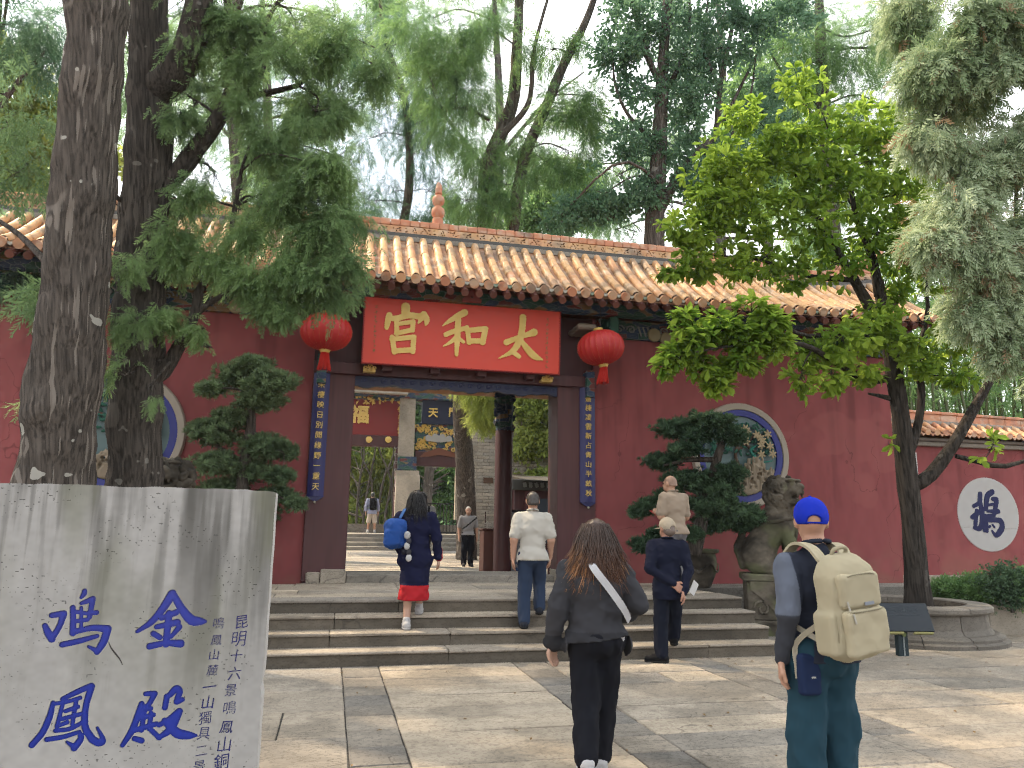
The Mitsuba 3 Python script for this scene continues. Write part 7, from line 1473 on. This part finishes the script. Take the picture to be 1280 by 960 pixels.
plant('wood_tree', 'slender twin stemmed tree in front of the sky gap above the roof', 'tree', [([base(700, 26)] + PT(26, (690, 300), (672, 250), (668, 200)), [.16, .13, .10, .06]), (PT(26, (700, 305), (705, 250), (715, 200)), [.10, .08, .05])],
      CL(26, (670, 270, 30, .6), (700, 240, 34, .7), (650, 255, 30, .6), (720, 262, 30, .6), (735, 230, 26, .5)), 'broad', 'mid_leaf', .40, 54, per=380, gap=.38, **far)
plant('wood_tree', 'yellow green broad leaved tree above the left wall behind the thick trunk', 'tree', [([base(10, 17)] + PT(17, (15, 330), (10, 200), (0, 60)), [.2, .17, .12, .05]), (PT(17, (12, 230), (50, 180), (80, 140)), [.07, .05, .02])],
      CL(17, (20, 150, 44, 1), (45, 170, 38, .9), (10, 225, 44, 1), (50, 240, 30, .7), (30, 290, 34, .7), (60, 120, 30, .4), (215, 270, 24, .3, 18), (0, 90, 45, .8), (135, 290, 24, .2), (250, 265, 24, .25, 18), (160, 200, 24, .15)) + [((x_, y_, z_), (1.7, 1.5, .9), .75) for x_, y_, z_ in ((-7.6, 12.2, 13.2), (-5.6, 11.2, 12.8), (-4.4, 12.6, 13.2), (-2.6, 11.8, 13), (-6.2, 14.2, 14.2), (-1.2, 13.4, 13.4), (-3.4, 14.6, 14.4), (.4, 12.2, 13.2), (-9, 13.6, 14))], 'broad', 'lime_leaf', .32, 55, per=420, gap=.32, **far)  # clumps given by coordinates: unseen canopy added to block sun on the paving
plant('wood_tree', 'dark conifer behind the thick trunk at the far left', 'tree', [([base(-20, 15)] + PT(15, (-20, 300), (-15, 100), (-10, -100)), [.26, .22, .16, .08]), (PT(15, (-15, 150), (25, 100), (60, 60)), [.07, .05, .02])],
      CL(15, (30, 70, 40, .3), (10, 30, 45, .4), (60, 30, 36, .3), (20, 310, 36, .4, 12.5), (30, 340, 26, .3, 12.0), (70, 80, 26, .15)), 'wisp', 'dark_leaf', .5, 56, droop=.6, per=420, gap=.42, **far)
plant('wood_tree', 'pale hazy conifer filling the top of the view between the left branches', 'tree', [([base(300, 24)] + PT(24, (300, 300), (290, 100), (280, -150)), [.3, .26, .2, .1])],
      CL(24, (240, 40, 40, .35), (300, 80, 50, .5), (270, 150, 40, .3), (350, 40, 50, .5), (420, 20, 50, .5), (210, 120, 30, .2), (330, 210, 50, .5), (240, 330, 40, .4), (390, 130, 50, .4), (200, 40, 30, .3), (440, 150, 36, .3), (150, 60, 26, .2)) + [((x_, y_, z_), (2.0, 1.8, 1.3), .8) for x_, y_, z_ in ((-3.0, 16.6, 17.2), (-1.0, 15.4, 16.5))], 'wisp', 'mid_leaf', .5, 57, droop=.7, per=520, gap=.42, freq=1.1, **far)  # last two clumps lie above the view, added for shade on the plaza
plant('wood_tree', 'pale conifer behind the magnolia at the upper right', 'tree', [([base(1040, 22)] + PT(22, (1040, 300), (1030, 150), (1020, -100)), [.3, .25, .2, .08]), (PT(22, (1034, 170), (990, 110), (960, 60)), [.08, .05, .02])],
      CL(22, (1020, 80, 60, 1.2), (1070, 60, 60, 1.2), (1000, 30, 50, .8), (1110, 30, 60, 1), (1040, 150, 60, .9), (1100, 130, 60, .9), (1120, 220, 60, .9), (1060, 230, 50, .8), (990, 250, 40, .5), (1150, 300, 60, .9), (980, 60, 40, .4), (1140, 60, 50, .6), (1080, 310, 50, .7), (1200, 200, 80, 1), (1000, 320, 36, .4)), 'wisp', 'mid_leaf', .45, 58, droop=.6, per=400, gap=.36, freq=1.2, **far)
plant('wood_tree', 'hazy green tree filling the gap between the dark tree and the magnolia', 'tree', [([base(960, 27)] + PT(27, (960, 300), (955, 180), (950, 60)), [.2, .17, .13, .05]), (PT(27, (955, 200), (985, 150), (1000, 110)), [.07, .05, .02])],
      CL(27, (930, 110, 36, .5), (965, 150, 36, .6), (920, 180, 34, .5), (985, 200, 36, .7), (945, 240, 36, .7), (905, 250, 30, .5), (1000, 110, 34, .4), (960, 60, 34, .3)), 'broad', 'mid_leaf', .42, 59, per=420, gap=.42, **far)
for k_, (px0, lab, D) in enumerate(((330, 'pale tall tree of the back row above the left roof', 34), (620, 'pale tall tree of the back row behind the forked conifer', 36), (900, 'pale tall tree of the back row above the right roof', 35))):
    rg_ = np.random.default_rng(300 + k_); it = []
    while len(it) < 26:
        x_, y_ = px0 + rg_.uniform(-170, 170), rg_.uniform(-30, 300)
        if (700 < x_ < 800 and y_ < 170) or (430 < x_ < 520 and 130 < y_ < 270): continue
        it.append((x_, y_, 34, .42))
    plant('wood_tree', lab, 'tree', [([base(px0, D)] + PT(D, (px0, 300), (px0 + 5, 150), (px0 - 5, -50)), [.3, .26, .2, .08]), (PT(D, (px0, 200), (px0 + 60, 130), (px0 + 110, 90)), [.10, .07, .03]), (PT(D, (px0, 230), (px0 - 60, 150), (px0 - 100, 110)), [.10, .07, .03])], CL(D, *it), 'wisp', 'mid_leaf', .55, 70 + k_, droop=.5, per=430, gap=.44, freq=.9, **far)
# greenery of the court
far = dict(group='trees inside the court')
plant('court_tree', 'small pale leaved tree hanging over the brick wall in the court', 'tree', [([W(634, 660, 22) * [1, 1, 0] + [0, 0, .45]] + PT(22, (634, 640), (633, 580), (630, 530), (625, 490), (620, 440)), [.12, .11, .10, .09, .08, .04])],
      CL(21.5, (612, 505, 20, 1), (600, 520, 12, .5), (625, 520, 14, .5), (620, 490, 20, 1), (590, 480, 24, .8)), 'wisp', 'lime_leaf', .42, 61, droop=.9, per=260, gap=.3, trunk_uv=(.4, .2), **far)
plant('court_tree', 'sunlit green tree seen through the right bay of the gate', 'tree', [([W(675, 640, 27) * [1, 1, 0] + [0, 0, .45]] + PT(27, (675, 600), (678, 540), (670, 470)), [.16, .13, .1, .05])],
      CL(27, (660, 510, 24, .8), (685, 505, 24, .8), (672, 540, 26, .8), (692, 545, 22, .7), (655, 560, 20, .6), (680, 580, 26, .7), (705, 520, 20, .5), (660, 590, 20, .5)), 'broad', 'lime_leaf', .42, 62, per=420, gap=.3, **far)
th = [([W(446 + 9 * k, 650, 38) * [1, 1, 0] + [0, 0, 1.0]] + PT(38, (446 + 9 * k, 640), (449 + 9 * k + R0.uniform(-9, 6), 600), (450 + 9 * k + R0.uniform(-16, 16), 560), (450 + 9 * k + R0.uniform(-20, 20), 520)), [.07, .06, .045, .02]) for k in range(6)]
plant('court_thicket', 'sunlit thicket of slender stems framed by the left bay of the archway', 'thicket', th, CL(39, *[(430 + 12 * k, 560 + 18 * (i_ % 4) + R0.uniform(-6, 6), 16, .45, 40 + i_) for k in range(7) for i_ in range(4)], *[(430 + 14 * k, 640, 12, .3, 41) for k in range(6)]), 'bamboo', 'lime_leaf', .7, 63, per=230, gap=.25, droop=.6, twig=.015, trunk_uv=(.3, .2))
plant('court_tree', 'bright green shrubby tree framed by the right bay of the archway', 'tree', [([W(532, 650, 39) * [1, 1, 0] + [0, 0, 1.0]] + PT(39, (534, 620), (537, 580), (536, 540)), [.28, .26, .24, .18])],
      CL(42, *[(525 + 10 * (k % 6), 575 + 14 * (k // 6) + R0.uniform(-5, 5), 15, .5, 41 + k % 5) for k in range(24)]), 'broad', 'mid_leaf', .6, 64, per=240, gap=.2, **far)
plant('court_tree', 'shaded trees closing the view behind the court', 'tree', [([W(640, 650, 46) * [1, 1, 0] + [0, 0, 1.0]] + PT(46, (640, 600), (640, 520), (640, 440)), [.3, .26, .2, .1])],
      CL(48, *[(410 + 26 * k, 470 + 46 * i_, 34, .8) for k in range(12) for i_ in range(4)]), 'broad', 'mid_leaf', .9, 65, per=170, gap=.2, **far)
# the dim wood that closes the horizon
R5 = np.random.default_rng(99)
P5 = []
for k in range(70):
    x, y = R5.uniform(-60, 75), R5.uniform(52, 75); hh = R5.uniform(7, 15) if abs(x - 20) > 8 else R5.uniform(7, 11)
    p, d = clump_points((x, y, hh * .55), (4.5, 4, hh * .55), 260, R5, .3, .5, .4); P5.append(p)
P5 = np.vstack(P5); m, uv = scatter('broad', P5, R5.normal(size=P5.shape), 1.5, R5, .8)
add('far_woods', m, 'dark_leaf', uv=uv, kind='stuff', label='far wood of dark trees closing the horizon behind the temple')
# ------------------------------------------------------------------ the air of the wood
scene['air'] = {'type': 'homogeneous', 'albedo': {'type': 'rgb', 'value': [.95, .955, .965]}, 'sigma_t': {'type': 'rgb', 'value': [.0004, .0005, .0006]}, 'phase': {'type': 'hg', 'g': 0.6}}
scene['haze'] = {'type': 'cube', 'to_world': T().translate([5, 45, 14]).scale([110, 95, 16]), 'bsdf': {'type': 'null'}, 'interior': {'type': 'ref', 'id': 'air'}}
scene['camera']['medium'] = {'type': 'ref', 'id': 'air'}
tag('haze', 'thin bright air between the trees', kind='stuff')
